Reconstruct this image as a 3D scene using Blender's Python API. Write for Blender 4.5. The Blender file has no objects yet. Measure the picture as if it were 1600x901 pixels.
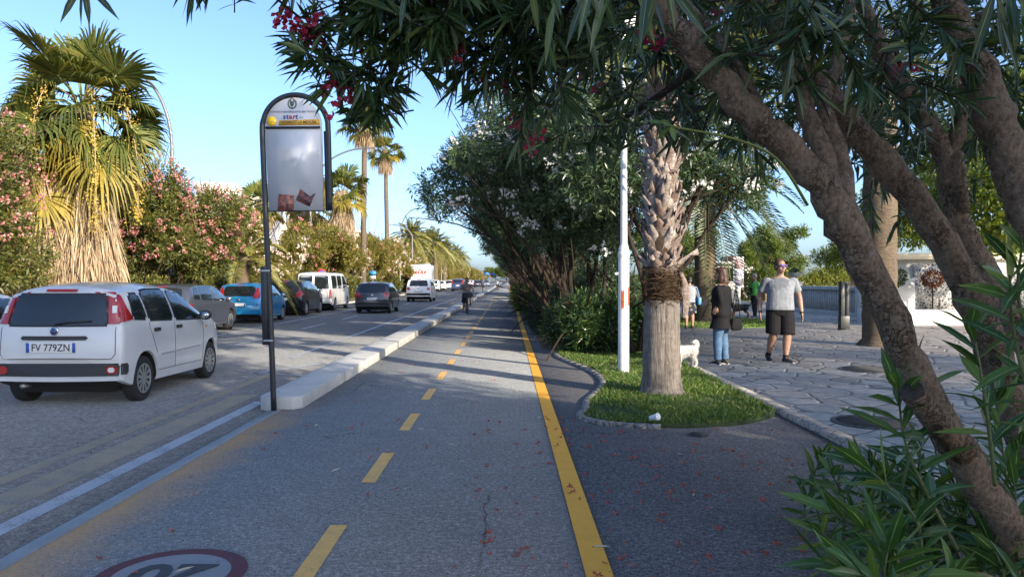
import bpy, bmesh, math, random
import numpy as np
from mathutils import Vector, Matrix
from mathutils.bvhtree import BVHTree
R = math.radians
scene = bpy.context.scene
col = scene.collection
# ------------------------------------------------------------------ camera, sky, sun, exposure
F_PX, CX, HY, CAM_H = 1200.0, 793.0, 437.0, 1.55
cd = bpy.data.cameras.new('camera'); cam = bpy.data.objects.new('camera', cd); col.objects.link(cam)
cd.sensor_width = 36; cd.lens = 36*F_PX/1600; cd.clip_start = 0.05; cd.clip_end = 6000
cam.location = (0, 0, CAM_H)
cam.rotation_euler = (R(90) - math.atan((450.5-HY)/F_PX), 0, -math.atan((800-CX)/F_PX))
scene.camera = cam
SUN_EL, SUN_AZ = R(20), R(138)          # azimuth clockwise from +Y
world = bpy.data.worlds.new('World'); scene.world = world; world.use_nodes = True
wn = world.node_tree; wn.nodes.clear()
sky = wn.nodes.new('ShaderNodeTexSky'); sky.sky_type = 'NISHITA'; sky.sun_disc = False
sky.sun_elevation = SUN_EL; sky.sun_rotation = SUN_AZ
sky.air_density = 0.7; sky.dust_density = 1.9; sky.ozone_density = 3.6
bg = wn.nodes.new('ShaderNodeBackground'); bg.inputs['Strength'].default_value = 0.12
wo = wn.nodes.new('ShaderNodeOutputWorld')
wn.links.new(sky.outputs[0], bg.inputs[0]); wn.links.new(bg.outputs[0], wo.inputs[0])
sd = bpy.data.lights.new('sun', 'SUN'); sd.energy = 3.0; sd.angle = R(0.53); sd.color = (1.0, 0.86, 0.66)
sun = bpy.data.objects.new('sun', sd); col.objects.link(sun)
sv = Vector((math.sin(SUN_AZ)*math.cos(SUN_EL), math.cos(SUN_AZ)*math.cos(SUN_EL), math.sin(SUN_EL)))
sun.rotation_euler = (-sv).to_track_quat('-Z', 'Y').to_euler(); sun.location = sv*60
vs = scene.view_settings
vs.view_transform = 'Standard'; vs.look = 'None'; vs.gamma = 1; vs.use_curve_mapping = False
vs.exposure = 1.62
scene.cycles.use_denoising = True
scene.cycles.max_bounces = 6; scene.cycles.transparent_max_bounces = 6
# ------------------------------------------------------------------ helpers
def at(px, py, Y):
    """world point seen at photo pixel (px,py) standing at distance Y"""
    return Vector(((px-CX)/F_PX*Y, Y, CAM_H-(py-HY)/F_PX*Y))
def gp(px, py, h=0.0):
    Y = (CAM_H-h)*F_PX/(py-HY)
    return Vector(((px-CX)/F_PX*Y, Y, h))
def link(o, parent=None):
    col.objects.link(o)
    if parent is not None: o.parent = parent
    return o
def tag(o, label, cat, group=None, kind=None):
    o['label'] = label; o['category'] = cat
    if group: o['group'] = group
    if kind: o['kind'] = kind
    return o
def thing(name, label, cat, loc=(0,0,0), rz=0.0, group=None, scale=None):
    o = bpy.data.objects.new(name, None); col.objects.link(o)
    o.empty_display_size = 0.2
    o.location = loc; o.rotation_euler = (0,0,rz)
    if scale is not None: o.scale = scale if hasattr(scale,'__len__') else (scale,)*3
    return tag(o, label, cat, group)
def copy_tree(o, parent=None):
    kids = [c for c in bpy.data.objects if c.parent == o]
    c = o.copy(); col.objects.link(c)
    if parent is not None: c.parent = parent
    for k in kids: copy_tree(k, c)
    return c
def mesh_obj(name, V, Fs, mats, parent=None, smooth=False, midx=None, uv=None):
    """V: Nx3; Fs: list of ndarrays (Mxk) or list of index lists"""
    V = np.asarray(V, dtype=np.float32).reshape(-1,3)
    me = bpy.data.meshes.new(name)
    if isinstance(Fs, np.ndarray): Fs = [Fs]
    if len(Fs) and isinstance(Fs[0], np.ndarray):
        loops = np.concatenate([f.ravel() for f in Fs]).astype(np.int32)
        tot = np.concatenate([np.full(len(f), f.shape[1], np.int32) for f in Fs])
    else:
        loops = np.array([i for f in Fs for i in f], np.int32)
        tot = np.array([len(f) for f in Fs], np.int32)
    start = np.concatenate([[0], np.cumsum(tot)[:-1]]).astype(np.int32)
    me.vertices.add(len(V)); me.vertices.foreach_set('co', V.ravel())
    me.loops.add(len(loops)); me.loops.foreach_set('vertex_index', loops)
    me.polygons.add(len(tot)); me.polygons.foreach_set('loop_start', start)
    try: me.polygons.foreach_set('loop_total', tot)
    except Exception: pass
    if not isinstance(mats, (list, tuple)): mats = [mats]
    for m in mats: me.materials.append(m)
    if midx is not None: me.polygons.foreach_set('material_index', np.asarray(midx, np.int32))
    if smooth: me.polygons.foreach_set('use_smooth', np.ones(len(tot), bool))
    if uv is not None:
        l = me.uv_layers.new(name='UVMap')
        l.data.foreach_set('uv', np.asarray(uv, np.float32)[loops].ravel())
    me.update(calc_edges=True); me.validate()
    o = bpy.data.objects.new(name, me)
    return link(o, parent)
class MB:
    """collects simple solids into one mesh"""
    def __init__(s): s.V=[]; s.F=[]; s.M=[]; s.n=0
    def add(s, V, F, m=0):
        V = np.asarray(V, float).reshape(-1,3)
        s.V.append(V); s.F += [[i+s.n for i in f] for f in F]; s.M += [m]*len(F); s.n += len(V); return s
    def box(s, x0,x1,y0,y1,z0,z1, m=0, M=None):
        V = np.array([(x,y,z) for x in (x0,x1) for y in (y0,y1) for z in (z0,z1)], float)
        if M is not None: V = np.array([M @ Vector(v) for v in V])
        return s.add(V, [(0,1,3,2),(4,6,7,5),(0,4,5,1),(2,3,7,6),(0,2,6,4),(1,5,7,3)], m)
    def tube(s, pts, rad, n=8, m=0, cap=True, wobble=0, rng=None, flat=None):
        V,F = tube_vf(pts, rad, n, cap, wobble, rng)
        return s.add(V, F, m)
    def lathe(s, prof, c=(0,0,0), n=16, m=0, axis='z'):
        V=[];F=[]
        for (r,z) in prof:
            for k in range(n):
                a=2*math.pi*k/n
                p=(r*math.cos(a), r*math.sin(a), z)
                if axis=='x': p=(z,p[0],p[1])
                if axis=='y': p=(p[0],z,p[1])
                V.append((c[0]+p[0],c[1]+p[1],c[2]+p[2]))
        for i in range(len(prof)-1):
            for k in range(n):
                k2=(k+1)%n
                F.append((i*n+k,i*n+k2,(i+1)*n+k2,(i+1)*n+k))
        F.append(tuple(range(n))[::-1]); F.append(tuple((len(prof)-1)*n+k for k in range(n)))
        return s.add(V,F,m)
    def prism(s, poly, z0, z1, m=0, M=None):
        n=len(poly); V=[(x,y,z0) for x,y in poly]+[(x,y,z1) for x,y in poly]
        if M is not None: V=[tuple(M@Vector(v)) for v in V]
        F=[tuple(range(n))[::-1], tuple(range(n,2*n))]+[(i,(i+1)%n,n+(i+1)%n,n+i) for i in range(n)]
        return s.add(V,F,m)
    def ball(s, c, r, n=10, m=0, jit=0, rng=None):
        r = r if hasattr(r,'__len__') else (r,r,r)
        V=[];F=[];h=n//2+1
        for i in range(h+1):
            t=math.pi*i/h
            for k in range(n):
                a=2*math.pi*k/n; j=1+(rng.uniform(-jit,jit) if jit else 0)
                V.append((c[0]+r[0]*j*math.sin(t)*math.cos(a),c[1]+r[1]*j*math.sin(t)*math.sin(a),c[2]+r[2]*j*math.cos(t)))
        for i in range(h):
            for k in range(n):
                F.append((i*n+k,(i+1)*n+k,(i+1)*n+(k+1)%n,i*n+(k+1)%n))
        return s.add(V,F,m)
    def build(s, name, mats, parent=None, smooth=False, bevel=0, auto=None, segs=2):
        o = mesh_obj(name, np.concatenate(s.V), s.F, mats, parent, smooth or bool(auto), s.M)
        bm = bmesh.new(); bm.from_mesh(o.data)
        bmesh.ops.recalc_face_normals(bm, faces=bm.faces[:])
        if bevel:
            bmesh.ops.bevel(bm, geom=[e for e in bm.edges if len(e.link_faces)==2 and e.calc_face_angle(0)>R(35)], offset=bevel, segments=segs, affect='EDGES', profile=0.5)
        if auto:
            for e in bm.edges:
                if len(e.link_faces)==2 and e.calc_face_angle(0)>R(auto): e.smooth=False
        bm.to_mesh(o.data); bm.free()
        return o
def frames(P):
    P=[Vector(p) for p in P]; T=[]
    for i in range(len(P)):
        a=P[max(i-1,0)]; b=P[min(i+1,len(P)-1)]; t=(b-a)
        T.append(t.normalized() if t.length>1e-9 else Vector((0,0,1)))
    u=T[0].orthogonal().normalized(); U=[]
    for t in T:
        u=(u-t*u.dot(t)); u=u.normalized() if u.length>1e-6 else t.orthogonal().normalized()
        U.append(u)
    return P,T,U
def tube_vf(pts, rad, n=8, cap=True, wobble=0, rng=None):
    P,T,U=frames(pts)
    if not hasattr(rad,'__len__'): rad=[rad]*len(P)
    V=[];F=[]
    for i,(p,t,u) in enumerate(zip(P,T,U)):
        w=t.cross(u)
        for k in range(n):
            a=2*math.pi*k/n; r=rad[i]*(1+(rng.uniform(-wobble,wobble) if wobble else 0))
            V.append(p+u*(r*math.cos(a))+w*(r*math.sin(a)))
    for i in range(len(P)-1):
        for k in range(n):
            k2=(k+1)%n; F.append((i*n+k,i*n+k2,(i+1)*n+k2,(i+1)*n+k))
    if cap:
        F.append(tuple(range(n))[::-1]); F.append(tuple((len(P)-1)*n+k for k in range(n)))
    return [tuple(v) for v in V],F
def smooth_path(pts, k=6):
    """Catmull-Rom through pts (each any-length tuple)"""
    A=np.array([tuple(p) for p in pts],float); out=[]
    n=len(A)
    for i in range(n-1):
        p0=A[max(i-1,0)];p1=A[i];p2=A[i+1];p3=A[min(i+2,n-1)]
        for j in range(k):
            t=j/k
            out.append(.5*((2*p1)+(-p0+p2)*t+(2*p0-5*p1+4*p2-p3)*t*t+(-p0+3*p1-3*p2+p3)*t**3))
    out.append(A[-1]); return np.array(out)
def unit(a):
    return a/np.maximum(np.linalg.norm(a,axis=-1,keepdims=True),1e-9)
# ------------------------------------------------------------------ materials
def nmat(name):
    m=bpy.data.materials.new(name); m.use_nodes=True
    nt=m.node_tree; b=nt.nodes['Principled BSDF']; return m,nt,b
def N(nt,t,**kw):
    n=nt.nodes.new(t)
    for k,v in kw.items():
        if k in n.inputs: n.inputs[k].default_value=v
        else: setattr(n,k,v)
    return n
def ramp(nt, fac, stops):
    r=nt.nodes.new('ShaderNodeValToRGB'); e=r.color_ramp.elements
    while len(e)<len(stops): e.new(0.5)
    for x,(p,c) in zip(e,stops):
        x.position=p; x.color=(c,c,c,1) if not hasattr(c,'__len__') else (*c,1)
    nt.links.new(fac,r.inputs[0]); return r.outputs[0]
def mixc(nt, fac, a, b, mode='MIX'):
    m=nt.nodes.new('ShaderNodeMix'); m.data_type='RGBA'; m.blend_type=mode
    for s,v in ((m.inputs[0],fac),(m.inputs[6],a),(m.inputs[7],b)):
        if hasattr(v,'links') or isinstance(v,bpy.types.NodeSocket): nt.links.new(v,s)
        else: s.default_value = v if not hasattr(v,'__len__') else ((*v,1) if len(v)==3 else v)
    return m.outputs[2]
def math_(nt, op, a, b=None, c=None):
    m=nt.nodes.new('ShaderNodeMath'); m.operation=op
    for i,v in enumerate((a,b,c)):
        if v is None: continue
        if isinstance(v,bpy.types.NodeSocket): nt.links.new(v,m.inputs[i])
        else: m.inputs[i].default_value=v
    return m.outputs[0]
def coords(nt, kind='pos', scale=None):
    if kind=='pos': s=nt.nodes.new('ShaderNodeNewGeometry').outputs['Position']
    else: s=nt.nodes.new('ShaderNodeTexCoord').outputs['Object']
    if scale is not None:
        mp=nt.nodes.new('ShaderNodeMapping'); mp.inputs['Scale'].default_value=scale if hasattr(scale,'__len__') else (scale,)*3
        nt.links.new(s,mp.inputs[0]); s=mp.outputs[0]
    return s
def noise(nt, vec, scale, detail=4, rough=.55, out=0):
    n=N(nt,'ShaderNodeTexNoise',Scale=scale,Detail=detail,Roughness=rough); nt.links.new(vec,n.inputs['Vector']); return n.outputs[out]
def bump(nt, b, h, strength=.3, dist=.01):
    n=N(nt,'ShaderNodeBump',Strength=strength,Distance=dist); nt.links.new(h,n.inputs['Height']); nt.links.new(n.outputs[0],b.inputs['Normal'])
def plain(name, c, rough=.5, metal=0, spec=.5, coat=0, var=0.0, vscale=8.0, kind='obj', bmp=0, bscale=60, emis=None):
    m,nt,b=nmat(name)
    b.inputs['Base Color'].default_value=(*c,1); b.inputs['Roughness'].default_value=rough
    b.inputs['Metallic'].default_value=metal; b.inputs['Specular IOR Level'].default_value=spec
    b.inputs['Coat Weight'].default_value=coat; b.inputs['Coat Roughness'].default_value=.04
    if var:
        f=noise(nt,coords(nt,kind),vscale,5,.6)
        c0=tuple(max(0,x*(1-var)) for x in c); c1=tuple(min(1,x*(1+var)) for x in c)
        nt.links.new(ramp(nt,f,[(.3,c0),(.7,c1)]),b.inputs['Base Color'])
    if bmp: bump(nt,b,noise(nt,coords(nt,kind),bscale,4),bmp,.01)
    if emis: b.inputs['Emission Color'].default_value=(*c,1); b.inputs['Emission Strength'].default_value=emis
    return m
def leaf_mat(name, c0, c1, rough=.42, trans=.3, tcol=None, spec=.5, rib=None, c2=None):
    m,nt,b=nmat(name)
    rnd=nt.nodes.new('ShaderNodeNewGeometry').outputs['Random Per Island']
    stops=[(0,c0),(.8,c1)] + ([(1.0,c2)] if c2 else [])
    cc=ramp(nt,rnd,stops)
    if rib is not None:
        uvn=nt.nodes.new('ShaderNodeUVMap'); sx=nt.nodes.new('ShaderNodeSeparateXYZ'); nt.links.new(uvn.outputs[0],sx.inputs[0])
        d=math_(nt,'ABSOLUTE',math_(nt,'SUBTRACT',sx.outputs[0],.5))
        f=math_(nt,'LESS_THAN',d,.05)
        cc=mixc(nt,f,cc,rib)
    nt.links.new(cc,b.inputs['Base Color'])
    b.inputs['Roughness'].default_value=rough; b.inputs['Specular IOR Level'].default_value=spec
    t=nt.nodes.new('ShaderNodeBsdfTranslucent')
    tc=mixc(nt,1.0,cc,(*(tcol or (1.5,1.35,.5)),1),'MULTIPLY'); nt.links.new(tc,t.inputs[0])
    ms=nt.nodes.new('ShaderNodeMixShader'); ms.inputs[0].default_value=trans
    out=nt.nodes['Material Output']
    nt.links.new(b.outputs[0],ms.inputs[1]); nt.links.new(t.outputs[0],ms.inputs[2]); nt.links.new(ms.outputs[0],out.inputs[0])
    return m
def bark_mat(name, dark, light, scale=(6,6,1.5), bstr=.8, nscale=4, lichen=None):
    m,nt,b=nmat(name)
    v=coords(nt,'obj',scale); f=noise(nt,v,nscale,8,.65)
    f2=noise(nt,coords(nt,'obj'),60,5,.7)
    f3=noise(nt,coords(nt,'obj'),3,4,.6)
    c=ramp(nt,f,[(.3,dark),(.65,light)])
    if lichen: c=mixc(nt,ramp(nt,f2,[(.50,0),(.7,.7)]),c,lichen)
    c=mixc(nt,ramp(nt,f3,[(.35,.0),(.7,.45)]),c,tuple(x*.45 for x in light))
    nt.links.new(c,b.inputs['Base Color']); b.inputs['Roughness'].default_value=.9; b.inputs['Specular IOR Level'].default_value=.2
    if lichen:
        w=mixc(nt,.25,coords(nt,'obj'),noise(nt,coords(nt,'obj'),9,4,.6,1)); mp=nt.nodes.new('ShaderNodeMapping'); mp.inputs['Scale'].default_value=(26,26,11); nt.links.new(w,mp.inputs[0])
        vo=N(nt,'ShaderNodeTexVoronoi',Scale=1.0,feature='DISTANCE_TO_EDGE'); nt.links.new(mp.outputs[0],vo.inputs['Vector'])
        k=math_(nt,'MULTIPLY',ramp(nt,vo.outputs[0],[(.02,1),(.12,0)]),ramp(nt,noise(nt,coords(nt,'obj'),5,3),[(.42,0),(.6,.8)])); c=mixc(nt,k,c,tuple(x*.6 for x in dark)); nt.links.new(c,b.inputs['Base Color'])
        f=math_(nt,'SUBTRACT',f,math_(nt,'MULTIPLY',k,.6))
    h=math_(nt,'ADD',f,math_(nt,'MULTIPLY',f2,.5)); bump(nt,b,h,bstr,.02)
    return m
# ------------------------------------------------------------------ ground materials
def asphalt(name, lo, hi, speck, patch=.25, tint=(1,1,1), scale=90, crack=True, dust=None):
    m,nt,b=nmat(name); v=coords(nt)
    f=noise(nt,v,scale,3,.7); big=noise(nt,v,.6,5,.6); mid=noise(nt,v,5,4,.6)
    f=math_(nt,'ADD',math_(nt,'MULTIPLY',f,.6),math_(nt,'MULTIPLY',noise(nt,v,scale*.33,3,.7),.4))
    c=ramp(nt,f,[(.40,tuple(lo*.5*t for t in tint)),(.52,tuple(hi*.95*t for t in tint)),(.63,tuple(speck*1.15*t for t in tint))])
    c=mixc(nt,ramp(nt,big,[(.3,0),(.75,patch)]),c,tuple(hi*1.5*t for t in tint))
    c=mixc(nt,ramp(nt,mid,[(.35,.3),(.6,0)]),c,tuple(lo*.8*t for t in tint))
    if dust:
        sx=nt.nodes.new('ShaderNodeSeparateXYZ'); nt.links.new(v,sx.inputs[0])
        e=math_(nt,'ADD',sx.outputs[0],math_(nt,'MULTIPLY',noise(nt,v,2.2,4),.55))
        near=ramp(nt,math_(nt,'MULTIPLY',sx.outputs[1],.1),[(.8,1),(1.0,.0)])
        msk=math_(nt,'MULTIPLY',ramp(nt,math_(nt,'ADD',e,2.75),[(.34,1.0),(.80,0)]),math_(nt,'MULTIPLY',near,ramp(nt,noise(nt,v,60,3),[(.35,.3),(.6,1)])))
        c=mixc(nt,msk,c,dust)
    if crack:
        vo=N(nt,'ShaderNodeTexVoronoi',Scale=.55,feature='DISTANCE_TO_EDGE'); w=mixc(nt,.12,v,noise(nt,v,3,4,.6,1)); nt.links.new(w,vo.inputs['Vector'])
        k=math_(nt,'MULTIPLY',math_(nt,'LESS_THAN',vo.outputs[0],.0028),ramp(nt,noise(nt,v,.35,2),[(.5,0),(.58,.6)]))
        c=mixc(nt,k,c,(.012,.012,.012))
    nt.links.new(c,b.inputs['Base Color']); b.inputs['Roughness'].default_value=.82; b.inputs['Specular IOR Level'].default_value=.35
    bump(nt,b,f,.7,.006); return m
def paint(name, c, wear=.5, under=(.06,.06,.065), rough=.7):
    m,nt,b=nmat(name); v=coords(nt)
    w=math_(nt,'ADD',math_(nt,'MULTIPLY',noise(nt,v,60,4,.7),.6),math_(nt,'MULTIPLY',noise(nt,v,3,5,.7),.4))
    d=noise(nt,v,9,4,.6)
    cc=mixc(nt,ramp(nt,d,[(.35,.0),(.75,.35)]),c,tuple(x*.62 for x in c))
    cc=mixc(nt,ramp(nt,w,[(wear-.06,1),(wear+.05,0)]),cc,under)
    nt.links.new(cc,b.inputs['Base Color']); b.inputs['Roughness'].default_value=rough
    bump(nt,b,noise(nt,v,90,3,.7),.5,.005); return m
M={}
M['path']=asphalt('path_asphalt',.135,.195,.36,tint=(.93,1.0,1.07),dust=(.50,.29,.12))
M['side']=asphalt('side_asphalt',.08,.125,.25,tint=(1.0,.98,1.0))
M['road']=asphalt('road_asphalt',.13,.175,.26,tint=(.95,1.0,1.05),scale=70)
M['far_road']=M['road']
M['yellow']=paint('yellow_paint',(.98,.46,.045),.36,under=(.24,.17,.10))
M['dash']=paint('dash_paint',(.90,.50,.13),.41,under=(.22,.17,.12))
M['white_line']=paint('white_paint',(.42,.44,.46),.42)
M['faint_line']=paint('faded_white_paint',(.46,.47,.48),.45,under=(.14,.145,.15))
M['ochre']=paint('faded_ochre_paint',(.36,.29,.18),.46,under=(.15,.15,.155))
M['red_paint']=paint('dark_red_paint',(.12,.025,.035),.40)
M['roundel_white']=paint('roundel_grey_paint',(.26,.27,.28),.38)
M['dark_paint']=paint('dark_paint',(.045,.05,.055),.36)
def concrete(name,c,sc=8,stain=.5):
    m,nt,b=nmat(name); v=coords(nt)
    f=noise(nt,v,sc,6,.65); g=noise(nt,v,70,3,.6)
    cc=ramp(nt,f,[(.3,tuple(x*(1-stain*.7) for x in c)),(.62,c)])
    cc=mixc(nt,ramp(nt,g,[(.4,.35),(.55,0)]),cc,tuple(x*.6 for x in c))
    nt.links.new(cc,b.inputs['Base Color']); b.inputs['Roughness'].default_value=.85
    bump(nt,b,g,.4,.005); return m
M['kerb']=concrete('kerb_stone',(.5,.5,.48),3,.35)
M['conc']=concrete('concrete',(.42,.41,.39))
M['conc_warm']=concrete('warm_concrete',(.62,.59,.54),4)
def flagstone():
    m,nt,b=nmat('flagstone'); v=coords(nt,'pos',(1,1,0))
    w=mixc(nt,.10,v,noise(nt,v,2.2,3,.6,1))
    e=N(nt,'ShaderNodeTexVoronoi',Scale=2.4,feature='DISTANCE_TO_EDGE',Randomness=1.0); nt.links.new(w,e.inputs['Vector'])
    cl=N(nt,'ShaderNodeTexVoronoi',Scale=2.4,feature='F1',Randomness=1.0); nt.links.new(w,cl.inputs['Vector'])
    sx=nt.nodes.new('ShaderNodeSeparateColor'); nt.links.new(cl.outputs['Color'],sx.inputs[0])
    c=ramp(nt,sx.outputs[0],[(0,(.44,.40,.355)),(.5,(.56,.51,.45)),(1,(.66,.60,.53))])
    c=mixc(nt,ramp(nt,sx.outputs[1],[(.7,0),(1,.5)]),c,(.30,.24,.19))
    f=noise(nt,v,7,6,.65); c=mixc(nt,ramp(nt,f,[(.35,.55),(.65,0)]),c,(.19,.18,.165))
    j=ramp(nt,e.outputs[0],[(.012,.9),(.04,0)]); c=mixc(nt,j,c,(.17,.16,.15))
    nt.links.new(c,b.inputs['Base Color']); b.inputs['Roughness'].default_value=.72
    h=math_(nt,'ADD',ramp(nt,e.outputs[0],[(.01,0),(.07,1)]),math_(nt,'MULTIPLY',f,.35)); bump(nt,b,h,.8,.012); return m
M['flag']=flagstone()
def edging():
    m,nt,b=nmat('edging_stone'); v=coords(nt)
    e=N(nt,'ShaderNodeTexVoronoi',Scale=7,feature='DISTANCE_TO_EDGE'); nt.links.new(v,e.inputs['Vector'])
    f=noise(nt,v,9,5); c=ramp(nt,f,[(.3,(.17,.165,.15)),(.7,(.33,.315,.29))])
    c=mixc(nt,ramp(nt,e.outputs[0],[(.02,1),(.06,0)]),c,(.1,.095,.085))
    nt.links.new(c,b.inputs['Base Color']); b.inputs['Roughness'].default_value=.85; bump(nt,b,e.outputs[0],.6,.02); return m
M['edging']=edging()
M['soil']=plain('soil',(.09,.065,.04),.95,var=.5,vscale=5,kind='pos',bmp=.8,bscale=20)
M['lawn']=plain('lawn_soil',(.035,.055,.016),.95,var=.5,vscale=7,kind='pos',bmp=.8,bscale=50)
M['ground']=plain('ground',(.16,.14,.09),.95,var=.4,vscale=.3,kind='pos')
M['pave_far']=plain('planting_soil',(.11,.085,.05),.95,var=.5,vscale=3,kind='pos',bmp=.6,bscale=12)
# ------------------------------------------------------------------ ground, road, path, promenade
def sheet(name, x0,x1,y0,y1,z, mat, drop=.12, skirt=True):
    mb=MB(); mb.box(x0,x1,y0,y1,z-(drop if skirt else .02),z)
    o=mb.build(name,mat); o['kind']='structure'; return o
def flat(name, polys, z, mat, kind='structure'):
    V=[];Fc=[]
    for p in polys:
        n=len(V); V+= [(x,y,z) for x,y in p]; Fc.append(list(range(n,n+len(p))))
    o=mesh_obj(name,V,Fc,mat); o['kind']=kind; return o
flat('ground',[[(-2500,-600),(2500,-600),(2500,4000),(-2500,4000)]],-.14,M['ground'])
sheet('road',-10.6,-2.82,-40,700,-.02,M['road'],.06)
sheet('bike_path',-2.70,.55,-40,700,0,M['path'])
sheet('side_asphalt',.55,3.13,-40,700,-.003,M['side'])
sheet('planted_verge',-30,-10.75,-40,700,.06,M['pave_far'])
sheet('kerb',-10.75,-10.6,-40,700,.07,M['kerb'])
sheet('promenade',3.30,40,-40,160,.05,M['flag'])
sheet('promenade_edging',3.13,3.30,-40,160,.052,M['edging'])
# road gutter strip between road line and path
sheet('kerb_strip',-2.82,-2.70,-40,9.25,.002,M['kerb'],.1)
def rect(x0,x1,y0,y1): return [(x0,y0),(x1,y0),(x1,y1),(x0,y1)]
ZR=-.02
flat('road_edge_line',[rect(-3.26,-3.11,-20,9.9)],ZR+.004,M['white_line'])
flat('path_edge_line',[rect(.41,.555,-20,320)],.0045,M['yellow'])
flat('path_dashes',[rect(-1.12,-1.01,3.83+2.03*k,4.84+2.03*k) for k in range(-4,40)],.0045,M['dash'])
flat('old_bus_bay_lines',[rect(-4.03,-3.87,-10,13.5),rect(-3.72,-3.40,-10,10.5)],ZR+.004,M['ochre'])
lad=[rect(-4.42,-4.30,15.5,66)]
for k in range(24):
    y=16.4+2.05*k; lad.append([(-4.28,y),(-3.02,y+.25),(-3.02,y+.37),(-4.28,y+.12)])
lad.append([(-4.35,12.9),(-3.5,14.6),(-3.40,14.45),(-4.25,12.75)]); lad.append([(-4.3,12.9),(-3.1,12.5),(-3.1,12.6),(-4.3,13.0)])
flat('ladder_markings',lad,ZR+.0045,M['faint_line'])
cl=[rect(-6.62,-6.50,6.6+6*k,9.8+6*k) for k in range(-3,50)]
flat('centre_dashes',cl,ZR+.004,M['faint_line'])
flat('parking_line',[rect(-8.25,-8.15,0,300)],ZR+.004,M['faint_line'])
# speed roundel painted on the path
cen=gp(272,893)
cx,cy=cen.x,cen.y-.05
def ring(r0,r1,n=64):
    out=[]
    for k in range(n):
        a=2*math.pi*k/n;b=2*math.pi*(k+1)/n
        out.append([(cx+r0*math.cos(a),cy+r0*math.sin(a)),(cx+r1*math.cos(a),cy+r1*math.sin(a)),(cx+r1*math.cos(b),cy+r1*math.sin(b)),(cx+r0*math.cos(b),cy+r0*math.sin(b))])
    return out
flat('speed_roundel_ring',ring(.30,.385),.0045,M['red_paint'])
flat('speed_roundel_disc',[[(cx+.30*math.cos(2*math.pi*k/64),cy+.30*math.sin(2*math.pi*k/64)) for k in range(64)]],.0045,M['roundel_white'])
def text_mesh(name, txt, size, mat, parent=None, mtx=None, depth=.0015, bold=.0, align='CENTER', sx=1.0):
    cu=bpy.data.curves.new(name,'FONT'); cu.body=txt; cu.size=size; cu.align_x=align; cu.align_y='CENTER'; cu.extrude=depth; cu.offset=bold; cu.resolution_u=3
    t=bpy.data.objects.new('tmp_text',cu); col.objects.link(t)
    dg=bpy.context.evaluated_depsgraph_get(); dg.update()
    me=bpy.data.meshes.new_from_object(t.evaluated_get(dg)); me.name=name
    bpy.data.objects.remove(t); bpy.data.curves.remove(cu)
    if sx!=1.0: me.transform(Matrix.Diagonal((sx,1,1,1)))
    if mtx is not None: me.transform(mtx)
    me.materials.clear(); me.materials.append(mat)
    o=bpy.data.objects.new(name,me); return link(o,parent)
o=text_mesh('speed_roundel_number','20',.42,M['dark_paint'],None,Matrix.Translation((cx,cy,.0085))@Matrix.Rotation(math.pi,4,'Z'),.0005,.012); o['kind']='structure'
# separator kerb between road and bike path
def separator(y0,y1,chamfer=True):
    mb=MB()
    pr=[(-3.0,y0+.12),(-2.88,y0),(-2.58,y0),(-2.48,y0+.10),(-2.48,y1),(-3.0,y1)]
    mb.prism(pr,-.06,.15); return mb
y=9.2; segs=[(9.2,62),(70,150),(158,330)]
for i,(a,b) in enumerate(segs):
    o=separator(a,b).build('separator_kerb',M['kerb'],bevel=.015); o['kind']='structure'
# joints in the kerb
jm=MB()
for k in range(1,52): jm.box(-3.001,-2.479,9.2+k*1.0-.006+1.5,9.2+k*1.0+.006+1.5,-.03,.1512)
o=jm.build('kerb_joints',plain('joint_dark',(.16,.155,.15),.9)); o['kind']='structure'
# lawn island with stone edging, planting strip beyond
isl=[(.95,8.95),(.86,8.6),(1.0,8.3),(1.35,8.1),(1.9,8.03),(2.5,8.2),(2.95,8.6),(3.10,9.0),(3.12,10.5),(3.12,16.5),(1.3,16.8),(1.05,15.6),(1.2,14.4),(1.45,13.0),(1.5,11.8),(1.35,10.8),(1.08,9.8)]
isl=smooth_path([(*p,0) for p in isl]+[(*isl[0],0)],4)[:-1,:2].tolist()
mb=MB(); mb.prism(isl,-.02,.035); o=mb.build('lawn_island',M['lawn']); o['kind']='structure'
mb=MB()
for p,q in zip(isl,isl[1:]+isl[:1]):
    if p[0]>1.6 and p[1]<9.5 or p[0]>2.9: continue
    d=Vector((q[0]-p[0],q[1]-p[1])); L=d.length
    if L<1e-4: continue
    d/=L; nx,ny=d.y,-d.x
    mb.add([(p[0]+nx*s,p[1]+ny*s,z) for s in (0,.09) for z in (-.02,.04)]+[(q[0]+nx*s,q[1]+ny*s,z) for s in (0,.09) for z in (-.02,.04)],[(0,1,3,2),(4,6,7,5),(0,4,5,1),(2,3,7,6),(1,5,7,3),(0,2,6,4)])
o=mb.build('lawn_edging',M['edging']); o['kind']='structure'
sheet('planting_strip',.78,3.10,17.2,400,.03,M['soil'])
lw=[(5.3,24.6),(6.2,23.9),(7.6,23.9),(8.9,24.6),(9.5,26),(9.2,28.5),(7.8,30.5),(6.0,30.2),(5.1,28),(5.0,26)]
lw=smooth_path([(*p,0) for p in lw]+[(*lw[0],0)],4)[:-1,:2].tolist()
mb=MB(); mb.prism(lw,.03,.075); o=mb.build('lawn_around_palm',plain('lawn_green',(.07,.12,.02),.9,var=.4,vscale=6,kind='pos')); o['kind']='structure'
M['blade']=leaf_mat('grass_blade',(.045,.11,.016),(.13,.22,.04),.5,.3,c2=(.30,.27,.10))
def in_poly(P,poly):
    x,y=P[:,0],P[:,1]; ins=np.zeros(len(P),bool); n=len(poly)
    for i in range(n):
        x0,y0=poly[i];x1,y1=poly[i-1]
        c=((y0>y)!=(y1>y))&(x<(x1-x0)*(y-y0)/(y1-y0+1e-12)+x0); ins^=c
    return ins
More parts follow.
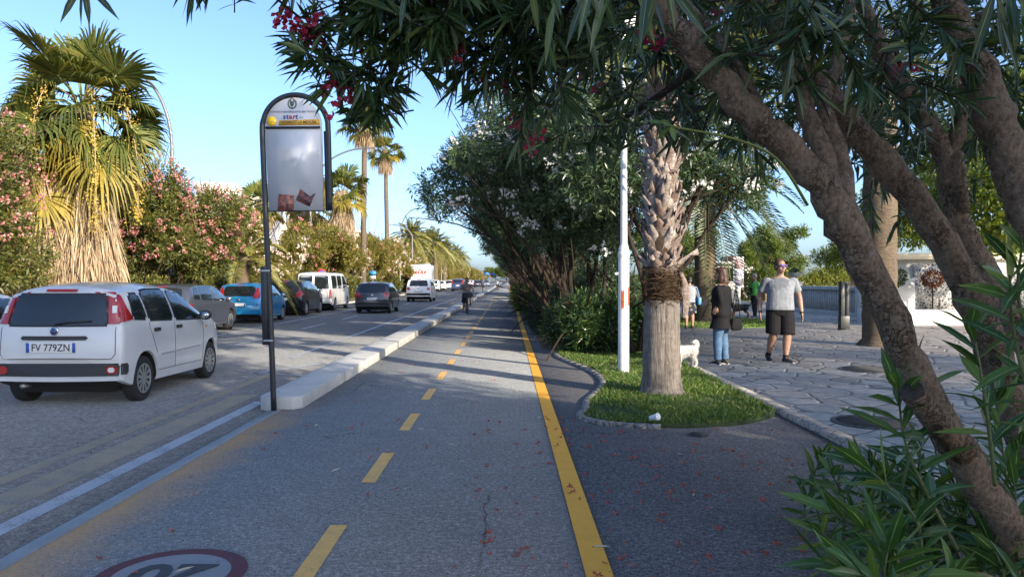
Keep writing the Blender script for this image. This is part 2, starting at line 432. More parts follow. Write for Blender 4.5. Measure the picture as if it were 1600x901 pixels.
def grass(name, poly, n, z, h, w, seed, label):
    rng=np.random.default_rng(seed); a=np.array(poly); lo,hi=a.min(0),a.max(0)
    P=rng.uniform(lo,hi,(n*2,2)); P=P[in_poly(P,poly)]; q=np.sin(P[:,0]*3.1+np.sin(P[:,1]*2.3))*np.cos(P[:,1]*2.7+P[:,0])+.5*np.sin(P[:,0]*9+P[:,1]*7); P=P[q+rng.normal(0,.5,len(P))>-.85][:n]; q=np.sin(P[:,0]*3.1+np.sin(P[:,1]*2.3))*np.cos(P[:,1]*2.7+P[:,0]); n=len(P)
    th=rng.uniform(0,2*np.pi,n); H=h*rng.uniform(.5,1.3,n)*(1+.3*q); ln=rng.normal(0,.5,(n,2))*H[:,None]
    B=np.c_[P,np.full(n,z)]; S=np.c_[np.cos(th),np.sin(th),np.zeros(n)]*w/2
    V=np.stack([B-S,B+S,B+np.c_[ln*.4,H*.6]+S*.7,B+np.c_[ln,H],],1)
    o=mesh_obj(name,V.reshape(-1,3),np.arange(n*4).reshape(-1,4),M['blade']); return tag(o,label,'grass',kind='stuff')
grass('grass',isl,28000,.03,.052,.010,1,'short dark green grass of the island round the shaggy palm trunk')
grass('grass',lw,9000,.07,.07,.025,2,'sunlit grass patch round the palm behind the people')
# ------------------------------------------------------------------ foliage helpers
def leaf_arrays(P,D,L,W,rng,near=False,droop=.15,up=None):
    n=len(P); D=unit(D)
    rv=rng.normal(0,1,(n,3)) if up is None else up+rng.normal(0,.35,(n,3))
    S=unit(np.cross(D,rv)); Nn=np.cross(S,D)
    L=np.broadcast_to(L,(n,))[:,None]; W=np.broadcast_to(W,(n,))[:,None]
    g=np.array([0,0,-1.0])
    if not near:
        m=P+D*L*.45+g*L*droop*.2; t=P+D*L+g*L*droop
        V=np.stack([P,m+S*W*.5,t,m-S*W*.5],1).reshape(-1,3)
        return V,np.arange(n*4).reshape(-1,4),np.tile([[.5,0],[1,.5],[.5,1],[0,.5]],(n,1))
    ts=[0,.3,.65,1.0]; ws=[.14,.95,.85,.03]; rows=[];uv=[]
    for t,w in zip(ts,ws):
        c=P+D*L*t+g*L*droop*t*t; f=Nn*W*w*.16
        rows += [c-S*W*w*.5+f, c, c+S*W*w*.5+f]; uv += [[0,t],[.5,t],[1,t]]
    V=np.stack(rows,1).reshape(-1,3)
    q=[]
    for r in range(3):
        for c in range(2): q.append([r*3+c,r*3+c+1,r*3+c+4,r*3+c+3])
    Fq=(np.array(q)[None]+(np.arange(n)*12)[:,None,None]).reshape(-1,4)
    return V,Fq,np.tile(uv,(n,1))
def sprig_leaves(T,A,per,s,L,W,rng,near=False,droop=.15,spread=(25,75),top=.0):
    """T tips, A axes; per leaves on each twig of length s"""
    n=len(T); A=unit(A)
    k=np.repeat(np.arange(n),per); u=np.tile(np.linspace(0,1,per),n)+rng.uniform(-.05,.05,n*per)
    ax=A[k]; P=T[k]-ax*(np.broadcast_to(s,(n,))[k]*(1-u))[:,None]
    perp=unit(np.cross(ax,rng.normal(0,1,(len(k),3))))
    th=np.radians(spread[1]+(spread[0]-spread[1])*np.clip(u,0,1)+rng.normal(0,9,len(k)))
    D=ax*np.cos(th)[:,None]+perp*np.sin(th)[:,None]
    Ls=np.broadcast_to(L,(n,))[k]*rng.uniform(.65,1.15,len(k)); Ws=W*rng.uniform(.75,1.2,len(k))
    return leaf_arrays(P,D,Ls,Ws,rng,near,droop,up=None if not near else ax)
def clump_pts(clumps,n,rng,shell=(.55,1.05),zmin=None):
    C=np.array([c[:3] for c in clumps],float); Rr=np.array([c[3:6] if len(c)>=6 else [c[3]]*3 for c in clumps],float)
    w=(Rr.prod(1))**(2/3); w/=w.sum()
    i=rng.choice(len(C),n*2,p=w); u=unit(rng.normal(0,1,(n*2,3))); rho=rng.uniform(shell[0]**2,shell[1]**2,n*2)**.5
    P=C[i]+u*Rr[i]*rho[:,None]; keep=np.ones(len(P),bool)
    for j in range(len(C)):
        q=(((P-C[j])/Rr[j])**2).sum(1); keep&=~((q<.3)&(i!=j))
    if zmin is not None: keep&=P[:,2]>zmin
    P=P[keep][:n]; Nn=unit(u/ Rr[i])[keep][:n]
    return P,Nn
def blossoms(P,rng,r=.03,k=5,up=None):
    """small flower heads: k tilted petals at every point"""
    n=len(P); kk=np.repeat(np.arange(n),k); D=unit(rng.normal(0,1,(n*k,3))+np.array([0,0,.3]))
    return leaf_arrays(P[kk]+rng.normal(0,r*.6,(n*k,3)),D,r*1.4*rng.uniform(.7,1.3,n*k),r*1.3,rng,False,.0)
def tree_rng(s): return np.random.default_rng(s)
WOOD=bark_mat('oleander_bark',(.085,.055,.038),(.30,.22,.155),(7,7,4),1.0,7,(.44,.36,.29))
WOODD=bark_mat('dark_stem_bark',(.012,.009,.007),(.055,.041,.03),(6,6,2),.6,4)
PALMB=bark_mat('palm_bark',(.05,.038,.026),(.20,.155,.11),(2,2,9),1.0,5)
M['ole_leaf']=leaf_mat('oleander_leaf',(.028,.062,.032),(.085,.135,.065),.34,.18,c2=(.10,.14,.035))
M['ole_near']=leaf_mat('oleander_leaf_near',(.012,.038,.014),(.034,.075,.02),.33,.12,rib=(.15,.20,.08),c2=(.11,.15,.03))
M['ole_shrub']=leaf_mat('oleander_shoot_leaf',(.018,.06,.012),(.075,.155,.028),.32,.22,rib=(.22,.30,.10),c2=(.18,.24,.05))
M['ole_sun']=leaf_mat('oleander_leaf_sunlit',(.045,.07,.018),(.15,.16,.035),.5,.32,c2=(.27,.22,.05))  # lit copy of the oleander leaf: sunlight put into the colour
M['ole_sun_yellow']=leaf_mat('oleander_leaf_sunlit_yellow',(.09,.10,.02),(.24,.215,.045),.5,.35,c2=(.36,.27,.06))  # yellower lit copy, the low sun's warmth painted into the leaf tone
M['pink']=leaf_mat('pink_petal',(.46,.15,.16),(.60,.28,.26),.5,.3,tcol=(1,.8,.8),c2=(.66,.42,.33))
M['deep_pink']=leaf_mat('deep_pink_petal',(.38,.02,.07),(.55,.05,.12),.5,.3,tcol=(1.2,.6,.6))
M['white_petal']=leaf_mat('white_petal',(.66,.66,.63),(.85,.85,.82),.5,.3,tcol=(1,1,1))
M['cream']=leaf_mat('cream_petal',(.75,.50,.42),(.8,.72,.62),.5,.3,tcol=(1,1,1))
M['fan']=leaf_mat('fan_palm_leaf',(.055,.085,.02),(.14,.16,.04),.42,.25,c2=(.25,.22,.06))
M['fan_old']=leaf_mat('yellowing_fan_leaf',(.16,.15,.03),(.34,.27,.05),.5,.3)
M['straw']=leaf_mat('dead_frond_straw',(.26,.185,.11),(.52,.41,.28),.8,.1,tcol=(1,.9,.7),spec=.2)
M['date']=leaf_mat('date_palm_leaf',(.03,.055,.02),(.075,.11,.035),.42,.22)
M['date_sun']=leaf_mat('sunlit_date_palm_leaf',(.10,.11,.02),(.24,.22,.05),.45,.3)  # lit copy of the date leaf, sunshine mixed into its base colour
M['fruit']=leaf_mat('palm_flower_yellow',(.42,.30,.05),(.62,.47,.10),.6,.3)
M['lime']=leaf_mat('broad_leaf_lime',(.05,.10,.015),(.15,.20,.03),.45,.4,c2=(.26,.27,.05))
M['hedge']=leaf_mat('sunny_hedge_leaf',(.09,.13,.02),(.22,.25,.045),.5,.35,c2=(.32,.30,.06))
M['grey_leaf']=leaf_mat('grey_green_leaf',(.03,.055,.035),(.075,.11,.065),.6,.2)
M['pine']=leaf_mat('dark_needles',(.015,.035,.012),(.04,.07,.02),.6,.1)
# ------------------------------------------------------------------ multi-stemmed oleander trees
def stems_mesh(stems,rng,n=7,k=5,wob=.08):
    mb=MB()
    for pts,r0,r1 in stems:
        P=smooth_path(pts,k); P[1:-1]+=rng.normal(0,r0*.18,(len(P)-2,3)); m=len(P)
        mb.tube(P,[r0+(r1-r0)*(i/(m-1))**.8 for i in range(m)],n,wobble=wob,rng=rng)
    return mb
def oleander(name,label,cat,seed,clumps,nspr,per,L,W,leafm,flowers=(),stems=None,loc=(0,0,0),rz=0,group=None,s=.3,bark=None,shell=(.5,1.05),zmin=None,droop=.2,base_r=.55,nst=9,updir=.5):
    rng=tree_rng(seed); t=thing(name,label,cat,loc,rz,group)
    P,Nn=clump_pts(clumps,nspr,rng,shell,zmin)
    A=unit(Nn+np.array([0,0,updir])+rng.normal(0,.45,P.shape))
    V,Fq,uv=sprig_leaves(P,A,per,s,L,W,rng,False,droop)
    mesh_obj('crown',V,Fq,leafm,t)
    for mat,cnt,r,sh,zlo in flowers:
        B,_=clump_pts(clumps,cnt,rng,sh,zlo)
        kk=np.repeat(np.arange(len(B)),4); B=B[kk]+rng.normal(0,.06,(len(kk),3))
        V,Fq,uv=blossoms(B,rng,r); o=mesh_obj('blossoms',V,Fq,mat,t)
    C=np.array([c[:3] for c in clumps]); mb_st=[]
    if stems is None:
        stems=[]
        for i in range(nst):
            a=rng.uniform(0,2*np.pi); b=np.array([math.cos(a),math.sin(a),0])*rng.uniform(.1,base_r)
            tgt=C[i%len(C)]+rng.normal(0,.25,3); m1=b*1.6+(tgt-b)*.33+np.array([0,0,.25]); m2=b+(tgt-b)*.68+np.array([0,0,.2])
            stems.append(([b-np.array([0,0,.1]),m1,m2,tgt],rng.uniform(.05,.085),.02))
            for q in range(3):
                e=tgt+rng.normal(0,.8,3)+np.array([0,0,.4]); stems.append(([m2,(m2+e)/2+np.array([0,0,.1]),e],.026,.008))
    stems_mesh(stems,rng).build('trunk',bark or WOODD,t,smooth=True)
    return t
def rand_clumps(rng,n,rx,ry,z0,z1,r,cx=0,cy=0):
    out=[]
    for i in range(n):
        a=rng.uniform(0,2*np.pi); q=rng.uniform(.2,1)**.5; z=rng.uniform(z0,z1)
        tap=1-.35*abs((z-z0)/(z1-z0+1e-6)-.5)*2
        rr=r*rng.uniform(.75,1.2); out.append((cx+rx*q*tap*math.cos(a),cy+ry*q*tap*math.sin(a),z,rr,rr,rr*.8))
    return out
# the overhanging row right of the bike path: crowns lean over the path
def row_clumps(seed,lean=-1.6,big=1.0):
    rng=tree_rng(seed)
    c=[(0,0,4.1,1.5,1.7,1.2),(.4,.2,5.2,1.4,1.6,1.0),(lean*.8,.2,4.4,1.4,1.7,1.2),(lean*1.35,.3,4.0,1.05,1.3,.95),(lean*.9,-.3,5.3,1.2,1.4,.8),(lean*1.75,0,3.5,.8,1.0,.65),(.8,0,3.3,1.1,1.5,.9),(lean*.4,-.2,3.3,1.1,1.5,.7)]
    return c+rand_clumps(rng,7,2.6,2.0,3.2,5.6,.85,lean*.5,0)
mats_white=[(M['white_petal'],150,.05,(.9,1.06),None)]
ROW=[]
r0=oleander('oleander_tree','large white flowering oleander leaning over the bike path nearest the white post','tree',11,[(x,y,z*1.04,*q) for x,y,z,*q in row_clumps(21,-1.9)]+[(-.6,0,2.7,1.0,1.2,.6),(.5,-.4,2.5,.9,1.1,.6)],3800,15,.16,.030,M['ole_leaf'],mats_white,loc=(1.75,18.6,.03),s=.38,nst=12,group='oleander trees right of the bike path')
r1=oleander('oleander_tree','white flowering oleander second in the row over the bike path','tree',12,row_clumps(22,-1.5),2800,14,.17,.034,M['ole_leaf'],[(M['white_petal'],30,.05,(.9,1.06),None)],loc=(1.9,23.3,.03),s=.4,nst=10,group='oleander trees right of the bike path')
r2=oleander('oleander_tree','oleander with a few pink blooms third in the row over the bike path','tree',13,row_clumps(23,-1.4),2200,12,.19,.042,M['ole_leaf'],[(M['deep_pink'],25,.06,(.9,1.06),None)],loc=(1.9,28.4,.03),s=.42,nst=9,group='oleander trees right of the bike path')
rr=random.Random(5)
k=0; yy=33.5
while yy<260:
    o=copy_tree([r1,r2][k%2]); o.location=(2.0+rr.uniform(-.3,.3),yy,.03); o.rotation_euler.z=rr.uniform(-.35,.35); sc=rr.uniform(.85,1.02); o.scale=(sc,sc,sc)
    o['label']='one of the dark oleander trees receding into the distance right of the bike path'
    yy+=5.2+ (0 if yy<90 else 3); k+=1
# second oleander nearer the promenade and two behind the shaggy palm
b=oleander('oleander_tree','white flowering oleander behind the shaggy palm, beside the promenade','tree',14,[(0,0,4.3,1.7,1.6,1.3),(-1.2,.3,4.9,1.4,1.4,1.1),(1.3,0,4.5,1.5,1.4,1.1),(.3,.2,5.7,1.6,1.5,1.0),(1.9,.5,3.6,.9,1.0,.7),(-1.0,0,3.6,1.1,1.2,.8)],2400,14,.165,.032,M['ole_leaf'],[(M['white_petal'],110,.05,(.9,1.06),None)],loc=(2.9,15.6,.03),s=.38,nst=9)
# low shrubs under the row
def shrub(name,label,seed,loc,r,h,n,L,W,mat,group=None,per=12):
    rng=tree_rng(seed); c=[(0,0,h*.45,r*.8,r*.8,h*.5)]+[(r*.55*math.cos(a),r*.55*math.sin(a),h*rng.uniform(.35,.6),r*.5,r*.5,h*.4) for a in rng.uniform(0,6.28,6)]
    t=oleander(name,label,'shrub',seed,c,n,per,L,W,mat,(),loc=loc,group=group,s=.28,shell=(.4,1.05),zmin=.02,base_r=.2,nst=6,updir=.9)
    for ch in t.children:
        if ch.name.startswith('trunk'): ch.name='stems'
        if ch.name.startswith('crown'): ch.name='foliage'
    return t
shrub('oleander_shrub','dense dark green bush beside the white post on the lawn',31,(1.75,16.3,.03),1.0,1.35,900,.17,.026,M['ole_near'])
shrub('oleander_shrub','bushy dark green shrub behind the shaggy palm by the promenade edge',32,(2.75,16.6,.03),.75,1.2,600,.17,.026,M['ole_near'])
s0=shrub('rosemary_shrub','rounded grey green mound at the path edge, nearest of the low mounds',33,(1.15,21.6,.03),.62,.75,1100,.07,.014,M['grey_leaf'],'low mounds along the bike path',10)
s1=copy_tree(s0); s1.location=(1.05,26.5,.03); s1.rotation_euler.z=2; s1.scale=(1.0,1.0,1.1); s1['label']='second low grey green mound along the bike path edge'
s2=shrub('leafy_shrub','light green leafy bush reaching towards the yellow line beyond the mounds',34,(1.0,33.0,.03),.9,1.25,900,.15,.04,M['lime'])
for i,(x,y) in enumerate([(1.5,39),(1.3,46),(1.5,54),(1.2,63),(1.5,74),(1.3,88),(1.4,105)]):
    o=copy_tree(s2); o.location=(x,y,.03); o.rotation_euler.z=i*1.3; o.scale=(1,1,rr.uniform(.8,1.15)); o['label']='leafy bush far along the foot of the oleander row'; o['group']='leafy bushes far down the path edge'
# ------------------------------------------------------------------ left side of the road: flowering oleanders
def round_clumps(seed,rx,z0,z1,r,n=12):
    rng=tree_rng(seed); return rand_clumps(rng,n,rx,rx*.8,z0,z1,r)
LP='oleanders along the left side of the road'
def left_ole(label,seed,loc,rx,h,fl,leafm,n=2600,L=.17,W=.042,per=13):
    cl=round_clumps(seed,rx,h*.28,h*.82,h*.19,14)
    return oleander('oleander_tree',label,'tree',seed,cl,n,per,L,W,leafm,fl,loc=loc,s=.4,group=LP,nst=9,updir=.7)
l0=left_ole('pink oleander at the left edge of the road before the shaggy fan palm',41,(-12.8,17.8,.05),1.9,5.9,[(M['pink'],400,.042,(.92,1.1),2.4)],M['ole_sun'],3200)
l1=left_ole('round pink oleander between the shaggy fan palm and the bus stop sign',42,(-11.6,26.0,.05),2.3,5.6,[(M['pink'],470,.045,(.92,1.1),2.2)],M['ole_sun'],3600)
l2=left_ole('cream flowering oleander behind the bus stop sign pole',43,(-12.6,38.5,.05),2.6,5.0,[(M['cream'],260,.06,(.92,1.08),1.5)],M['ole_sun_yellow'],3000,.19,.05)
l3=left_ole('pale yellow green oleander right of the bus stop sign beyond the white van',44,(-12.6,50,.05),2.7,5.2,[(M['pink'],60,.06,(.92,1.08),1.5)],M['ole_sun_yellow'],3000,.2,.055)
for o in (l2,l3): o.scale=(1,1,1.1)
srcs=[l3,l2,l3]
yy=57; k=0
while yy<430:
    s_=srcs[k%3]
    o=copy_tree(s_); o.location=(-13.6+rr.uniform(-.6,.6),yy,.05); o.rotation_euler.z=rr.uniform(0,6.3); q=rr.uniform(.85,1.05); o.scale=(q,q,q*1.22)
    o['label']='one of the oleanders in the distance along the left kerb of the road'; yy+=5.5+(0 if yy<110 else 4); k+=1
o=copy_tree(l2); o.location=(-16.5,31,.05); o.scale=(1.1,1.1,.95); o['label']='yellowish oleander set back from the road behind the parked blue car'
o=copy_tree(l3); o.location=(-16.5,44,.05); o.scale=(1.1,1.1,.95); o['label']='oleander set back behind the black parked hatchback and the van'
o=copy_tree(l1); o.location=(-17.5,23,.05); o.scale=(1.0,1.0,.8); o.rotation_euler.z=2.; o['label']='pink oleander set back behind the shaggy fan palm'
o=copy_tree(l2); o.location=(-17.5,15.5,.05); o.scale=(.9,.9,.8); o.rotation_euler.z=1.; o['label']='oleander set back behind the pink one at the left edge'
# low dense growth under the left row, down to the kerb
lo=shrub('oleander_shrub','low leafy growth under the pink oleander, right of the shaggy palm',35,(-11.7,24.0,.05),1.3,1.7,900,.17,.045,M['ole_sun'],'low growth under the oleanders along the left kerb',12)
for i,(x,y,s) in enumerate([(-12.2,15.2,1.1),(-13.6,18.3,1.2),(-13.4,22.6,1.2),(-12.6,27.5,1.1),(-13.2,30.5,1.2),(-12.6,35.2,1.1),(-12.2,40.5,1.1),(-12.4,45,1.2),(-12.4,52,1.2),(-12.6,59,1.2),(-12.8,66,1.2),(-13,74,1.2),(-13,83,1.3),(-13,94,1.3),(-13,108,1.3),(-16,26,1.6),(-16.5,19.5,1.6),(-17,36,1.6),(-17,42,1.6),(-17,50,1.7),(-17.5,60,1.8)]):
    o=copy_tree(lo); o.location=(x,y,.05); o.rotation_euler.z=i*1.9; o.scale=(s,s,s); o['label']='low leafy growth filling the verge under the oleanders left of the road'
# dark undergrowth between the stems of the right row
ug=shrub('oleander_shrub','dark undergrowth between the stems behind the bush at the white post',36,(2.6,19.6,.03),1.1,2.1,1000,.17,.034,M['ole_leaf'],'dark undergrowth between the stems of the right row',13)
for i,(x,y,s) in enumerate([(1.75,20.3,.75),(1.9,24.2,.8),(1.8,27.2,.85),(1.9,30.6,.9),(1.8,36,.95),(1.9,42,.95),(1.8,49,1.0),(2.7,22.5,1.0),(2.6,25.6,1.1),(2.7,29.5,1.1),(2.6,34,1.1),(2.6,39,1.1),(2.6,45,1.2),(2.6,52,1.2),(2.6,60,1.2),(2.6,70,1.2),(2.6,82,1.2)]):
    o=copy_tree(ug); o.location=(x,y,.03); o.rotation_euler.z=i*1.9; o.scale=(s,s,s); o['label']='dark undergrowth between the stems of the receding right row'
# ------------------------------------------------------------------ palms
def fan_leaf(c,d,size,rng,V,Fq,droop=.35,nseg=34,arc=215):
    """one fan leaf: hub c, direction d"""
    d=unit(d); side=unit(np.cross(d,[0,0,1])+1e-6); nrm=np.cross(side,d); ro=rng.normal(0,.45); side,nrm=side*math.cos(ro)+nrm*math.sin(ro),nrm*math.cos(ro)-side*math.sin(ro)
    th=np.radians(np.linspace(-arc/2,arc/2,nseg)); 
    for a in th:
        u=d*math.cos(a)+side*math.sin(a)+nrm*(.18*abs(math.sin(a))*1.0)+rng.normal(0,.03,3); u=unit(u)
        l=size*(1-.25*(abs(a)/2.0)**2)*rng.uniform(.9,1.08); w=size*1.25/nseg*rng.uniform(.8,1.1)
        s=unit(np.cross(u,nrm)); g=np.array([0,0,-1.])
        p1=c+u*l*.5; p2=c+u*l*.78+g*l*droop*.18; p3=c+u*l+g*l*droop*rng.uniform(.4,1.3)
        b=len(V); V += [c,p1-s*w,p1+s*w,p2-s*w*.6,p2+s*w*.6,p3]
        Fq.append([b,b+1,b+3,b+4]); Fq.append([b,b+4,b+2,b+2]); Fq[-1]=[b,b+4,b+2]; Fq.append([b+3,b+5,b+4])
def washingtonia(label,loc,H,cr,seed,nleaf=30,skirt=1.5,trunk_r=.28,skirt_top=0.0,emin=-33,group=None,old=8,size=1.1,flowers=0,lean=0,nseg=30,skirt_r=None):
    rng=tree_rng(seed); t=thing('fan_palm',label,'palm',loc,0,group)
    top=np.array([lean,0,H])
    mb=MB(); P=smooth_path([(0,0,-.1),(lean*.3,0,H*.4),(lean*.8,0,H*.8),tuple(top)],6); m=len(P)
    mb.tube(P,[trunk_r*(1.25 if i==0 else 1.0-.25*i/m) for i in range(m)],12,wobble=.04,rng=rng); mb.build('trunk',PALMB,t,smooth=True)
    V=[];Fq=[];Vo=[];Fo=[];pet=MB()
    for i in range(nleaf):
        ph=i*2.399; e=math.radians(82-(82-emin)*(i/nleaf)**.9+rng.normal(0,6))
        d=np.array([math.cos(ph)*math.cos(e),math.sin(ph)*math.cos(e),math.sin(e)])
        pl=cr*rng.uniform(.65,1.35); hub=top+d*pl+np.array([0,0,-.10*pl*(1-math.sin(e))])
        dd=unit(d+np.array([0,0,-.25])); 
        vv,ff=(Vo,Fo) if i>=nleaf-old else (V,Fq)
        fan_leaf(hub,dd,size*rng.uniform(.85,1.1),rng,vv,ff,.55 if i>nleaf*.4 else .25,nseg)
        pet.tube([top-np.array([0,0,.15]),top+d*pl*.5+np.array([0,0,.03]),hub],[.03,.022,.016],5)
    mesh_obj('crown',V,Fq,M['fan'],t)
    if Vo: mesh_obj('yellowing_fronds',Vo,Fo,M['fan_old'],t)
    pet.build('leaf_stalks',plain('palm_stalk',(.18,.20,.06),.6),t)
    # skirt of dead hanging fronds
    n=int(1100*min(skirt,4.5)); ph=rng.uniform(0,2*np.pi,n); z=H-.1-skirt_top-rng.uniform(0,1,n)*skirt
    rad=(skirt_r or cr*.75)*(.45+.55*rng.uniform(0,1,n)**.6)*np.clip(.55+.6*(H-skirt_top-z)/skirt,0,1.05)
    B=np.c_[lean+rad*np.cos(ph)*.8,rad*np.sin(ph)*.8,z+.5]; D=np.c_[np.cos(ph)*.22,np.sin(ph)*.22,-np.ones(n)]+rng.normal(0,.13,(n,3))
    Vv,Ff,_=leaf_arrays(B,D,rng.uniform(.5,1.1,n)*min(1.0,.5+skirt*.3),.035,rng,False,.1)
    o=mesh_obj('dead_frond_skirt',Vv,Ff,M['straw'],t)
    for q in range(flowers):
        a=(-1.9,-.9,-.2,-2.6,-1.4)[q%5]; L_=rng.uniform(2.6,4.2); d=np.array([math.cos(a),math.sin(a),0])
        pts=[top,top+d*cr*.9+np.array([0,0,.3]),top+d*cr*1.35-np.array([0,0,L_*.4]),top+d*cr*1.4-np.array([0,0,L_])]
        Pp=smooth_path(pts,8); mb=MB(); mb.tube(Pp,.012,4); st=mb.build('flower_stalk',M['straw'],t)
        Q=650; idx=len(Pp)-1-(rng.uniform(0,1,Q)**1.3*(len(Pp)-9)).astype(int); spread=(.04+.16*rng.uniform(0,1,(Q,1)))*(.35+.65*(np.sin(idx*1.9+q)[:,None]>-.2))
        B=Pp[idx]+rng.normal(0,1,(Q,3))*spread*np.array([1,1,1.5]); Vv,Ff,_=leaf_arrays(B,rng.normal(0,1,(Q,3)),.07,.035,rng)
        mesh_obj('blossoms',Vv,Ff,M['fruit'],st)
    return t
bigp=washingtonia('big shaggy fan palm with straw beard and yellow flower strings behind the white hatchback',(-11.55,21.0,.05),6.2,1.2,51,46,2.9,.34,flowers=4,size=1.3,old=11,nseg=40,skirt_r=1.2,skirt_top=2.3,emin=-74)
# a lower, second head of beard in front left of it
pb=washingtonia('short bearded fan palm crowding the foot of the big shaggy palm',(-12.55,20.5,.05),4.7,.9,52,22,2.9,.32,size=1.0,old=12,skirt_r=1.3,skirt_top=.6,emin=-70)
washingtonia('leftmost of the two tall thin fan palms in the distance',(-12.2,65,.05),14.6,1.25,53,30,1.8,.26,size=1.1,old=5,lean=.15,nseg=18,skirt_r=.8,group='tall fan palms left of the road')
washingtonia('rightmost and smaller of the two tall thin fan palms in the distance',(-13.1,84,.05),15.4,1.25,54,28,2.2,.26,size=1.1,old=4,nseg=18,lean=-.2,skirt_r=.75,group='tall fan palms left of the road')
washingtonia('mid height fan palm with yellow lower fronds just right of the bus stop sign',(-11.6,54,.05),7.5,1.15,55,30,2.6,.3,size=1.2,old=10,nseg=22,skirt_r=.9,group=None)
washingtonia('fan palm whose crown shows left of the bus stop sign pole',(-18.5,58,.05),7.0,1.1,56,26,1.5,.28,size=1.1,old=6,nseg=18)
washingtonia('fan palm half hidden behind the bus stop sign panel',(-15.5,60,.05),7.0,1.1,57,26,2.2,.28,size=1.1,old=6,nseg=18)
def frond(c,d,L,rng,V,Fq,sag=.55,nl=42,ll=.42,w=.03):
    d=unit(np.array(d,float)); h=unit(np.array([d[0],d[1],0])+1e-9); pts=[]
    for i in range(nl+1):
        t=i/nl; p=c+d*L*t+np.array([0,0,-1])*L*sag*t**2.2; pts.append(p)
    pts=np.array(pts)
    for i in range(3,nl):
        tn=unit(pts[i+1]-pts[i-1]); s=unit(np.cross(tn,[0,0,1])+1e-6); n_=np.cross(s,tn)
        t=i/nl; l=ll*math.sin(math.pi*min(1,.18+t*.8))**.7
        for sg in (-1,1):
            u=unit(tn*.65+s*sg*.85+n_*.25+rng.normal(0,.07,3)); b=len(V)
            q=np.cross(u,n_); e=pts[i]+u*l+np.array([0,0,-.12*l])
            V += [pts[i],pts[i]+u*l*.5+n_*w*.5-tn*w*.5,e,pts[i]+u*l*.5-n_*w*.2+tn*w*.5]; Fq.append([b,b+1,b+2,b+3])
    return pts
def date_palm(label,loc,H,seed,nfr=40,L=2.6,tr=.36,leafm=None,group=None,sag=.5,lo=-40,nl=40,ll=.42,w=.03,lean=(0,0)):
    rng=tree_rng(seed); t=thing('date_palm',label,'palm',loc,0,group); top=np.array([lean[0],lean[1],H])
    mb=MB(); P=smooth_path([(0,0,-.1),(lean[0]*.4,lean[1]*.4,H*.45),tuple(top)],14); m=len(P)
    mb.tube(P,[tr*(1.3 if i<2 else 1)*(1+.035*(i%2)) for i in range(m)],14,wobble=.03,rng=rng)
    mb.ball(tuple(top),(tr*1.3,tr*1.3,tr*1.2),10); mb.build('trunk',PALMB,t,smooth=True)
    V=[];Fq=[];st=MB()
    for i in range(nfr):
        ph=i*2.399+rng.normal(0,.1); e=math.radians(80+(lo-80)*(i/nfr)+rng.normal(0,6))
        d=np.array([math.cos(ph)*math.cos(e),math.sin(ph)*math.cos(e),math.sin(e)])
        pts=frond(top+d*tr*.8,d,L*rng.uniform(.85,1.1),rng,V,Fq,sag*(.45+.55*math.cos(e)),nl,ll,w)
        st.tube(pts[::6],[.022-.016*k/len(pts[::6]) for k in range(len(pts[::6]))],4)
    mesh_obj('crown',V,Fq,leafm or M['date'],t); st.build('frond_stalks',plain('frond_stalk',(.16,.16,.05),.6),t)
    return t
date_palm('date palm behind the woman in black, its fronds hanging over the promenade',(6.95,27.0,.05),4.9,61,52,3.5,.36,M['date'],lo=-60,ll=.55,w=.045,sag=.6)
date_palm('thick ringed date palm trunk behind the leaning oleander stems',(8.5,17.5,.05),6.2,62,36,2.8,.36,M['date'],lo=-20)
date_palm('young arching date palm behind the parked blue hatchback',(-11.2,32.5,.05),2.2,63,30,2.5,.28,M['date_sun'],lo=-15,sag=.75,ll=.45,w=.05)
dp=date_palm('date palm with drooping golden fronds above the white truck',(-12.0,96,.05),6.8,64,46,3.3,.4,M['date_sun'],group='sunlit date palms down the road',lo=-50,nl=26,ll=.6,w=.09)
for i,(x,y,s) in enumerate([(-13.2,106,1.0),(-10.9,116,1.0),(-13.0,128,1.1),(-11.5,140,.95),(-12.5,158,1.0),(-12,180,1.05),(-12.5,205,1.0)]):
    o=copy_tree(dp); o.location=(x,y,.05); o.scale=(s,s,s); o.rotation_euler.z=i*1.1; o['label']='sunlit date palm far down the left side of the road'
# ------------------------------------------------------------------ broad-leaved trees beyond the promenade (sunlit, and the shade they throw)
def broadleaf(label,seed,loc,h,r,leafm,n=2600,L=.16,W=.11,per=8,z0=.4,group=None,nst=8,name='broadleaf_tree'):
    rng=tree_rng(seed); cl=rand_clumps(rng,16,r,r,h*z0,h*.92,r*.38)
    st=[([(0,0,-.1),(.05,0,h*.2),(.1,.05,h*.4)],.2,.14)]
    for i in range(nst):
        c=np.array(cl[i][:3]); a=np.array([.1,.05,h*.36]); st.append(([a,(a+c)/2+np.array([0,0,.2]),c],.09,.02))
    return oleander(name,label,'tree',seed,cl,n,per,L,W,leafm,(),stems=st,loc=loc,s=.35,bark=WOOD,group=group,shell=(.3,1.05))
bl=broadleaf('leafy lime green tree behind the leaning stems, right of the thick date palm trunk',71,(15.6,21,.05),8.2,3.4,M['lime'],3600,z0=.3)
def bl_copy(x,y,s,rz,label,z=1.0,group=None):
    o=copy_tree(bl); o.location=(x,y,.05); o.scale=(s,s,s*z); o.rotation_euler.z=rz; o['label']=label
    if group: o['group']=group
    return o
bl_copy(26,35,1.1,1.0,'leafy tree above the lattice wall at the right edge')
bl_copy(19.5,33,.95,2.2,'leafy tree standing behind the lattice walled building')
bl_copy(13.5,64,.9,.7,'light green tree beyond the balustrade, behind the people')
bl_copy(17.5,52,.55,1.1,'small bright tree just behind the balustrade hedge')
bl_copy(22.5,50,.6,2.1,'bushy tree over the hedge at the right end of the balustrade')
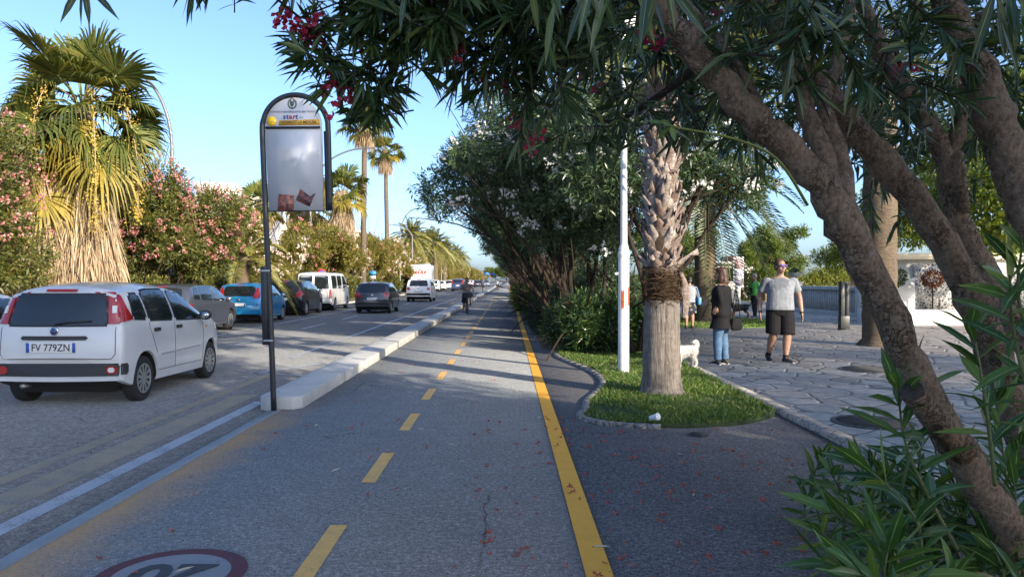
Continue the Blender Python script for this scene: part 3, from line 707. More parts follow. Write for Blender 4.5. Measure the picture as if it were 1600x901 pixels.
bl_copy(8,72,.9,2.7,'light green tree beyond the hedge, left of the advertising board')
bl_copy(21,60,.75,1.9,'light green tree beyond the sunny hedge, right of the walking man')
bl_copy(5,84,1.0,.3,'light green tree far behind the woman in the flowered skirt')
# trees out of frame whose shade falls across the promenade, path and road
bs=broadleaf('leafy shade tree beside the promenade',72,(12,-8,.05),8.2,3.4,M['lime'],1900,z0=.3)
SH='shade trees along the promenade out of frame'
for i,(x,y,s) in enumerate([(12.5,-10.5,1.45),(16,-12,1.25),(19,-6,1.1),(22,-13,1.2),(24,-3,1.15),(10,-14,1.05),(28,-10,1.2),(13,-19,1.1),(20,-20,1.2),(8.6,-5.6,1.32),(11.5,-8.5,1.2)]):
    o=bs if i==0 else copy_tree(bs)
    o.location=(x,y,.05); o.scale=(s,s,s); o.rotation_euler.z=i*1.7; o['group']=SH
for i,x in enumerate((-9.5,-6.5,-3.5,-.5,2.5,5.5)):
    bl_copy(x,420+7*(i%2),1.1,i,'tree closing the view at the far end of the road',1.0,'trees closing the far end of the road')
# hedge beyond the balustrade
rng=tree_rng(77)
def hedge(label,x0,x1,y,h,seed,n=5200,d=1.2):
    rng=tree_rng(seed); t=thing('hedge',label,'hedge',((x0+x1)/2,y,.0)); w=(x1-x0)/2
    P=np.c_[rng.uniform(-w,w,n),rng.uniform(-d,d,n),rng.uniform(0,1,n)**.7*h]
    P[:,2]*=.82+.18*np.sin(P[:,0]*1.3+seed)*np.cos(P[:,0]*.7)+rng.normal(0,.04,n)
    A=unit(rng.normal(0,.5,(n,3))+np.array([0,-.5,.8])); V,Fq,_=sprig_leaves(P,A,9,.3,.16,.07,rng); mesh_obj('foliage',V,Fq,M['hedge'],t)
    mb=MB()
    for k in range(14):
        x=rng.uniform(-w,w); mb.tube([(x,0,-.1),(x+.1,0,h*.4),(x+.2,.1,h*.7)],[.04,.03,.015],5)
    mb.build('stems',WOODD,t); return t
hedge('bright yellow green hedge beyond the balustrade behind the walking man',9,26,56,2.7,3,7500)
hedge('sunny hedge behind the woman in the flowered skirt',-1+4,9,60,2.4,8,4200)
# ------------------------------------------------------------------ foreground leaning oleander tree
def fore_tree():
    rng=tree_rng(101)
    t=thing('oleander_tree','big leaning multi stemmed oleander arching over the camera, with a sawn stub on its trunk','tree',(2.75,3.6,0))
    off=np.array([2.75,3.6,0.0]); A=lambda *a: np.array(at(*a))-off
    def stem(pp,name='stem',n=14,sub=5,wob=.05,mat=WOOD):
        P=np.array([A(x,y,d) for x,y,d,r in pp]); rad=[r*.76 for *_,r in pp]
        Q=smooth_path(np.c_[P,rad],sub); pos=Q[:,:3].copy(); rr_=Q[:,3]
        pos[1:-1]+=rng.normal(0,.007,(len(pos)-2,3))
        for q in rng.integers(2,len(pos)-2,max(2,len(pos)//9)): rr_[q]*=rng.uniform(1.10,1.2)
        mb=MB(); mb.tube(pos,list(rr_*(1+rng.uniform(-.05,.05,len(rr_)))),n,wobble=wob,rng=rng); o=mb.build(name,mat,t,smooth=True); return o
    s1=stem([(1730,1120,3.6,.15),(1660,1000,3.56,.125),(1560,800,3.45,.108),(1462,640,3.36,.098),(1385,480,3.3,.092),(1312,335,3.25,.094),(1245,245,3.2,.085),(1180,185,3.15,.082),(1100,95,3.1,.07),(1030,10,3.05,.062),(965,-90,3.0,.05),(880,-190,3.0,.035)],n=18,sub=7)
    # sawn stub
    a=A(1510,705,3.36); b=A(1428,612,3.10); mb=MB(); P=[a,a*.4+b*.6,b]
    mb.tube(P,[.065,.054,.05],16,wobble=.03,rng=rng)
    st=mb.build('cut_stub',WOOD,s1,smooth=False)
    d=unit(b-a); mb=MB(); mb.tube([b+d*.0005,b+d*.004],[.046,.044],16); mb.build('cut_face',plain('cut_wood',(.05,.037,.03),.95,var=.5,vscale=40),st)
    stem([(1800,1120,4.4,.15),(1690,900,4.28,.125),(1590,640,4.2,.115),(1545,520,4.15,.11),(1490,400,4.1,.105),(1420,300,4.05,.1),(1340,205,4.0,.095),(1270,120,3.9,.085),(1220,50,3.8,.075),(1180,-40,3.7,.06)])
    stem([(1840,1000,4.9,.13),(1720,760,4.85,.11),(1620,560,4.8,.10),(1545,430,4.8,.10),(1495,340,4.8,.095),(1478,250,4.8,.085),(1440,180,4.8,.075),(1390,110,4.7,.07),(1350,20,4.6,.055),(1320,-70,4.5,.045)])
    stem([(1482,260,4.8,.06),(1500,190,4.75,.055),(1515,110,4.7,.045),(1530,20,4.6,.035)])
    stem([(1850,900,3.5,.13),(1720,600,3.45,.11),(1640,400,3.4,.10),(1592,290,3.4,.10),(1555,180,3.4,.095),(1505,70,3.35,.08),(1465,-30,3.3,.07)])
    stem([(1310,330,3.25,.05),(1285,240,3.3,.055),(1255,165,3.35,.05),(1235,90,3.4,.04),(1240,0,3.5,.03)])
    stem([(1322,350,3.26,.05),(1315,250,3.4,.055),(1290,160,3.5,.045),(1320,60,3.6,.035),(1335,-40,3.7,.03)])
    stem([(1505,330,4.8,.05),(1500,285,4.6,.055),(1493,240,4.55,.05)])
    stem([(1200,200,3.16,.03),(1120,60,3.3,.03),(1010,-40,3.5,.022)])
    stem([(1640,400,5.6,.09),(1590,330,5.6,.08),(1550,240,5.6,.06),(1490,120,5.5,.04)])
    # limbs out to foliage clusters  (px,py,depth) then sprigs round each
    hubs=[]
    def limb(pts,r0,r1):
        P=np.array([A(*p) for p in pts]); Q=smooth_path(P,6); mb_l.tube(Q,list(np.linspace(r0,r1,len(Q))),6,wobble=.06,rng=rng)
    mb_l=MB()
    limb([(1030,10,3.05),(900,-30,3.2),(760,-10,3.4),(660,60,3.5),(600,130,3.55),(560,185,3.55)],.03,.005)
    limb([(760,-10,3.4),(640,10,3.5),(540,35,3.5),(470,30,3.5)],.018,.004)
    limb([(640,10,3.5),(580,75,3.5),(530,90,3.5)],.012,.004)
    limb([(680,50,3.5),(640,90,3.5),(570,110,3.5)],.01,.004)
    limb([(900,-30,3.2),(780,60,3.7),(720,120,3.9)],.018,.005)
    limb([(965,-90,3.0),(870,40,3.6),(820,150,3.9),(790,130,4.0)],.02,.005)
    limb([(470,30,3.5),(330,-70,3.2),(180,-60,2.8),(135,-30,2.6)],.006,.003)
    limb([(600,-20,3.5),(470,30,3.5)],.004,.004)
    limb([(1100,95,3.1),(1030,150,3.8),(960,190,4.2),(920,180,4.3)],.024,.005)
    limb([(1180,185,3.15),(1090,170,4.4),(1040,200,4.8)],.024,.005)
    limb([(1220,50,3.8),(1130,130,4.8),(1090,230,5.0)],.022,.005)
    limb([(1350,20,4.6),(1420,130,5.2),(1400,220,5.3)],.022,.006)
    limb([(1465,-30,3.3),(1560,120,4.4),(1580,200,4.6)],.02,.006)
    mb_l.build('twigs',WOODD,t,smooth=True)
    # foliage clusters: (px,py,depth, n sprigs, spread m)
    cl=[(575,175,3.55,4,.09),(550,150,3.55,4,.10),(520,105,3.5,4,.12),(480,60,3.5,3,.08),(500,85,3.5,4,.1),(570,60,3.5,6,.15),(620,25,3.5,8,.18),(560,10,3.5,5,.16),(590,120,3.55,4,.12),(650,85,3.55,6,.16),(640,50,3.5,6,.15),
        (700,40,3.55,16,.25),(750,10,3.5,18,.28),(690,-20,3.4,14,.3),(760,95,3.8,9,.2),(720,125,3.9,4,.12),(800,60,3.7,20,.3),(830,110,3.9,13,.22),(850,20,3.5,22,.3),(610,-30,3.5,10,.25),(520,-30,3.5,8,.2),(450,-50,3.4,5,.15),(300,-60,3.2,3,.15),
        (900,100,4.2,24,.3),(950,60,3.9,26,.35),(960,110,4.5,22,.3),(1000,80,4.5,24,.3),(1060,60,4.6,26,.4),(1070,110,5,24,.35),(1130,60,5,26,.45),(1150,130,5.6,24,.35),(1120,-20,4,26,.5),(1000,-20,3.6,24,.4),(900,-40,3.4,24,.4),
        (1200,40,4.8,26,.4),(1240,140,5.8,18,.35),(1290,30,4.6,24,.4),(1330,130,5.6,20,.35),(1380,60,5,24,.4),(1400,200,5.6,16,.35),(1430,20,4.8,24,.4),(1450,120,5.6,18,.35),(1500,50,5.2,22,.4),(1540,150,5.8,18,.35),(1590,80,5,22,.4),(1570,220,6,12,.3),(1640,150,5,14,.4),(1640,20,4.4,20,.5),(1250,-40,4,26,.5),(1400,-60,4,26,.5),(1550,-60,4,26,.5),(1360,260,6.2,10,.3),(1500,240,6.4,10,.3),
        (1270,100,3.2,5,.1),(1310,110,3.1,3,.08),(1440,110,3.3,5,.12),(1400,90,3.4,4,.12),(1210,60,3.0,4,.12),(1180,20,2.9,4,.12)]
    T=[];AX=[]
    for px,py,dd,n,sp in cl:
        if 840<px<1190 and py>30: py-=55; n=int(n*.8)
        c=A(px,py,dd)
        for i in range(n):
            o=rng.normal(0,1,3); o/=max(1,np.linalg.norm(o)); o*=sp*1.05*(1.0+.9*(px>860))
            T.append(c+o+np.array([0,0,.03])); AX.append(unit(o)*.6+np.array([-.1,-.1,.0])+rng.normal(0,.4,3)+np.array([0,0,-.1]))
    # canopy mass above the frame and overhead: closes the roof and throws the shade
    n=260; P=np.c_[rng.uniform(-1.6,4.6,n),rng.uniform(1.2,6.8,n),rng.uniform(3.0,4.4,n)]; 
    P[:,2]+=.35*np.sin(P[:,0]*2.1)*np.cos(P[:,1]*1.7); P=P[P[:,2]>CAM_H+.29*P[:,1]+.2]; P=P[(P[:,1]>2.4)|(P[:,2]>2.9)]
    for p in P: T.append(p-off); AX.append(rng.normal(0,.6,3)+np.array([0,0,.3]))
    T=np.array(T);AX=np.array(AX)
    V,Fq,uv=sprig_leaves(T,AX,18,.20,.145,.021,rng,True,.22,(20,80))
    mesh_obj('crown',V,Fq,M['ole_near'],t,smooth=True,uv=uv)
    # fine twigs of every sprig
    mb=MB()
    Au=unit(AX)
    for p,a in zip(T,Au): mb.tube([p-a*.24,p-a*.12,p-a*.01],[.0045,.0035,.002],4,cap=False)
    mb.build('twigs',WOODD,t)
    # big pale leaves dangling close to the lens
    V=[];nn=0
    Ts=[];Ds=[]
    for px,py,dd,k in [(945,-25,2.0,5),(905,-15,2.1,4),(1010,-30,1.9,5),(1570,-30,1.9,7),(1540,0,2.0,4),(1600,20,1.9,4),(135,-22,2.6,0),(870,-30,2.4,3),(640,-20,2.8,3)]:
        c=A(px,py,dd)
        for i in range(k): Ts.append(c+rng.normal(0,.035,3)); Ds.append(np.array([rng.normal(.1,.35),rng.normal(0,.3),-1]))
    for dx,dz in ((-.5,-.8),(.15,-1),(.75,-.7),(-.05,-.9)): Ts.append(A(135,-25,2.6)); Ds.append(np.array([dx,0,dz]))
    V,Fq,uv=leaf_arrays(np.array(Ts),np.array(Ds),.16*rng.uniform(.75,1.1,len(Ts)),.024,rng,True,.1,up=np.array([0,-1,.3]))
    mesh_obj('hanging_leaves',V,Fq,M['ole_near'],t,smooth=True,uv=uv)
    # thin yellow green shoot crossing the trunk palm
    P=smooth_path([A(1262,320,3.15),(A(1215,250,3.0)),A(1150,218,2.9),A(1060,200,2.85),A(1045,195,2.85)],6)
    mb=MB(); mb.tube(P,list(np.linspace(.007,.003,len(P))),6); sh=mb.build('green_shoot',plain('green_twig',(.14,.17,.03),.5),t)
    e=A(1048,197,2.85)
    V,Fq,uv=leaf_arrays(np.array([e,e,e,e]),np.array([[-1,0,.3],[-.7,.3,-.6],[.2,-.3,-.9],[-.4,-.1,.2]],float),np.array([.10,.07,.06,.05]),.022,rng,True,.1,up=np.array([0,-1,.4]))
    mesh_obj('shoot_leaves',V,Fq,M['ole_shrub'],sh,smooth=True,uv=uv)
    # flowers and buds
    B=[]
    for px,py,dd,n in [(445,28,3.5,5),(440,42,3.5,3),(478,50,3.5,8),(490,47,3.5,6),(540,145,3.55,8),(520,138,3.55,3),(515,165,3.5,3),(752,118,3.9,5),(720,80,3.6,5),(793,128,4,7),(782,30,3.7,5),(840,60,3.9,4),(810,185,4.1,7),(830,225,4.2,7),(1025,62,4,7),(1115,20,4.6,5),(1170,80,4.8,4),(1428,106,4.6,4),(560,5,3.5,3),(920,130,4.3,3)]:
        c=A(px,py,dd)
        for i in range(n): B.append(c+rng.normal(0,.028,3))
    V,Fq,uv=blossoms(np.array(B),rng,.022,7); mesh_obj('blossoms',V,Fq,M['deep_pink'],t)
    return t
fore_tree()
# ------------------------------------------------------------------ foreground oleander shoots (suckers) at bottom right
def shoots():
    rng=tree_rng(202); t=thing('oleander_shrub','long leaved oleander suckers at the bottom right round the leaning trunk','shrub',(2.0,3.1,0)); off=np.array([2.0,3.1,0])
    A=lambda *a: np.array(at(*a))-off
    Ts=[];st=MB();V_=[];F_=[];U_=[];nb=0
    def shoot(base,tip,n,L,W,frac=.75):
        nonlocal nb
        base=np.array(base);tip=np.array(tip); mid=(base+tip)/2+np.r_[rng.normal(0,.04,2),.05]
        P=smooth_path([base,mid,tip],10); st.tube(P,list(np.linspace(.009,.003,len(P))),6)
        i0=int((1-frac)*(len(P)-1)); k=n; idx=np.clip(np.linspace(i0,len(P)-1,k).astype(int),0,len(P)-2)
        pos=P[idx]; ax=unit(P[idx+1]-P[idx]); ph=np.arange(k)*2.25+rng.uniform(0,6); u=np.linspace(0,1,k)
        e1=unit(np.cross(ax,np.array([.3,.9,.1]))); e2=np.cross(ax,e1)
        rad=e1*np.cos(ph)[:,None]+e2*np.sin(ph)[:,None]; th=np.radians(78-48*u+rng.normal(0,7,k))
        D=ax*np.cos(th)[:,None]+rad*np.sin(th)[:,None]
        V,Fq,uv=leaf_arrays(pos,D,L*rng.uniform(.75,1.15,k)*(1-.35*u**4),W*rng.uniform(.8,1.15,k),rng,True,.16,up=ax)
        V_.append(V);F_.append(Fq+nb);U_.append(uv);nb+=len(V)
    # (tip px,py,depth)(base px,py,depth) n L W
    for a,b,n,L,W in [((1300,800,2.75),(1420,960,2.8),22,.21,.030),((1345,720,3.0),(1440,930,3.0),24,.20,.029),((1290,880,2.6),(1420,990,2.6),20,.20,.030),((1440,760,2.9),(1480,960,2.9),24,.20,.03),((1500,700,3.0),(1520,940,3.1),24,.20,.03),((1405,600,3.15),(1500,860,3.3),26,.22,.032),((1425,545,3.2),(1510,800,3.4),18,.21,.03),((1560,610,2.8),(1600,900,2.9),24,.20,.03),
                      ((1580,430,2.35),(1640,700,2.5),22,.18,.026),((1600,380,2.3),(1650,620,2.45),14,.17,.024),((1395,850,2.6),(1440,1020,2.6),22,.19,.03),((1460,900,2.4),(1480,1050,2.45),22,.18,.03),((1540,830,2.6),(1560,1020,2.6),24,.19,.03),((1590,740,2.6),(1600,980,2.6),24,.19,.03),((1350,900,2.4),(1400,1050,2.4),18,.18,.029),
                      ((1520,500,3.0),(1560,760,3.1),18,.2,.028),((1545,640,3.4),(1580,860,3.5),20,.2,.028),((1460,660,3.4),(1520,900,3.5),20,.2,.03),((1600,560,3.0),(1630,800,3.0),18,.2,.028),((1640,880,2.3),(1650,1050,2.3),20,.18,.03)]:
        pb=A(*b); pb[2]=max(pb[2],-.02) if pb[2]>-.3 else -.02
        dm=1.32 if a[0]>1420 and a[1]>520 else 1.0; ta=A(a[0],a[1],a[2]*dm); pb=A(b[0],b[1],b[2]*dm); pb[2]=max(pb[2],-.02); shoot(pb,ta,int(n*.8),L*1.3*(1.15 if dm>1 else 1),W*1.5)
    for i in range(26):
        x,y=rng.uniform(1.5,2.7),rng.uniform(2.5,4.0); h=rng.uniform(.25,.75)
        if x<1.7 and y<3.0: continue
        if x>1.75 and y<3.75: y+=.9
        shoot(np.array([x,y,0])-off,np.array([x+rng.normal(-.1,.12),y+rng.normal(-.05,.12),h])-off,18,.23,.038)
    mesh_obj('foliage',np.concatenate(V_),np.concatenate(F_),M['ole_shrub'],t,smooth=True,uv=np.concatenate(U_))
    st.build('stems',plain('green_stem',(.10,.12,.04),.55),t,smooth=True)
shoots()
# ------------------------------------------------------------------ shaggy palm trunk on the lawn island
def shaggy():
    rng=tree_rng(303); t=thing('palm_tree','shaggy palm trunk with old leaf bases over a fibrous band, standing on the lawn island','palm',(2.05,10.2,.03))
    m,nt,b=nmat('grey_palm_bark'); v=coords(nt,'obj',(16,16,1.2)); f=noise(nt,v,2.2,6,.7)
    g=noise(nt,coords(nt,'obj',(3,3,9)),2,4)
    c=ramp(nt,f,[(.32,(.06,.05,.045)),(.5,(.21,.185,.165)),(.7,(.32,.285,.25))]); c=mixc(nt,ramp(nt,g,[(.4,.4),(.6,0)]),c,(.12,.10,.085))
    nt.links.new(c,b.inputs['Base Color']); b.inputs['Roughness'].default_value=.95; bump(nt,b,f,1.0,.04)
    mb=MB(); zs=[-.05,.02,.10,.25,.6,1.0,1.25]; rs=[.36,.31,.275,.255,.245,.24,.23]
    P=smooth_path([(0,0,z,r) for z,r in zip(zs,rs)],5); mb.tube(P[:,:3],list(P[:,3]),30,wobble=.035,rng=rng)
    mb.build('trunk',m,t,smooth=True)
    mb=MB(); mb.tube([(0,0,1.2),(0,0,1.9),(-.01,0,3.2),(0,0,4.6)],[.20,.20,.19,.18],16); mb.build('core',plain('palm_core',(.05,.032,.02),.95,var=.5,vscale=20),t,smooth=True)
    # fibre band
    n=900; ph=rng.uniform(0,2*np.pi,n); z=rng.uniform(1.22,1.72,n); rr_=.215+.02*np.sin((z-1.2)/.5*np.pi)
    B=np.c_[rr_*np.cos(ph),rr_*np.sin(ph),z]; D=np.c_[-np.sin(ph),np.cos(ph),rng.normal(0,.35,n)]*rng.choice([-1,1],n)[:,None]+np.c_[np.cos(ph),np.sin(ph),np.zeros(n)]*.12
    V,Fq,_=leaf_arrays(B,D,.16,.012,rng,droop=.2); mesh_obj('fibre_band',V,Fq,leaf_mat('brown_fibre',(.022,.014,.009),(.10,.065,.04),.9,.05,spec=.1),t)
    # leaf bases
    bm_m,nt,b=nmat('leaf_base'); rnd=nt.nodes.new('ShaderNodeNewGeometry').outputs['Random Per Island']
    c=ramp(nt,rnd,[(0,(.15,.10,.08)),(.5,(.26,.21,.185)),(1,(.42,.37,.34))]); f=noise(nt,coords(nt,'obj'),30,4); c=mixc(nt,ramp(nt,f,[(.4,.55),(.62,0)]),c,(.06,.035,.025))
    nt.links.new(c,b.inputs['Base Color']); b.inputs['Roughness'].default_value=.85; bump(nt,b,f,.6,.01)
    mb=MB(); nrow=19
    def base(ph,z,L,w,out,r0=.2,tw=0,th=.022,jag=True):
        e=Vector((math.cos(ph),math.sin(ph),0)); s=Vector((-math.sin(ph),math.cos(ph),0)); V=[]
        K=6
        for k in range(K):
            u=k/(K-1); o=r0+out*(u**1.6); zz=z+L*u-.25*L*u*u*0; ww=w*(1-.48*u-.2*u**3)*(1 if k else 1.1)
            c=e*o+s*(tw*u)+Vector((0,0,zz))
            for sx in (-1,-.33,.33,1):
                cv=-abs(sx)**2*.45*ww*.6
                jit=rng.normal(0,.014) if (k==K-1) else 0
                V.append(c+s*(sx*ww*.5)+e*cv+Vector((0,0,jit*3)))
        nV=len(V); V2=[v-e*th for v in V]; Fc=[]
        for k in range(K-1):
            for j in range(3):
                a=k*4+j; Fc.append((a,a+1,a+5,a+4)); Fc.append((nV+a,nV+a+4,nV+a+5,nV+a+1))
        for k in range(K-1):
            a=k*4; Fc.append((a,a+4,nV+a+4,nV+a)); Fc.append((a+3,nV+a+3,nV+a+7,a+7))
        for j in range(3): Fc.append((j,nV+j,nV+j+1,j+1)); a=(K-1)*4+j; Fc.append((a,a+1,nV+a+1,nV+a))
        mb.add([tuple(v) for v in V+V2],Fc)
    for i in range(24):
        z=1.60+i*.105
        for j in range(8):
            ph=j*2*math.pi/8+(i%2)*math.pi/8+i*.17+rng.normal(0,.12)
            base(ph,z+rng.normal(0,.03),rng.uniform(.17,.27),rng.uniform(.20,.29),rng.uniform(.03,.09)*(1.6 if rng.uniform()<.15 else 1),tw=rng.normal(0,.07))
    # a few bigger torn bases at the band, one hanging flap
    base(-.35,1.62,.28,.30,.28,tw=.06); base(-2.0,1.58,.22,.34,.10,tw=-.05); base(-2.9,1.60,.24,.2,.16); base(-1.2,1.60,.2,.34,.09); base(.4,1.60,.26,.25,.15)
    mb.build('leaf_bases',bm_m,t,smooth=True)
    mb=MB(); e=[(.24,-.06,1.62),(.30,-.07,1.45),(.31,-.08,1.2),(.29,-.08,1.02)]
    for w_ in (1,): 
        P=smooth_path([(*p,0) for p in e],5)[:,:3]; V=[];ws=[.05,.085,.1,.055]; wsS=np.interp(np.linspace(0,1,len(P)),[0,.33,.66,1],ws)
        for p,w in zip(P,wsS):
            for sx in (-1,0,1):
                for dy in (0,.012): V.append((p[0]+sx*w*.45,p[1]-.015*(1-abs(sx))+dy,p[2]))
        Fc=[]
        for k in range(len(P)-1):
            for j in range(2):
                a=k*6+j*2; Fc.append((a,a+2,a+8,a+6)); Fc.append((a+1,a+7,a+9,a+3))
        mb.add(V,Fc)
    mb.build('torn_flap',bm_m,t,smooth=True)
    # crown hidden up in the oleanders
    V=[];Fq=[];pet=MB()
    for i in range(22):
        ph=i*2.399; e=math.radians(75-95*i/22); d=np.array([math.cos(ph)*math.cos(e),math.sin(ph)*math.cos(e),math.sin(e)]); hub=np.array([0,0,4.6])+d*1.0
        fan_leaf(hub,d+np.array([0,0,-.2]),.9,rng,V,Fq,.4,22); pet.tube([(0,0,4.4),tuple(hub)],[.03,.015],5)
    mesh_obj('crown',V,Fq,M['fan'],t); pet.build('leaf_stalks',plain('palm_stalk_b',(.18,.20,.06),.6),t)
shaggy()
# ------------------------------------------------------------------ white lamp post with orange stickers
WHITE=plain('white_painted_steel',(.62,.64,.66),.45,var=.12,vscale=9)
ORNG=plain('torn_orange_sticker',(.45,.10,.04),.7,var=.75,vscale=40)
def white_post():
    t=thing('lamp_post','white painted steel lamp post with torn orange stickers on the lawn island','lamp post',(1.90,12.55,.03))
    mb=MB(); mb.lathe([(.092,-.05),(.09,0),(.09,1.90),(.078,1.93)],n=20); mb.build('base_column',WHITE,t,auto=40)
    mb=MB(); mb.lathe([(.075,1.89),(.098,1.90),(.098,1.96),(.085,1.98),(.085,2.03),(.072,2.06),(.062,2.10)],n=20); mb.build('collar',WHITE,t,auto=30)
    mb=MB(); mb.lathe([(.058,2.08),(.052,3.6),(.045,5.6)],n=16); mb.build('pole',WHITE,t,auto=40)
    mb=MB(); mb.lathe([(.05,5.58),(.16,5.62),(.2,5.75),(.17,6.0),(.05,6.05)],n=16); mb.build('lamp_head',plain('lamp_globe',(.7,.7,.68),.3),t,auto=40)
    mb=MB(); mb.box(-.145,-.085,-.03,.03,1.60,1.64); mb.build('bracket',WHITE,t,bevel=.004)
    for a0,a1,z0,z1 in ((R(-125),R(-90),1.06,1.34),(R(-55),R(-30),1.10,1.40)):
        V=[];Fc=[]; n=6
        for k in range(n+1):
            a=a0+(a1-a0)*k/n; r=.0935
            V+= [(r*math.cos(a),r*math.sin(a),z0+.02*math.sin(k*2.1)),(r*math.cos(a),r*math.sin(a),z1+.025*math.sin(k*1.7))]
        for k in range(n): Fc.append((2*k,2*k+2,2*k+3,2*k+1))
        mesh_obj('sticker',V,Fc,ORNG,t)
white_post()
# ------------------------------------------------------------------ bus stop sign
BLK=plain('black_powder_coat',(.012,.016,.024),.35,spec=.5)
PANEL=plain('sign_panel_white',(.55,.57,.60),.25,spec=.5,coat=.3)
def bus_sign():
    Y=9.12; k=Y/F_PX
    base=gp(428,640); base.y=Y; base.x=(428-CX)*k
    t=thing('bus_stop_sign','arched black framed bus stop sign with a blank white timetable panel, leaning slightly','bus stop sign',(base.x,Y,-.0))
    P=lambda px,py: Vector(((px-CX)*k-base.x,0,CAM_H-(py-HY)*k))
    # frame: one bent pipe, left leg runs down to the ground
    x0=P(411,330).x; x1=P(516,330).x
    pts=[P(428,643),P(424,520),P(420,420),P(416,330),P(412.5,240),P(411.5,200)]
    arc=[]
    for a in np.linspace(math.pi,0,15)[1:-1]:
        arc.append(P(463+50.5*math.cos(a),199-49*math.sin(a)))
    pts+=arc+[P(513.5,200),P(515,260),P(516,329)]
    Q=smooth_path(pts,4)
    mb=MB(); mb.tube(Q,.033,14); mb.build('frame_pipe',BLK,t,smooth=True)
    # second, deeper profile on the right side
    mb=MB(); mb.tube([P(508,205)+Vector((0,.05,0)),P(509.5,260)+Vector((0,.05,0)),P(511,329)+Vector((0,.05,0))],.022,10)
    mb.build('side_pipe',BLK,t,smooth=True)
    # panel
    out=[P(422,331),P(418,250),P(416.5,208)]
    for a in np.linspace(math.pi,0,17)[1:-1]: out.append(P(460.5+44*math.cos(a),199-45*math.sin(a)))
    out+=[P(504.5,208),P(507,330)]
    V=[(p.x,-.012,p.z) for p in out]+[(p.x,.012,p.z) for p in out]; n=len(out)
    Fc=[tuple(range(n)),tuple(range(n,2*n))[::-1]]+[(i,n+i,n+(i+1)%n,(i+1)%n) for i in range(n)]
    pan=mesh_obj('sign_panel',V,Fc,PANEL,t)
    bar=MB(); 
    def quad(o,pp,y,mat,name,par,th=.003):
        q=[P(*p) for p in pp]; m=MB(); nn=len(q)
        m.add([(v.x,y-th,v.z) for v in q]+[(v.x,y,v.z) for v in q],[tuple(range(nn)),tuple(range(nn,2*nn))[::-1]]+[(i,nn+i,nn+(i+1)%nn,(i+1)%nn) for i in range(nn)])
        return m.build(name,mat,par)
    quad(0,[(417,203),(502,202),(502,198.5),(417,199.5)],-.012,BLK,'panel_divider',t,.012)
    quad(0,[(421,331.5),(508,330.5),(508,329),(421,330)],-.012,BLK,'bottom_rail',t,.012)
    YB=plain('stop_name_yellow',(.68,.37,.03),.4); quad(0,[(437.5,197.5),(501,196.5),(500,187.5),(437.5,190)],-.0122,YB,'name_strip',pan)
    c=P(426.5,191); m=MB(); m.lathe([(.057,-.0155),(.057,-.0122)],(c.x,0,c.z),28,axis='y'); m.build('yellow_disc',plain('disc_yellow',(.72,.47,.02),.4),pan)
    INK=plain('sign_ink',(.03,.03,.04),.5)
    def word(txt,px,py,h,mat,name,sx=1.0,rot=0,bold=0.0):
        c=P(px,py); mt=Matrix.Translation((c.x,-.0165,c.z))@Matrix.Rotation(R(90),4,'X')@Matrix.Rotation(rot,4,'Z')
        return text_mesh(name,txt,h,mat,pan,mt,.0006,bold,sx=sx)
    word('4 CHALET LA MEDUSA',469,192.6,.044,INK,'stop_name',.93,R(.5),.0008)
    word('COMUNE DI SAN BENEDETTO DEL TRONTO',460,176.3,.029,plain('sign_ink_grey',(.10,.10,.11),.5),'town_name',.93,R(.3))
    word('LL01',426.5,191.3,.034,plain('disc_ink',(.30,.20,.02),.5),'stop_code')
    cols=[(.03,.05,.22),(.03,.05,.22),(.5,.03,.05),(.5,.03,.05),(.03,.05,.22),(.35,.03,.08)]
    for i,(ch,x) in enumerate(zip('start',(446.5,451.2,456.2,461.5,465.8))):
        word(ch,x,184,.080,plain('logo_ink',cols[i],.5),'logo_letter',1.05,0,.002)
    word('.',442,184,.06,INK,'logo_letter'); word('s.p.a.',472.5,184.8,.026,INK,'logo_letter')
    # crest: wreath and shield
    c=P(458.5,164); m=MB()
    for sg in (-1,1):
        for q in range(7):
            a=R(-80+q*24); p=(c.x+sg*.047*math.cos(a),-.0135,c.z+.052*math.sin(a)); m.ball(p,(.010,.001,.015),6)
    m.prism([(c.x-.024,c.z+.03),(c.x-.024,c.z-.012),(c.x,c.z-.035),(c.x+.024,c.z-.012),(c.x+.024,c.z+.03)],.0122,.0150,0,Matrix.Rotation(R(90),4,'X'))
    m.build('town_crest',plain('crest_green',(.10,.13,.10),.6),pan)
    m=MB(); m.box(c.x-.016,c.x+.016,-.0145,-.0122,c.z+.062,c.z+.078); m.build('crest_crown',plain('crest_red',(.5,.14,.05),.6),pan)
    # stickers
    def sticker_mat(nm):
        m,nt,b=nmat(nm); v=coords(nt,'obj'); f=noise(nt,v,22,5,.7); w=noise(nt,coords(nt,'obj',(1,1,4)),16,3)
        cc=ramp(nt,f,[(.38,(.03,.03,.04)),(.5,(.22,.07,.05)),(.62,(.36,.13,.09))]); cc=mixc(nt,ramp(nt,w,[(.55,0),(.6,.8)]),cc,(.05,.06,.08)); nt.links.new(cc,b.inputs['Base Color']); b.inputs['Roughness'].default_value=.5; return m
    SM=sticker_mat('rust_red_sticker')
    quad(0,[(435,330),(460,330),(461.5,306),(437,304)],-.0122,SM,'square_sticker',pan)
    quad(0,[(463.5,313.5),(485.5,323.5),(495,301),(486,307.5),(471,296)],-.0122,SM,'torn_sticker',pan)
    # old post stump strapped beside the pole
    pts=[P(414,541),P(410.5,416)]
    d=(pts[1]-pts[0]); m=MB()
    a=P(419,538);b_=P(416.5,416)
    m.add([(p.x+sx,y,p.z) for p in (a,b_) for sx in (-.058,.012) for y in (-.03,.045)],[(0,2,3,1),(4,5,7,6),(0,4,6,2),(1,3,7,5),(0,1,5,4),(2,6,7,3)])
    m.build('strapped_post',BLK,t,bevel=.006)
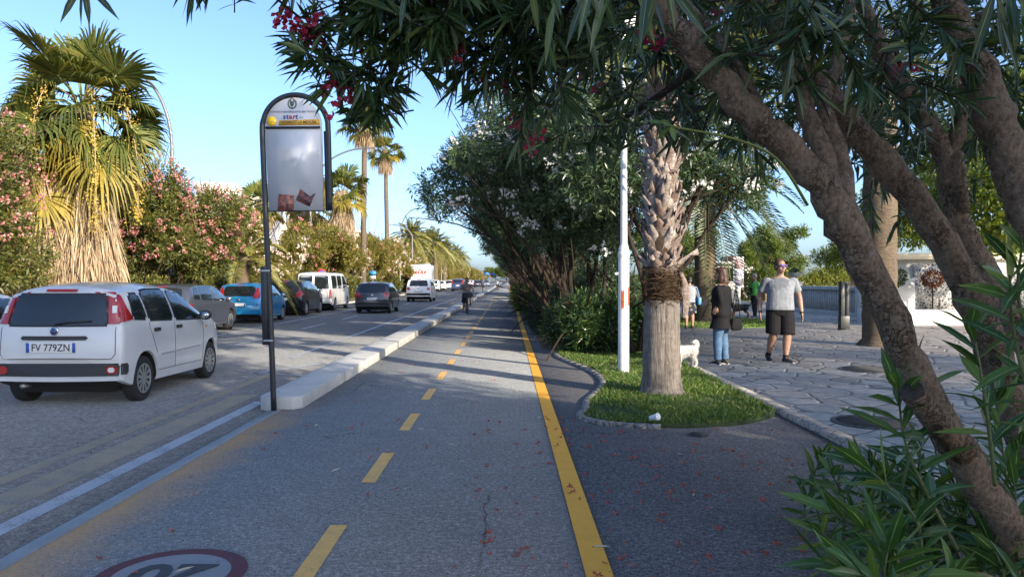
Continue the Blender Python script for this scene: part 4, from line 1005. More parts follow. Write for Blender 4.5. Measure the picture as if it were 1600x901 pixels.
    for py,px in ((423,417.5),(531.5,422)):
        c=P(px,py); m=MB(); m.box(c.x-.065,c.x+.045,-.045,.055,c.z-.012,c.z+.012); m.build('steel_strap',plain('steel_band',(.35,.36,.38),.4,metal=.6),t,bevel=.004)
    return t
bus_sign()
# ------------------------------------------------------------------ street lamps with curved arms
LG=plain('lamp_grey_steel',(.16,.17,.18),.45,metal=.3)
def street_lamp(label,loc,H,reach,dirx,rad=2.2,group='curved arm street lamps along the road'):
    t=thing('street_lamp',label,'street lamp',loc,0,group); s=dirx
    mb=MB(); mb.lathe([(.11,-.05),(.11,1.1),(.085,1.15),(.075,H-rad)],n=12); mb.build('pole',LG,t,auto=40)
    pts=[(0,0,H-rad-.05)]+[(s*(reach*(1-math.cos(a))),0,H-rad+rad*math.sin(a)) for a in np.linspace(0,R(84),10)]
    mb=MB(); mb.tube(smooth_path(pts,3),.06,10); mb.build('arm',LG,t,smooth=True)
    e=pts[-1]; mb=MB(); mb.add([(e[0]+s*x,y,e[2]+z) for x,y,z in ((-.1,-.07,.05),(-.1,.07,.05),(.75,-.13,.06),(.75,.13,.06),(-.1,-.07,-.03),(-.1,.07,-.03),(.75,-.11,-.03),(.75,.11,-.03))],[(0,1,3,2),(4,6,7,5),(0,4,5,1),(2,3,7,6),(0,2,6,4),(1,5,7,3)])
    mb.build('lamp_head',LG,t,bevel=.02)
    return t
street_lamp('street lamp whose curved arm reaches behind the shaggy fan palm',(-13.05,30,.05),9.75,2.0,-1,3.2)
street_lamp('street lamp whose arm shows just right of the bus stop sign',(-13.3,52,.05),10.4,4.0,1,3.2)
street_lamp('street lamp curving towards the oleander row, before the truck',(-11.6,83,.05),9.2,2.0,1,3.0)
street_lamp('far street lamp curving left above the white truck',(-11.4,92,.05),8.1,2.6,-1,1.6)
street_lamp('distant street lamp among the golden date palms',(-11.6,135,.05),9.0,2.0,1,3.0)
# ------------------------------------------------------------------ cars
def glassm(name,c=(.012,.016,.02)):
    m=plain(name,c,.03,spec=.6,coat=.6); return m
GLASS=glassm('tinted_glass'); RUB=plain('black_rubber',(.012,.012,.013),.6); TYRE=plain('tyre_rubber',(.016,.016,.017),.85,bmp=.2)
TRIM=plain('black_trim_plastic',(.02,.021,.023),.55,bmp=.15,bscale=200); UNDER=plain('underbody',(.012,.012,.012),.95)
RIM=plain('wheel_trim_silver',(.36,.37,.38),.35,metal=.6); LRED=plain('tail_light_red',(.30,.012,.014),.12,coat=.8); LWHITE=plain('reverse_light_clear',(.62,.60,.60),.15,coat=.6)
PLATE=plain('plate_white',(.62,.63,.62),.4); PBLUE=plain('plate_blue',(.02,.08,.38),.4); PINK_=plain('plate_ink',(.02,.02,.025),.5); CHROME=plain('chrome_badge',(.5,.52,.55),.15,metal=.9); SEAM=plain('panel_gap',(.03,.03,.033),.8)
def paintm(name,c,metal=0.0,rough=.28): return plain(name,c,rough,metal,coat=.7,var=.04,vscale=3)
def interp(prof,y): return np.interp(y,[p[0] for p in prof],[p[1] for p in prof])
def car_body(S,mat):
    L,W=S['L'],S['W']; R_=S['R']; arch=R_+.055
    ys=set(np.round(np.concatenate([[p[0] for p in S['top']],np.linspace(.03,L-.03,30)]),4))
    for c in S['axles']:
        for a in np.linspace(0,math.pi,15): ys.add(round(c+arch*1.0*math.cos(a),4))
        ys.add(round(c+arch+.004,4)); ys.add(round(c-arch-.004,4))
    ys=np.array(sorted(y for y in ys if 0<=y<=L)); ys=ys[np.concatenate([[True],np.diff(ys)>.003])]
    sec=[]; nside,ngh,nrf=7,6,5
    for y in ys:
        zt=interp(S['top'],y); zb=min(interp(S['belt'],y),zt-.02); z0=interp(S['bot'],y)
        arched=False
        for c in S['axles']:
            d=abs(y-c)
            if d<arch: z0=max(z0,R_+math.sqrt(max(0,arch*arch-d*d))); arched=True
        z0=min(z0,zb-.05)
        wf=interp(S['plan'],y); w=W/2*wf; wr=w-(zt-zb)*S['tumble']-.015
        pts=[(0,z0),(w*.55,z0),(w*.93 if not arched else w*.965,z0)]
        for i in range(nside):
            u=i/(nside-1); z=z0+.012+(zb-z0-.012)*u
            bul=1-.045*(1-min(1,(z-.18)/.32))**2 if z<.5 else 1-.02*max(0,(z-.62)/.4)**2
            if zt-zb<.1: bul-= .06*max(0,u-.6)**1.5
            pts.append((w*bul,z))
        wl=pts[-1][0]
        crown=min(S.get('crown',.06),.25*(zt-zb)+.015)
        zr=zt-crown; wr=min(wr,wl-.004)
        for i in range(1,ngh+1):
            u=i/ngh; q=wl+(wr-wl)*u+.018*math.sin(math.pi*u)*min(1,(zt-zb)/.3)
            pts.append((q,zb+(zr-zb)*u))
        for i in range(1,nrf+1):
            u=i/nrf; x=wr*(1-u); pts.append((x,zr+crown*(1-(x/wr)**2.4) if wr>0 else zt))
        sec.append(pts)
    n=len(sec[0]); ns=len(ys); V=[];idx={}
    full=2*n-2
    for i,(y,p) in enumerate(zip(ys,sec)):
        for k in range(full):
            x,z=(p[k] if k<n else (-p[full-k][0],p[full-k][1]))
            wgt=max(0,1-y/.5) ; wgt2=max(0,1-(L-y)/.6)
            yy=y+S.get('bow_r',.07)*wgt*(abs(x)/(W/2))**2.2-S.get('bow_f',.16)*wgt2*(abs(x)/(W/2))**2
            V.append((x,yy,z))
    Fc=[];mi=[]
    for i in range(ns-1):
        for k in range(full):
            k2=(k+1)%full; Fc.append((i*full+k,i*full+k2,(i+1)*full+k2,(i+1)*full+k)); mi.append(1 if (k<2 or k>=full-2) else 0)
    Fc.append(tuple(range(full))[::-1]); Fc.append(tuple((ns-1)*full+k for k in range(full))); mi+=[0,0]
    return V,Fc,mi
class Car:
    def __init__(s,name,label,loc,rz,S,paint,group=None,cat='car'):
        s.S=S; s.t=thing(name,label,cat,loc,rz,group); s.off=Vector((0,0,0))
        V,Fc,mi=car_body(S,paint); mb=MB(); mb.V=[np.array(V)]; mb.F=[list(f) for f in Fc]; mb.M=mi; mb.n=len(V)
        s.body=mb.build('body',[paint,UNDER],s.t,auto=38)
        me=s.body.data; s.bvh=BVHTree.FromPolygons([v.co.copy() for v in me.vertices],[tuple(p.vertices) for p in me.polygons]); s.paint=paint
    def decal(s,name,poly,view,mat,off=.005,g=.06,parent=None,round_=0):
        """poly in (y,z) for side views, (x,z) for rear / front, (x,y) for top"""
        bm=bmesh.new(); vs_=[bm.verts.new((a,b,0)) for a,b in poly]; bm.faces.new(vs_)
        if round_: bmesh.ops.bevel(bm,geom=bm.verts[:],offset=round_,segments=4,affect='VERTICES')
        xs=[v.co.x for v in bm.verts]; ysx=[v.co.y for v in bm.verts]
        for ax,lo,hi in ((0,min(xs),max(xs)),(1,min(ysx),max(ysx))):
            k=int((hi-lo)/g)
            for i in range(1,k+1):
                p=lo+(hi-lo)*i/(k+1); co=(p,0,0) if ax==0 else (0,p,0); no=(1,0,0) if ax==0 else (0,1,0)
                bmesh.ops.bisect_plane(bm,geom=bm.verts[:]+bm.edges[:]+bm.faces[:],plane_co=co,plane_no=no)
        d={'right':Vector((-1,0,0)),'left':Vector((1,0,0)),'rear':Vector((0,1,0)),'front':Vector((0,-1,0)),'top':Vector((0,0,-1))}[view]
        far=Vector((0,0,0))-d*8; last=None
        pos={}
        for v in bm.verts:
            a,b=v.co.x,v.co.y
            o={'right':(8,a,b),'left':(-8,a,b),'rear':(a,-8,b),'front':(a,s.S['L']+8,b),'top':(a,b,8)}[view]
            h=s.bvh.ray_cast(Vector(o),d); pos[v]=(h[0],h[1])
        good=[p for p in pos.values() if p[0] is not None]
        if not good: bm.free(); return None
        for v,(h,nn) in pos.items():
            if h is None:
                h,nn=min(good,key=lambda q:(q[0]-Vector({'right':(q[0].x,v.co.x,v.co.y),'left':(q[0].x,v.co.x,v.co.y),'rear':(v.co.x,q[0].y,v.co.y),'front':(v.co.x,q[0].y,v.co.y),'top':(v.co.x,v.co.y,q[0].z)}[view])).length)
            v.co=h-d*off
        r=bmesh.ops.extrude_edge_only(bm,edges=[e for e in bm.edges if len(e.link_faces)==1])
        bmesh.ops.translate(bm,verts=[x for x in r['geom'] if isinstance(x,bmesh.types.BMVert)],vec=d*(off+.004))
        bmesh.ops.recalc_face_normals(bm,faces=bm.faces[:])
        # face outward
        f0=max(bm.faces,key=lambda f:f.calc_area())
        if f0.normal.dot(d)>0: bmesh.ops.reverse_faces(bm,faces=bm.faces[:])
        for e in bm.edges:
            if len(e.link_faces)==2 and e.calc_face_angle(0)>R(50): e.smooth=False
        for f in bm.faces: f.smooth=True
        me=bpy.data.meshes.new(name); bm.to_mesh(me); bm.free(); me.materials.append(mat)
        return link(bpy.data.objects.new(name,me),parent or s.t)
    def both(s,name,poly,mat,off=.005,**k):
        a=s.decal(name,poly,'right',mat,off,**k); b=s.decal(name,poly,'left',mat,off,**k); return a,b
    def strip(s,name,a,b,w,view,mat,off=.003):
        a,b=Vector(a),Vector(b); d=(b-a).normalized(); n=Vector((-d.y,d.x))*w/2
        return s.decal(name,[tuple(a+n),tuple(a-n),tuple(b-n),tuple(b+n)],view,mat,off,g=.08)
    def wheels(s,rim=RIM,spokes=12,detail=True):
        S=s.S; r=S['R']; w=S.get('tw',.175)
        for c in S['axles']:
            for sg in (-1,1):
                x=sg*(S['W']/2*interp(S['plan'],c)-w/2-.025); mb=MB()
                prof=[(r*.62,-w/2+.01),(r*.9,-w/2),(r*.98,-w/2+.02),(r,-w*.25),(r,w*.25),(r*.98,w/2-.02),(r*.9,w/2),(r*.62,w/2-.01)]
                mb.lathe(prof,(x,c,r),28,axis='x'); wh=mb.build('wheel',TYRE,s.t,auto=30)
                mb=MB(); xo=x+sg*(w/2-.012)
                mb.lathe([(r*.66,xo-sg*.004),(r*.66,xo+sg*.012),(r*.60,xo+sg*.014),(r*.57,xo-sg*.03)][::1],(0,c,r),28,axis='x')
                mb.lathe([(.05,xo-sg*.03),(.05,xo+sg*.006),(.03,xo+sg*.012)],(0,c,r),14,axis='x')
                if detail:
                    for k in range(spokes):
                        a=2*math.pi*k/spokes; ca,sa=math.cos(a),math.sin(a)
                        P0=np.array([xo+sg*.004,c+.045*ca,r+.045*sa]); P1=np.array([xo+sg*.010,c+r*.6*ca,r+r*.6*sa]); t=np.array([0,-sa,ca])
                        w0,w1=.014,.022
                        V=[];
                        for P_,ww in ((P0,w0),(P1,w1)):
                            for sx in (-1,1):
                                for dx in (0,-sg*.02): V.append(P_+t*sx*ww+np.array([dx,0,0]))
                        mb.add(V,[(0,2,6,4),(1,5,7,3),(0,4,5,1),(2,3,7,6)])
                rm=mb.build('rim',rim,wh,auto=35)
                mb=MB(); mb.lathe([(r*.58,xo-sg*.034),(r*.58,xo-sg*.03)],(0,c,r),24,axis='x'); mb.build('brake_disc',UNDER,wh)
        mb=MB(); a0,a1=S['axles']; mb.box(-S['W']*.36,S['W']*.36,.25,S['L']-.3,.17,.42); mb.build('underbody',UNDER,s.t)
    def mirror(s,y,z,mat,side=(1,-1)):
        for sg in side:
            h=s.bvh.ray_cast(Vector((sg*8,y,z)),Vector((-sg,0,0)))
            x=abs(h[0].x) if h[0] else s.S['W']/2
            mb=MB(); mb.ball((sg*(x+.115),y,z+.05),(.10,.055,.075),12); mb.box(min(sg*(x-.03),sg*(x+.07)),max(sg*(x-.03),sg*(x+.07)),y-.03,y+.03,z-.01,z+.03); m=mb.build('mirror',mat,s.t,auto=50)
            mb=MB(); mb.prism([(sg*(x+.115)+.075*math.cos(a),z+.05+.052*math.sin(a)) for a in np.linspace(0,2*math.pi,14)[:-1]],-(y-.049),-(y-.056),0,Matrix.Rotation(R(90),4,'X')); mb.build('mirror_glass',CHROME,m)
    def plate(s,z,txt=None,x=0,w=.52,h=.11):
        hh=s.bvh.ray_cast(Vector((x,-8,z)),Vector((0,1,0))); y=hh[0].y-.018
        mb=MB(); mb.box(x-w/2,x+w/2,y,y+.05,z-h/2,z+h/2); p=mb.build('number_plate',PLATE,s.t,bevel=.004)
        for sg in (-1,1):
            mb=MB(); a=x+sg*(w/2-.021); mb.box(a-.019,a+.019,y-.002,y+.004,z-h/2+.004,z+h/2-.004); mb.build('plate_band',PBLUE,p)
        if txt:
            text_mesh('plate_text',txt,h*1.0,PINK_,p,Matrix.Translation((x,y-.0022,z-.003))@Matrix.Rotation(R(90),4,'X'),.001,.0015,sx=.88)
        return p
def prof(L,H,pts): return [(a*L,b*H) for a,b in pts]
def spec(L,W,H,kind='hatch',R_=.3,axles=None,tumble=.28,bot=.22,hood=None):
    if kind=='hatch':
        top=[(0,.46),(.008,.58),(.016,.66),(.045,.80),(.075,.92),(.10,.965),(.2,.995),(.35,1.0),(.48,.985),(.56,.94),(.66,.79),(.745,.665),(.82,.63),(.93,.565),(.985,.46),(1,.34)]
        belt=[(0,.44),(.016,.63),(.1,.665),(.4,.64),(.74,.615),(.82,.59),(.93,.52),(.985,.42),(1,.31)]
    if kind=='suv':
        top=[(0,.42),(.008,.56),(.02,.64),(.06,.82),(.10,.93),(.13,.96),(.22,.99),(.4,1.0),(.52,.975),(.58,.93),(.67,.77),(.745,.665),(.82,.64),(.93,.59),(.985,.48),(1,.34)]
        belt=[(0,.40),(.02,.62),(.1,.665),(.4,.625),(.74,.60),(.82,.585),(.93,.53),(.985,.43),(1,.31)]
    if kind=='van':
        top=[(0,.42),(.004,.58),(.008,.70),(.015,.88),(.03,.965),(.08,.99),(.3,1.0),(.6,.99),(.68,.95),(.76,.78),(.82,.62),(.87,.575),(.95,.50),(.985,.42),(1,.3)]
        belt=[(0,.40),(.008,.52),(.1,.54),(.6,.54),(.80,.54),(.87,.53),(.95,.46),(.985,.38),(1,.27)]
    if kind=='sedan':
        top=[(0,.50),(.01,.62),(.03,.68),(.12,.70),(.16,.71),(.24,.86),(.31,.965),(.4,1.0),(.5,.995),(.58,.93),(.68,.76),(.745,.665),(.82,.635),(.93,.57),(.985,.46),(1,.34)]
        belt=[(0,.48),(.03,.645),(.16,.665),(.5,.645),(.74,.62),(.82,.59),(.93,.53),(.985,.42),(1,.31)]
    S=dict(L=L,W=W,H=H,R=R_,tumble=tumble,axles=axles or (L*.17,L*.785),top=prof(L,H,top),belt=prof(L,H,belt),
        bot=[(0,bot+.14),(.06,bot+.10),(.25,bot),(L-.6,bot),(L-.1,bot+.05),(L,bot+.12)],plan=[(0,.93),(.04,.955),(.3,.99),(.8,1),(L*.7,1),(L-.5,.96),(L-.1,.88),(L,.84)])
    S['ft']=lambda a:a*L; return S
# ---- the white city car in the near lane
def panda():
    L,W,H=3.65,1.64,1.55
    S=dict(L=L,W=W,H=H,R=.292,tumble=.33,axles=(.66,2.96),
      top=[(0,.62),(.015,.80),(.03,.95),(.06,1.06),(.12,1.26),(.17,1.39),(.215,1.46),(.30,1.495),(.6,1.53),(1.1,1.55),(1.6,1.535),(1.95,1.48),(2.2,1.37),(2.5,1.18),(2.74,1.045),(3.0,.99),(3.35,.91),(3.55,.80),(3.62,.66),(3.65,.5)],
      belt=[(0,.58),(.03,.93),(.2,1.0),(.6,1.015),(1.4,.995),(2.0,.975),(2.75,.955),(3.0,.93),(3.35,.85),(3.55,.74),(3.62,.6),(3.65,.46)],
      bot=[(0,.33),(.1,.29),(.3,.24),(L-.6,.2),(L-.1,.24),(L,.3)],plan=[(0,.925),(.05,.955),(.3,.985),(.8,1),(2.4,1),(3.1,.965),(3.5,.9),(L,.84)],bow_r=.12,bow_f=.22,crown=.085)
    PW=paintm('white_car_paint',(.52,.54,.56))
    c=Car('city_car','white five door hatchback with number plate FV 779ZN driving in the near lane',(-5.52,9.36,-.02),R(.4),S,PW)
    c.wheels(spokes=11)
    # windows
    for nm,po in (('window',[(.40,1.085),(.72,1.06),(.715,1.385),(.50,1.385)]),('window',[(.80,1.045),(1.50,1.02),(1.50,1.43),(.98,1.435),(.80,1.41)]),('window',[(1.60,1.015),(2.52,.985),(2.46,1.06),(2.16,1.285),(1.93,1.415),(1.60,1.43)])):
        for v in ('right','left'):
            f=c.decal(nm,po,v,GLASS,.007,round_=.035)
            q=np.array(po); cc=q.mean(0); big=[tuple(cc+(p-cc)*1.0+np.sign(p-cc)*.022) for p in q]
            c.decal('window_frame',big,v,RUB,.004,round_=.04,parent=f)
    f=c.decal('rear_window',[(-.60,1.015),(.60,1.015),(.575,1.15),(.53,1.39),(-.53,1.39),(-.575,1.15)],'rear',GLASS,.008,round_=.03)
    c.decal('rear_window_frame',[(-.63,.995),(.63,.995),(.60,1.15),(.55,1.405),(-.55,1.405),(-.60,1.15)],'rear',RUB,.004,round_=.03,parent=f)
    wm=MB(); h=lambda x,z: c.bvh.ray_cast(Vector((x,-8,z)),Vector((0,1,0)))[0]-Vector((0,.022,0))
    wm.tube([h(0,1.025),h(.15,1.05),h(.42,1.065)],.011,6); wm.build('rear_wiper',RUB,f)
    hv=MB(); 
    # windscreen
    c.decal('windscreen',[(-.60,2.28),(.60,2.28),(.66,2.72),(-.66,2.72)],'top',GLASS,.007,round_=.03)
    for sg,v in ((1,'right'),(-1,'left')):
        pr=[(.615,1.03),(.735,1.03),(.715,1.2),(.655,1.35),(.575,1.35),(.595,1.2)]
        a=c.decal('tail_light',[(sg*x,z) for x,z in pr][::sg],'rear',LRED,.02)
        c.decal('tail_light_side',[(.10,1.04),(.37,1.075),(.315,1.22),(.31,1.42),(.22,1.42),(.15,1.25)],v,LRED,.02,parent=a)
        c.decal('reverse_lamp',[(sg*x,z) for x,z in ((.645,1.16),(.69,1.16),(.68,1.25),(.635,1.25))][::sg],'rear',LWHITE,.035,g=.3,parent=a)
        fl=c.decal('fog_lamp',[(sg*.60,.415),(sg*.725,.415),(sg*.725,.515),(sg*.60,.515)][::sg],'rear',LRED,.022,round_=.022)
        if sg>0: c.decal('lamp_lens',[(.625,.435),(.70,.435),(.70,.495),(.625,.495)],'rear',LWHITE,.027,round_=.012,parent=fl)
    c.decal('high_stop_lamp',[(-.19,1.425),(.19,1.425),(.185,1.455),(-.185,1.455)],'rear',LRED,.02)
    c.decal('bumper_strip',[(-.77,.39),(.77,.39),(.77,.545),(-.77,.545)],'rear',TRIM,.015,round_=.03)
    c.both('bumper_strip',[(.09,.40),(.22,.40),(.22,.54),(.09,.54)],TRIM,.012,round_=.02)
    c.decal('tailgate_handle',[(-.41,.835),(.39,.835),(.39,.885),(-.41,.885)],'rear',TRIM,.022,round_=.015)
    c.plate(.745,'FV 779ZN',x=-.03,w=.60,h=.125)
    mb=MB(); hh=h(0,.945); mb.lathe([(.052,hh.y+.02),(.052,hh.y+.004),(.044,hh.y)],(0,0,.945),20,axis='y'); bd=mb.build('badge',CHROME,c.t,auto=30)
    mb=MB(); mb.lathe([(.040,hh.y+.003),(.040,hh.y-.003)],(0,0,.945),18,axis='y'); mb.build('badge_centre',plain('badge_blue',(.03,.05,.16),.2,coat=.5),bd)
    # tailgate seam
    for a,b in (((-.66,.60),(.66,.60)),((.66,.60),(.70,.66)),((.70,.66),(.695,.99)),((-.66,.60),(-.70,.66)),((-.70,.66),(-.695,.99))): c.strip('panel_gap',a,b,.008,'rear',SEAM)
    for v in ('right','left'):
        for a,b in (((1.545,.36),(1.55,1.0)),((.79,.93),(.78,1.02)),((.98,.40),(1.0,.36)),((1.0,.36),(2.52,.34)),((2.55,.36),(2.60,.75)),((2.60,.75),(2.56,.97)),((.98,.60),(.84,.86)),((.84,.86),(.79,.94))): c.strip('panel_gap',a,b,.007,v,SEAM)
        c.strip('door_moulding',(1.12,.565),(2.42,.575),.022,v,plain('moulding_grey',(.33,.34,.35),.5),.009)
        for y in (.98,1.68):
            c.decal('door_handle',[(y-.09,.885),(y+.09,.885),(y+.09,.93),(y-.09,.93)],v,TRIM,.026,round_=.018,g=.04)
        c.decal('side_indicator',[(2.70,.83),(2.76,.83),(2.76,.86),(2.70,.86)],v,plain('indicator_amber',(.5,.18,.02),.3),.008)
        # headlamp and arch lips
        c.decal('headlight',[(3.22,.80),(3.46,.66),(3.52,.74),(3.40,.86),(3.25,.90)],v,LWHITE,.008,round_=.03)
    c.mirror(2.40,.985,TRIM)
    ex=MB(); ex.tube([(-.42,.06,.27),(-.42,.4,.27)],.03,10); ex.build('exhaust_pipe',plain('exhaust_steel',(.3,.29,.28),.35,metal=.7),c.t)
    # hi-vis vest on the parcel shelf seen through the rear glass, and roof aerial
    vs_=MB(); rng=tree_rng(9)
    for k in range(5): vs_.ball((-.12+k*.09,.20+.02*rng.normal(),1.08+.015*(k%2)),(.10,.06,.045),8,0,.15,random.Random(k))
    a=MB(); a.tube([(0,.62,1.535),(0,.50,1.66)],.006,5); a.build('aerial',RUB,c.t)
    return c
panda()
def generic(name,label,loc,S,paint,rz=0,group=None,cat='car',tl='corner',plate=True,rim=RIM,dark_bumper=False,detail=2,win3=True,badge=True):
    c=Car(name,label,loc,rz,S,paint,group,cat); L,W,H=S['L'],S['W'],S['H']; y=lambda a:a*L; z=lambda b:b*H
    c.wheels(rim,10,detail>1)
    wa=[[(y(.10),z(.70)),(y(.20),z(.685)),(y(.20),z(.93)),(y(.145),z(.925))],[(y(.225),z(.68)),(y(.41),z(.665)),(y(.41),z(.955)),(y(.225),z(.945))],[(y(.435),z(.66)),(y(.70),z(.635)),(y(.685),z(.685)),(y(.60),z(.845)),(y(.535),z(.94)),(y(.435),z(.955))]]
    if S.get('kind')=='van': wa=[[(y(.06),z(.57)),(y(.26),z(.57)),(y(.26),z(.90)),(y(.06),z(.90))],[(y(.30),z(.57)),(y(.50),z(.57)),(y(.50),z(.90)),(y(.30),z(.90))],[(y(.55),z(.57)),(y(.80),z(.57)),(y(.76),z(.70)),(y(.70),z(.89)),(y(.55),z(.90))]]
    if S.get('kind')=='sedan': wa=wa[1:]; wa[0]=[(y(.20),z(.69)),(y(.41),z(.665)),(y(.41),z(.955)),(y(.31),z(.915))]
    for w in wa: c.both('window',w,GLASS,.007,round_=.03,g=.12)
    w2=W/2
    if S.get('kind')=='van':
        for sg in (-1,1):
            c.decal('rear_window',[(sg*.06,z(.56)),(sg*w2*.84,z(.56)),(sg*w2*.78,z(.90)),(sg*.06,z(.90))][::sg],'rear',GLASS,.008,round_=.03,g=.12)
            c.decal('tail_light',[(sg*w2*.85,z(.32)),(sg*w2*.93,z(.32)),(sg*w2*.93,z(.55)),(sg*w2*.85,z(.55))][::sg],'rear',LRED,.012)
            v='right' if sg>0 else 'left'; c.decal('tail_light_side',[(.04,z(.32)),(.12,z(.32)),(.12,z(.55)),(.04,z(.55))],v,LRED,.01)
        c.strip('panel_gap',(0,z(.2)),(0,z(.93)),.012,'rear',SEAM)
        c.decal('bumper_strip',[(-w2*.92,z(.15)),(w2*.92,z(.15)),(w2*.92,z(.235)),(-w2*.92,z(.235))],'rear',TRIM,.02,g=.2)
    else:
        if S.get('kind')=='sedan': c.decal('rear_window',[(-w2*.70,y(.17)),(w2*.70,y(.17)),(w2*.58,y(.30)),(-w2*.58,y(.30))],'top',GLASS,.007,round_=.03,g=.12)
        else: c.decal('rear_window',[(-w2*.74,z(.67)),(w2*.74,z(.67)),(w2*.64,z(.915)),(-w2*.64,z(.915))],'rear',GLASS,.008,round_=.04,g=.1)
        lz0,lz1={'corner':(.50,.62),'tall':(.62,.93),'mid':(.42,.60),'pillar':(.52,.68)}[tl]
        for sg in (-1,1):
            v='right' if sg>0 else 'left'
            a=c.decal('tail_light',[(sg*w2*.62,z(lz0)),(sg*w2*.90,z(lz0)),(sg*w2*.88,z(lz1)),(sg*w2*(.70 if tl!='tall' else .74),z(lz1))][::sg],'rear',LRED,.012,g=.1)
            if a: c.decal('tail_light_side',[(.07,z(lz0)),(.28,z(lz0+.04)),(.30,z(lz1-.01)),(.1,z(lz1))],v,LRED,.010,parent=a,g=.1)
        c.decal('high_stop_lamp',[(-.15,z(.93)),(.15,z(.93)),(.15,z(.95)),(-.15,z(.95))],'rear',LRED,.012)
        if dark_bumper:
            c.decal('bumper_strip',[(-w2*.92,z(.20)),(w2*.92,z(.20)),(w2*.92,z(.37)),(-w2*.92,z(.37))],'rear',TRIM,.014,round_=.03,g=.15)
    if plate: c.plate(z(.47) if not S.get('kind')=='van' else z(.30),None)
    c.mirror(y(.655),z(.645) if S.get('kind')!='van' else z(.58),paint if detail>1 else TRIM)
    if detail>1:
        for v in ('right','left'):
            c.strip('panel_gap',(y(.423),z(.24)),(y(.423),z(.66)),.008,v,SEAM); c.strip('panel_gap',(y(.685),z(.24)),(y(.71),z(.62)),.008,v,SEAM); c.strip('panel_gap',(y(.27),z(.24)),(y(.70),z(.22)),.008,v,SEAM)
            for q in (.29,.46): c.decal('door_handle',[(y(q)-.08,z(.585)),(y(q)+.08,z(.585)),(y(q)+.08,z(.61)),(y(q)-.08,z(.61))],v,paint,.022,round_=.012,g=.06)
            c.decal('headlight',[(L-.42,z(.50)),(L-.2,z(.45)),(L-.2,z(.53)),(L-.4,z(.57))],v,LWHITE,.008)
        for a,b in (((-w2*.76,z(.40)),(w2*.76,z(.40))),((w2*.76,z(.40)),(w2*.78,z(.50))),((-w2*.76,z(.40)),(-w2*.78,z(.50)))): c.strip('panel_gap',a,b,.008,'rear',SEAM)
        if badge:
            h=c.bvh.ray_cast(Vector((0,-8,z(.58))),Vector((0,1,0)))[0]; mb=MB(); mb.lathe([(.05,h.y+.01),(.05,h.y-.008),(.04,h.y-.012)],(0,0,z(.58)),16,axis='y'); mb.build('badge',CHROME,c.t,auto=30)
    c.decal('windscreen',[(-w2*.74,y(.565)),(w2*.74,y(.565)),(w2*.82,y(.73)),(-w2*.82,y(.73))] if S.get('kind')!='van' else [(-w2*.76,y(.70)),(w2*.76,y(.70)),(w2*.84,y(.80)),(-w2*.84,y(.80))],'top',GLASS,.007,g=.12)
    return c
PARK='cars parked along the left side of the road'
Sg=spec(4.2,1.78,1.47,'hatch',.315); generic('parked_car','dark grey hatchback parked nearest behind the white car, before the blue one',(-9.55,20.9,-.02),Sg,paintm('graphite_paint',(.05,.058,.08),.1),group=PARK,tl='corner')
Sb=spec(3.55,1.66,1.47,'hatch',.285,bot=.2); generic('parked_car','bright blue hatchback parked between the grey and the black cars',(-9.6,27.4,-.02),Sb,paintm('bright_blue_paint',(.015,.19,.42),.2),group=PARK,tl='tall')
Sk=spec(4.2,1.78,1.58,'hatch',.31); generic('parked_car','black tall hatchback parked between the blue car and the white van',(-9.75,33.3,-.02),Sk,paintm('black_paint',(.012,.013,.018),.2),group=PARK,tl='pillar')
Sv=spec(4.9,1.86,1.98,'van',.32,axles=(.85,3.9),tumble=.12,bot=.26); Sv['kind']='van'; generic('parked_van','white van with twin rear doors parked before the oleanders',(-9.75,38.6,-.02),Sv,paintm('white_van_paint',(.62,.62,.60)),group=None,cat='van',tl='mid',badge=False)
Sw=spec(4.25,1.77,1.46,'hatch',.31); generic('parked_car','white car at the left edge, mostly hidden behind the white hatchback',(-8.7,9.9,-.02),Sw,paintm('white_paint_b',(.64,.65,.66)),group=PARK)
Sd=spec(4.3,1.76,1.45,'sedan',.3); Sd['kind']='sedan'; generic('parked_car','dark blue car in the shade under the shaggy palm at the left edge',(-15.2,19.2,.06),Sd,paintm('navy_paint',(.012,.018,.04),.3),rz=R(70),plate=False,detail=1)
Sp=spec(3.84,1.66,1.48,'hatch',.29,bot=.22); generic('hatchback_car','old dark grey hatchback with a black bumper driving away in the lane',(-6.25,35.4,-.02),Sp,paintm('dark_grey_paint',(.055,.058,.07),.4),tl='pillar',dark_bumper=True)
Ss=spec(4.41,1.82,1.68,'suv',.345,bot=.26); generic('suv_car','white sport utility car driving behind the white truck',(-6.3,54.3,-.02),Ss,paintm('white_suv_paint',(.66,.66,.65)),tl='corner',dark_bumper=True)
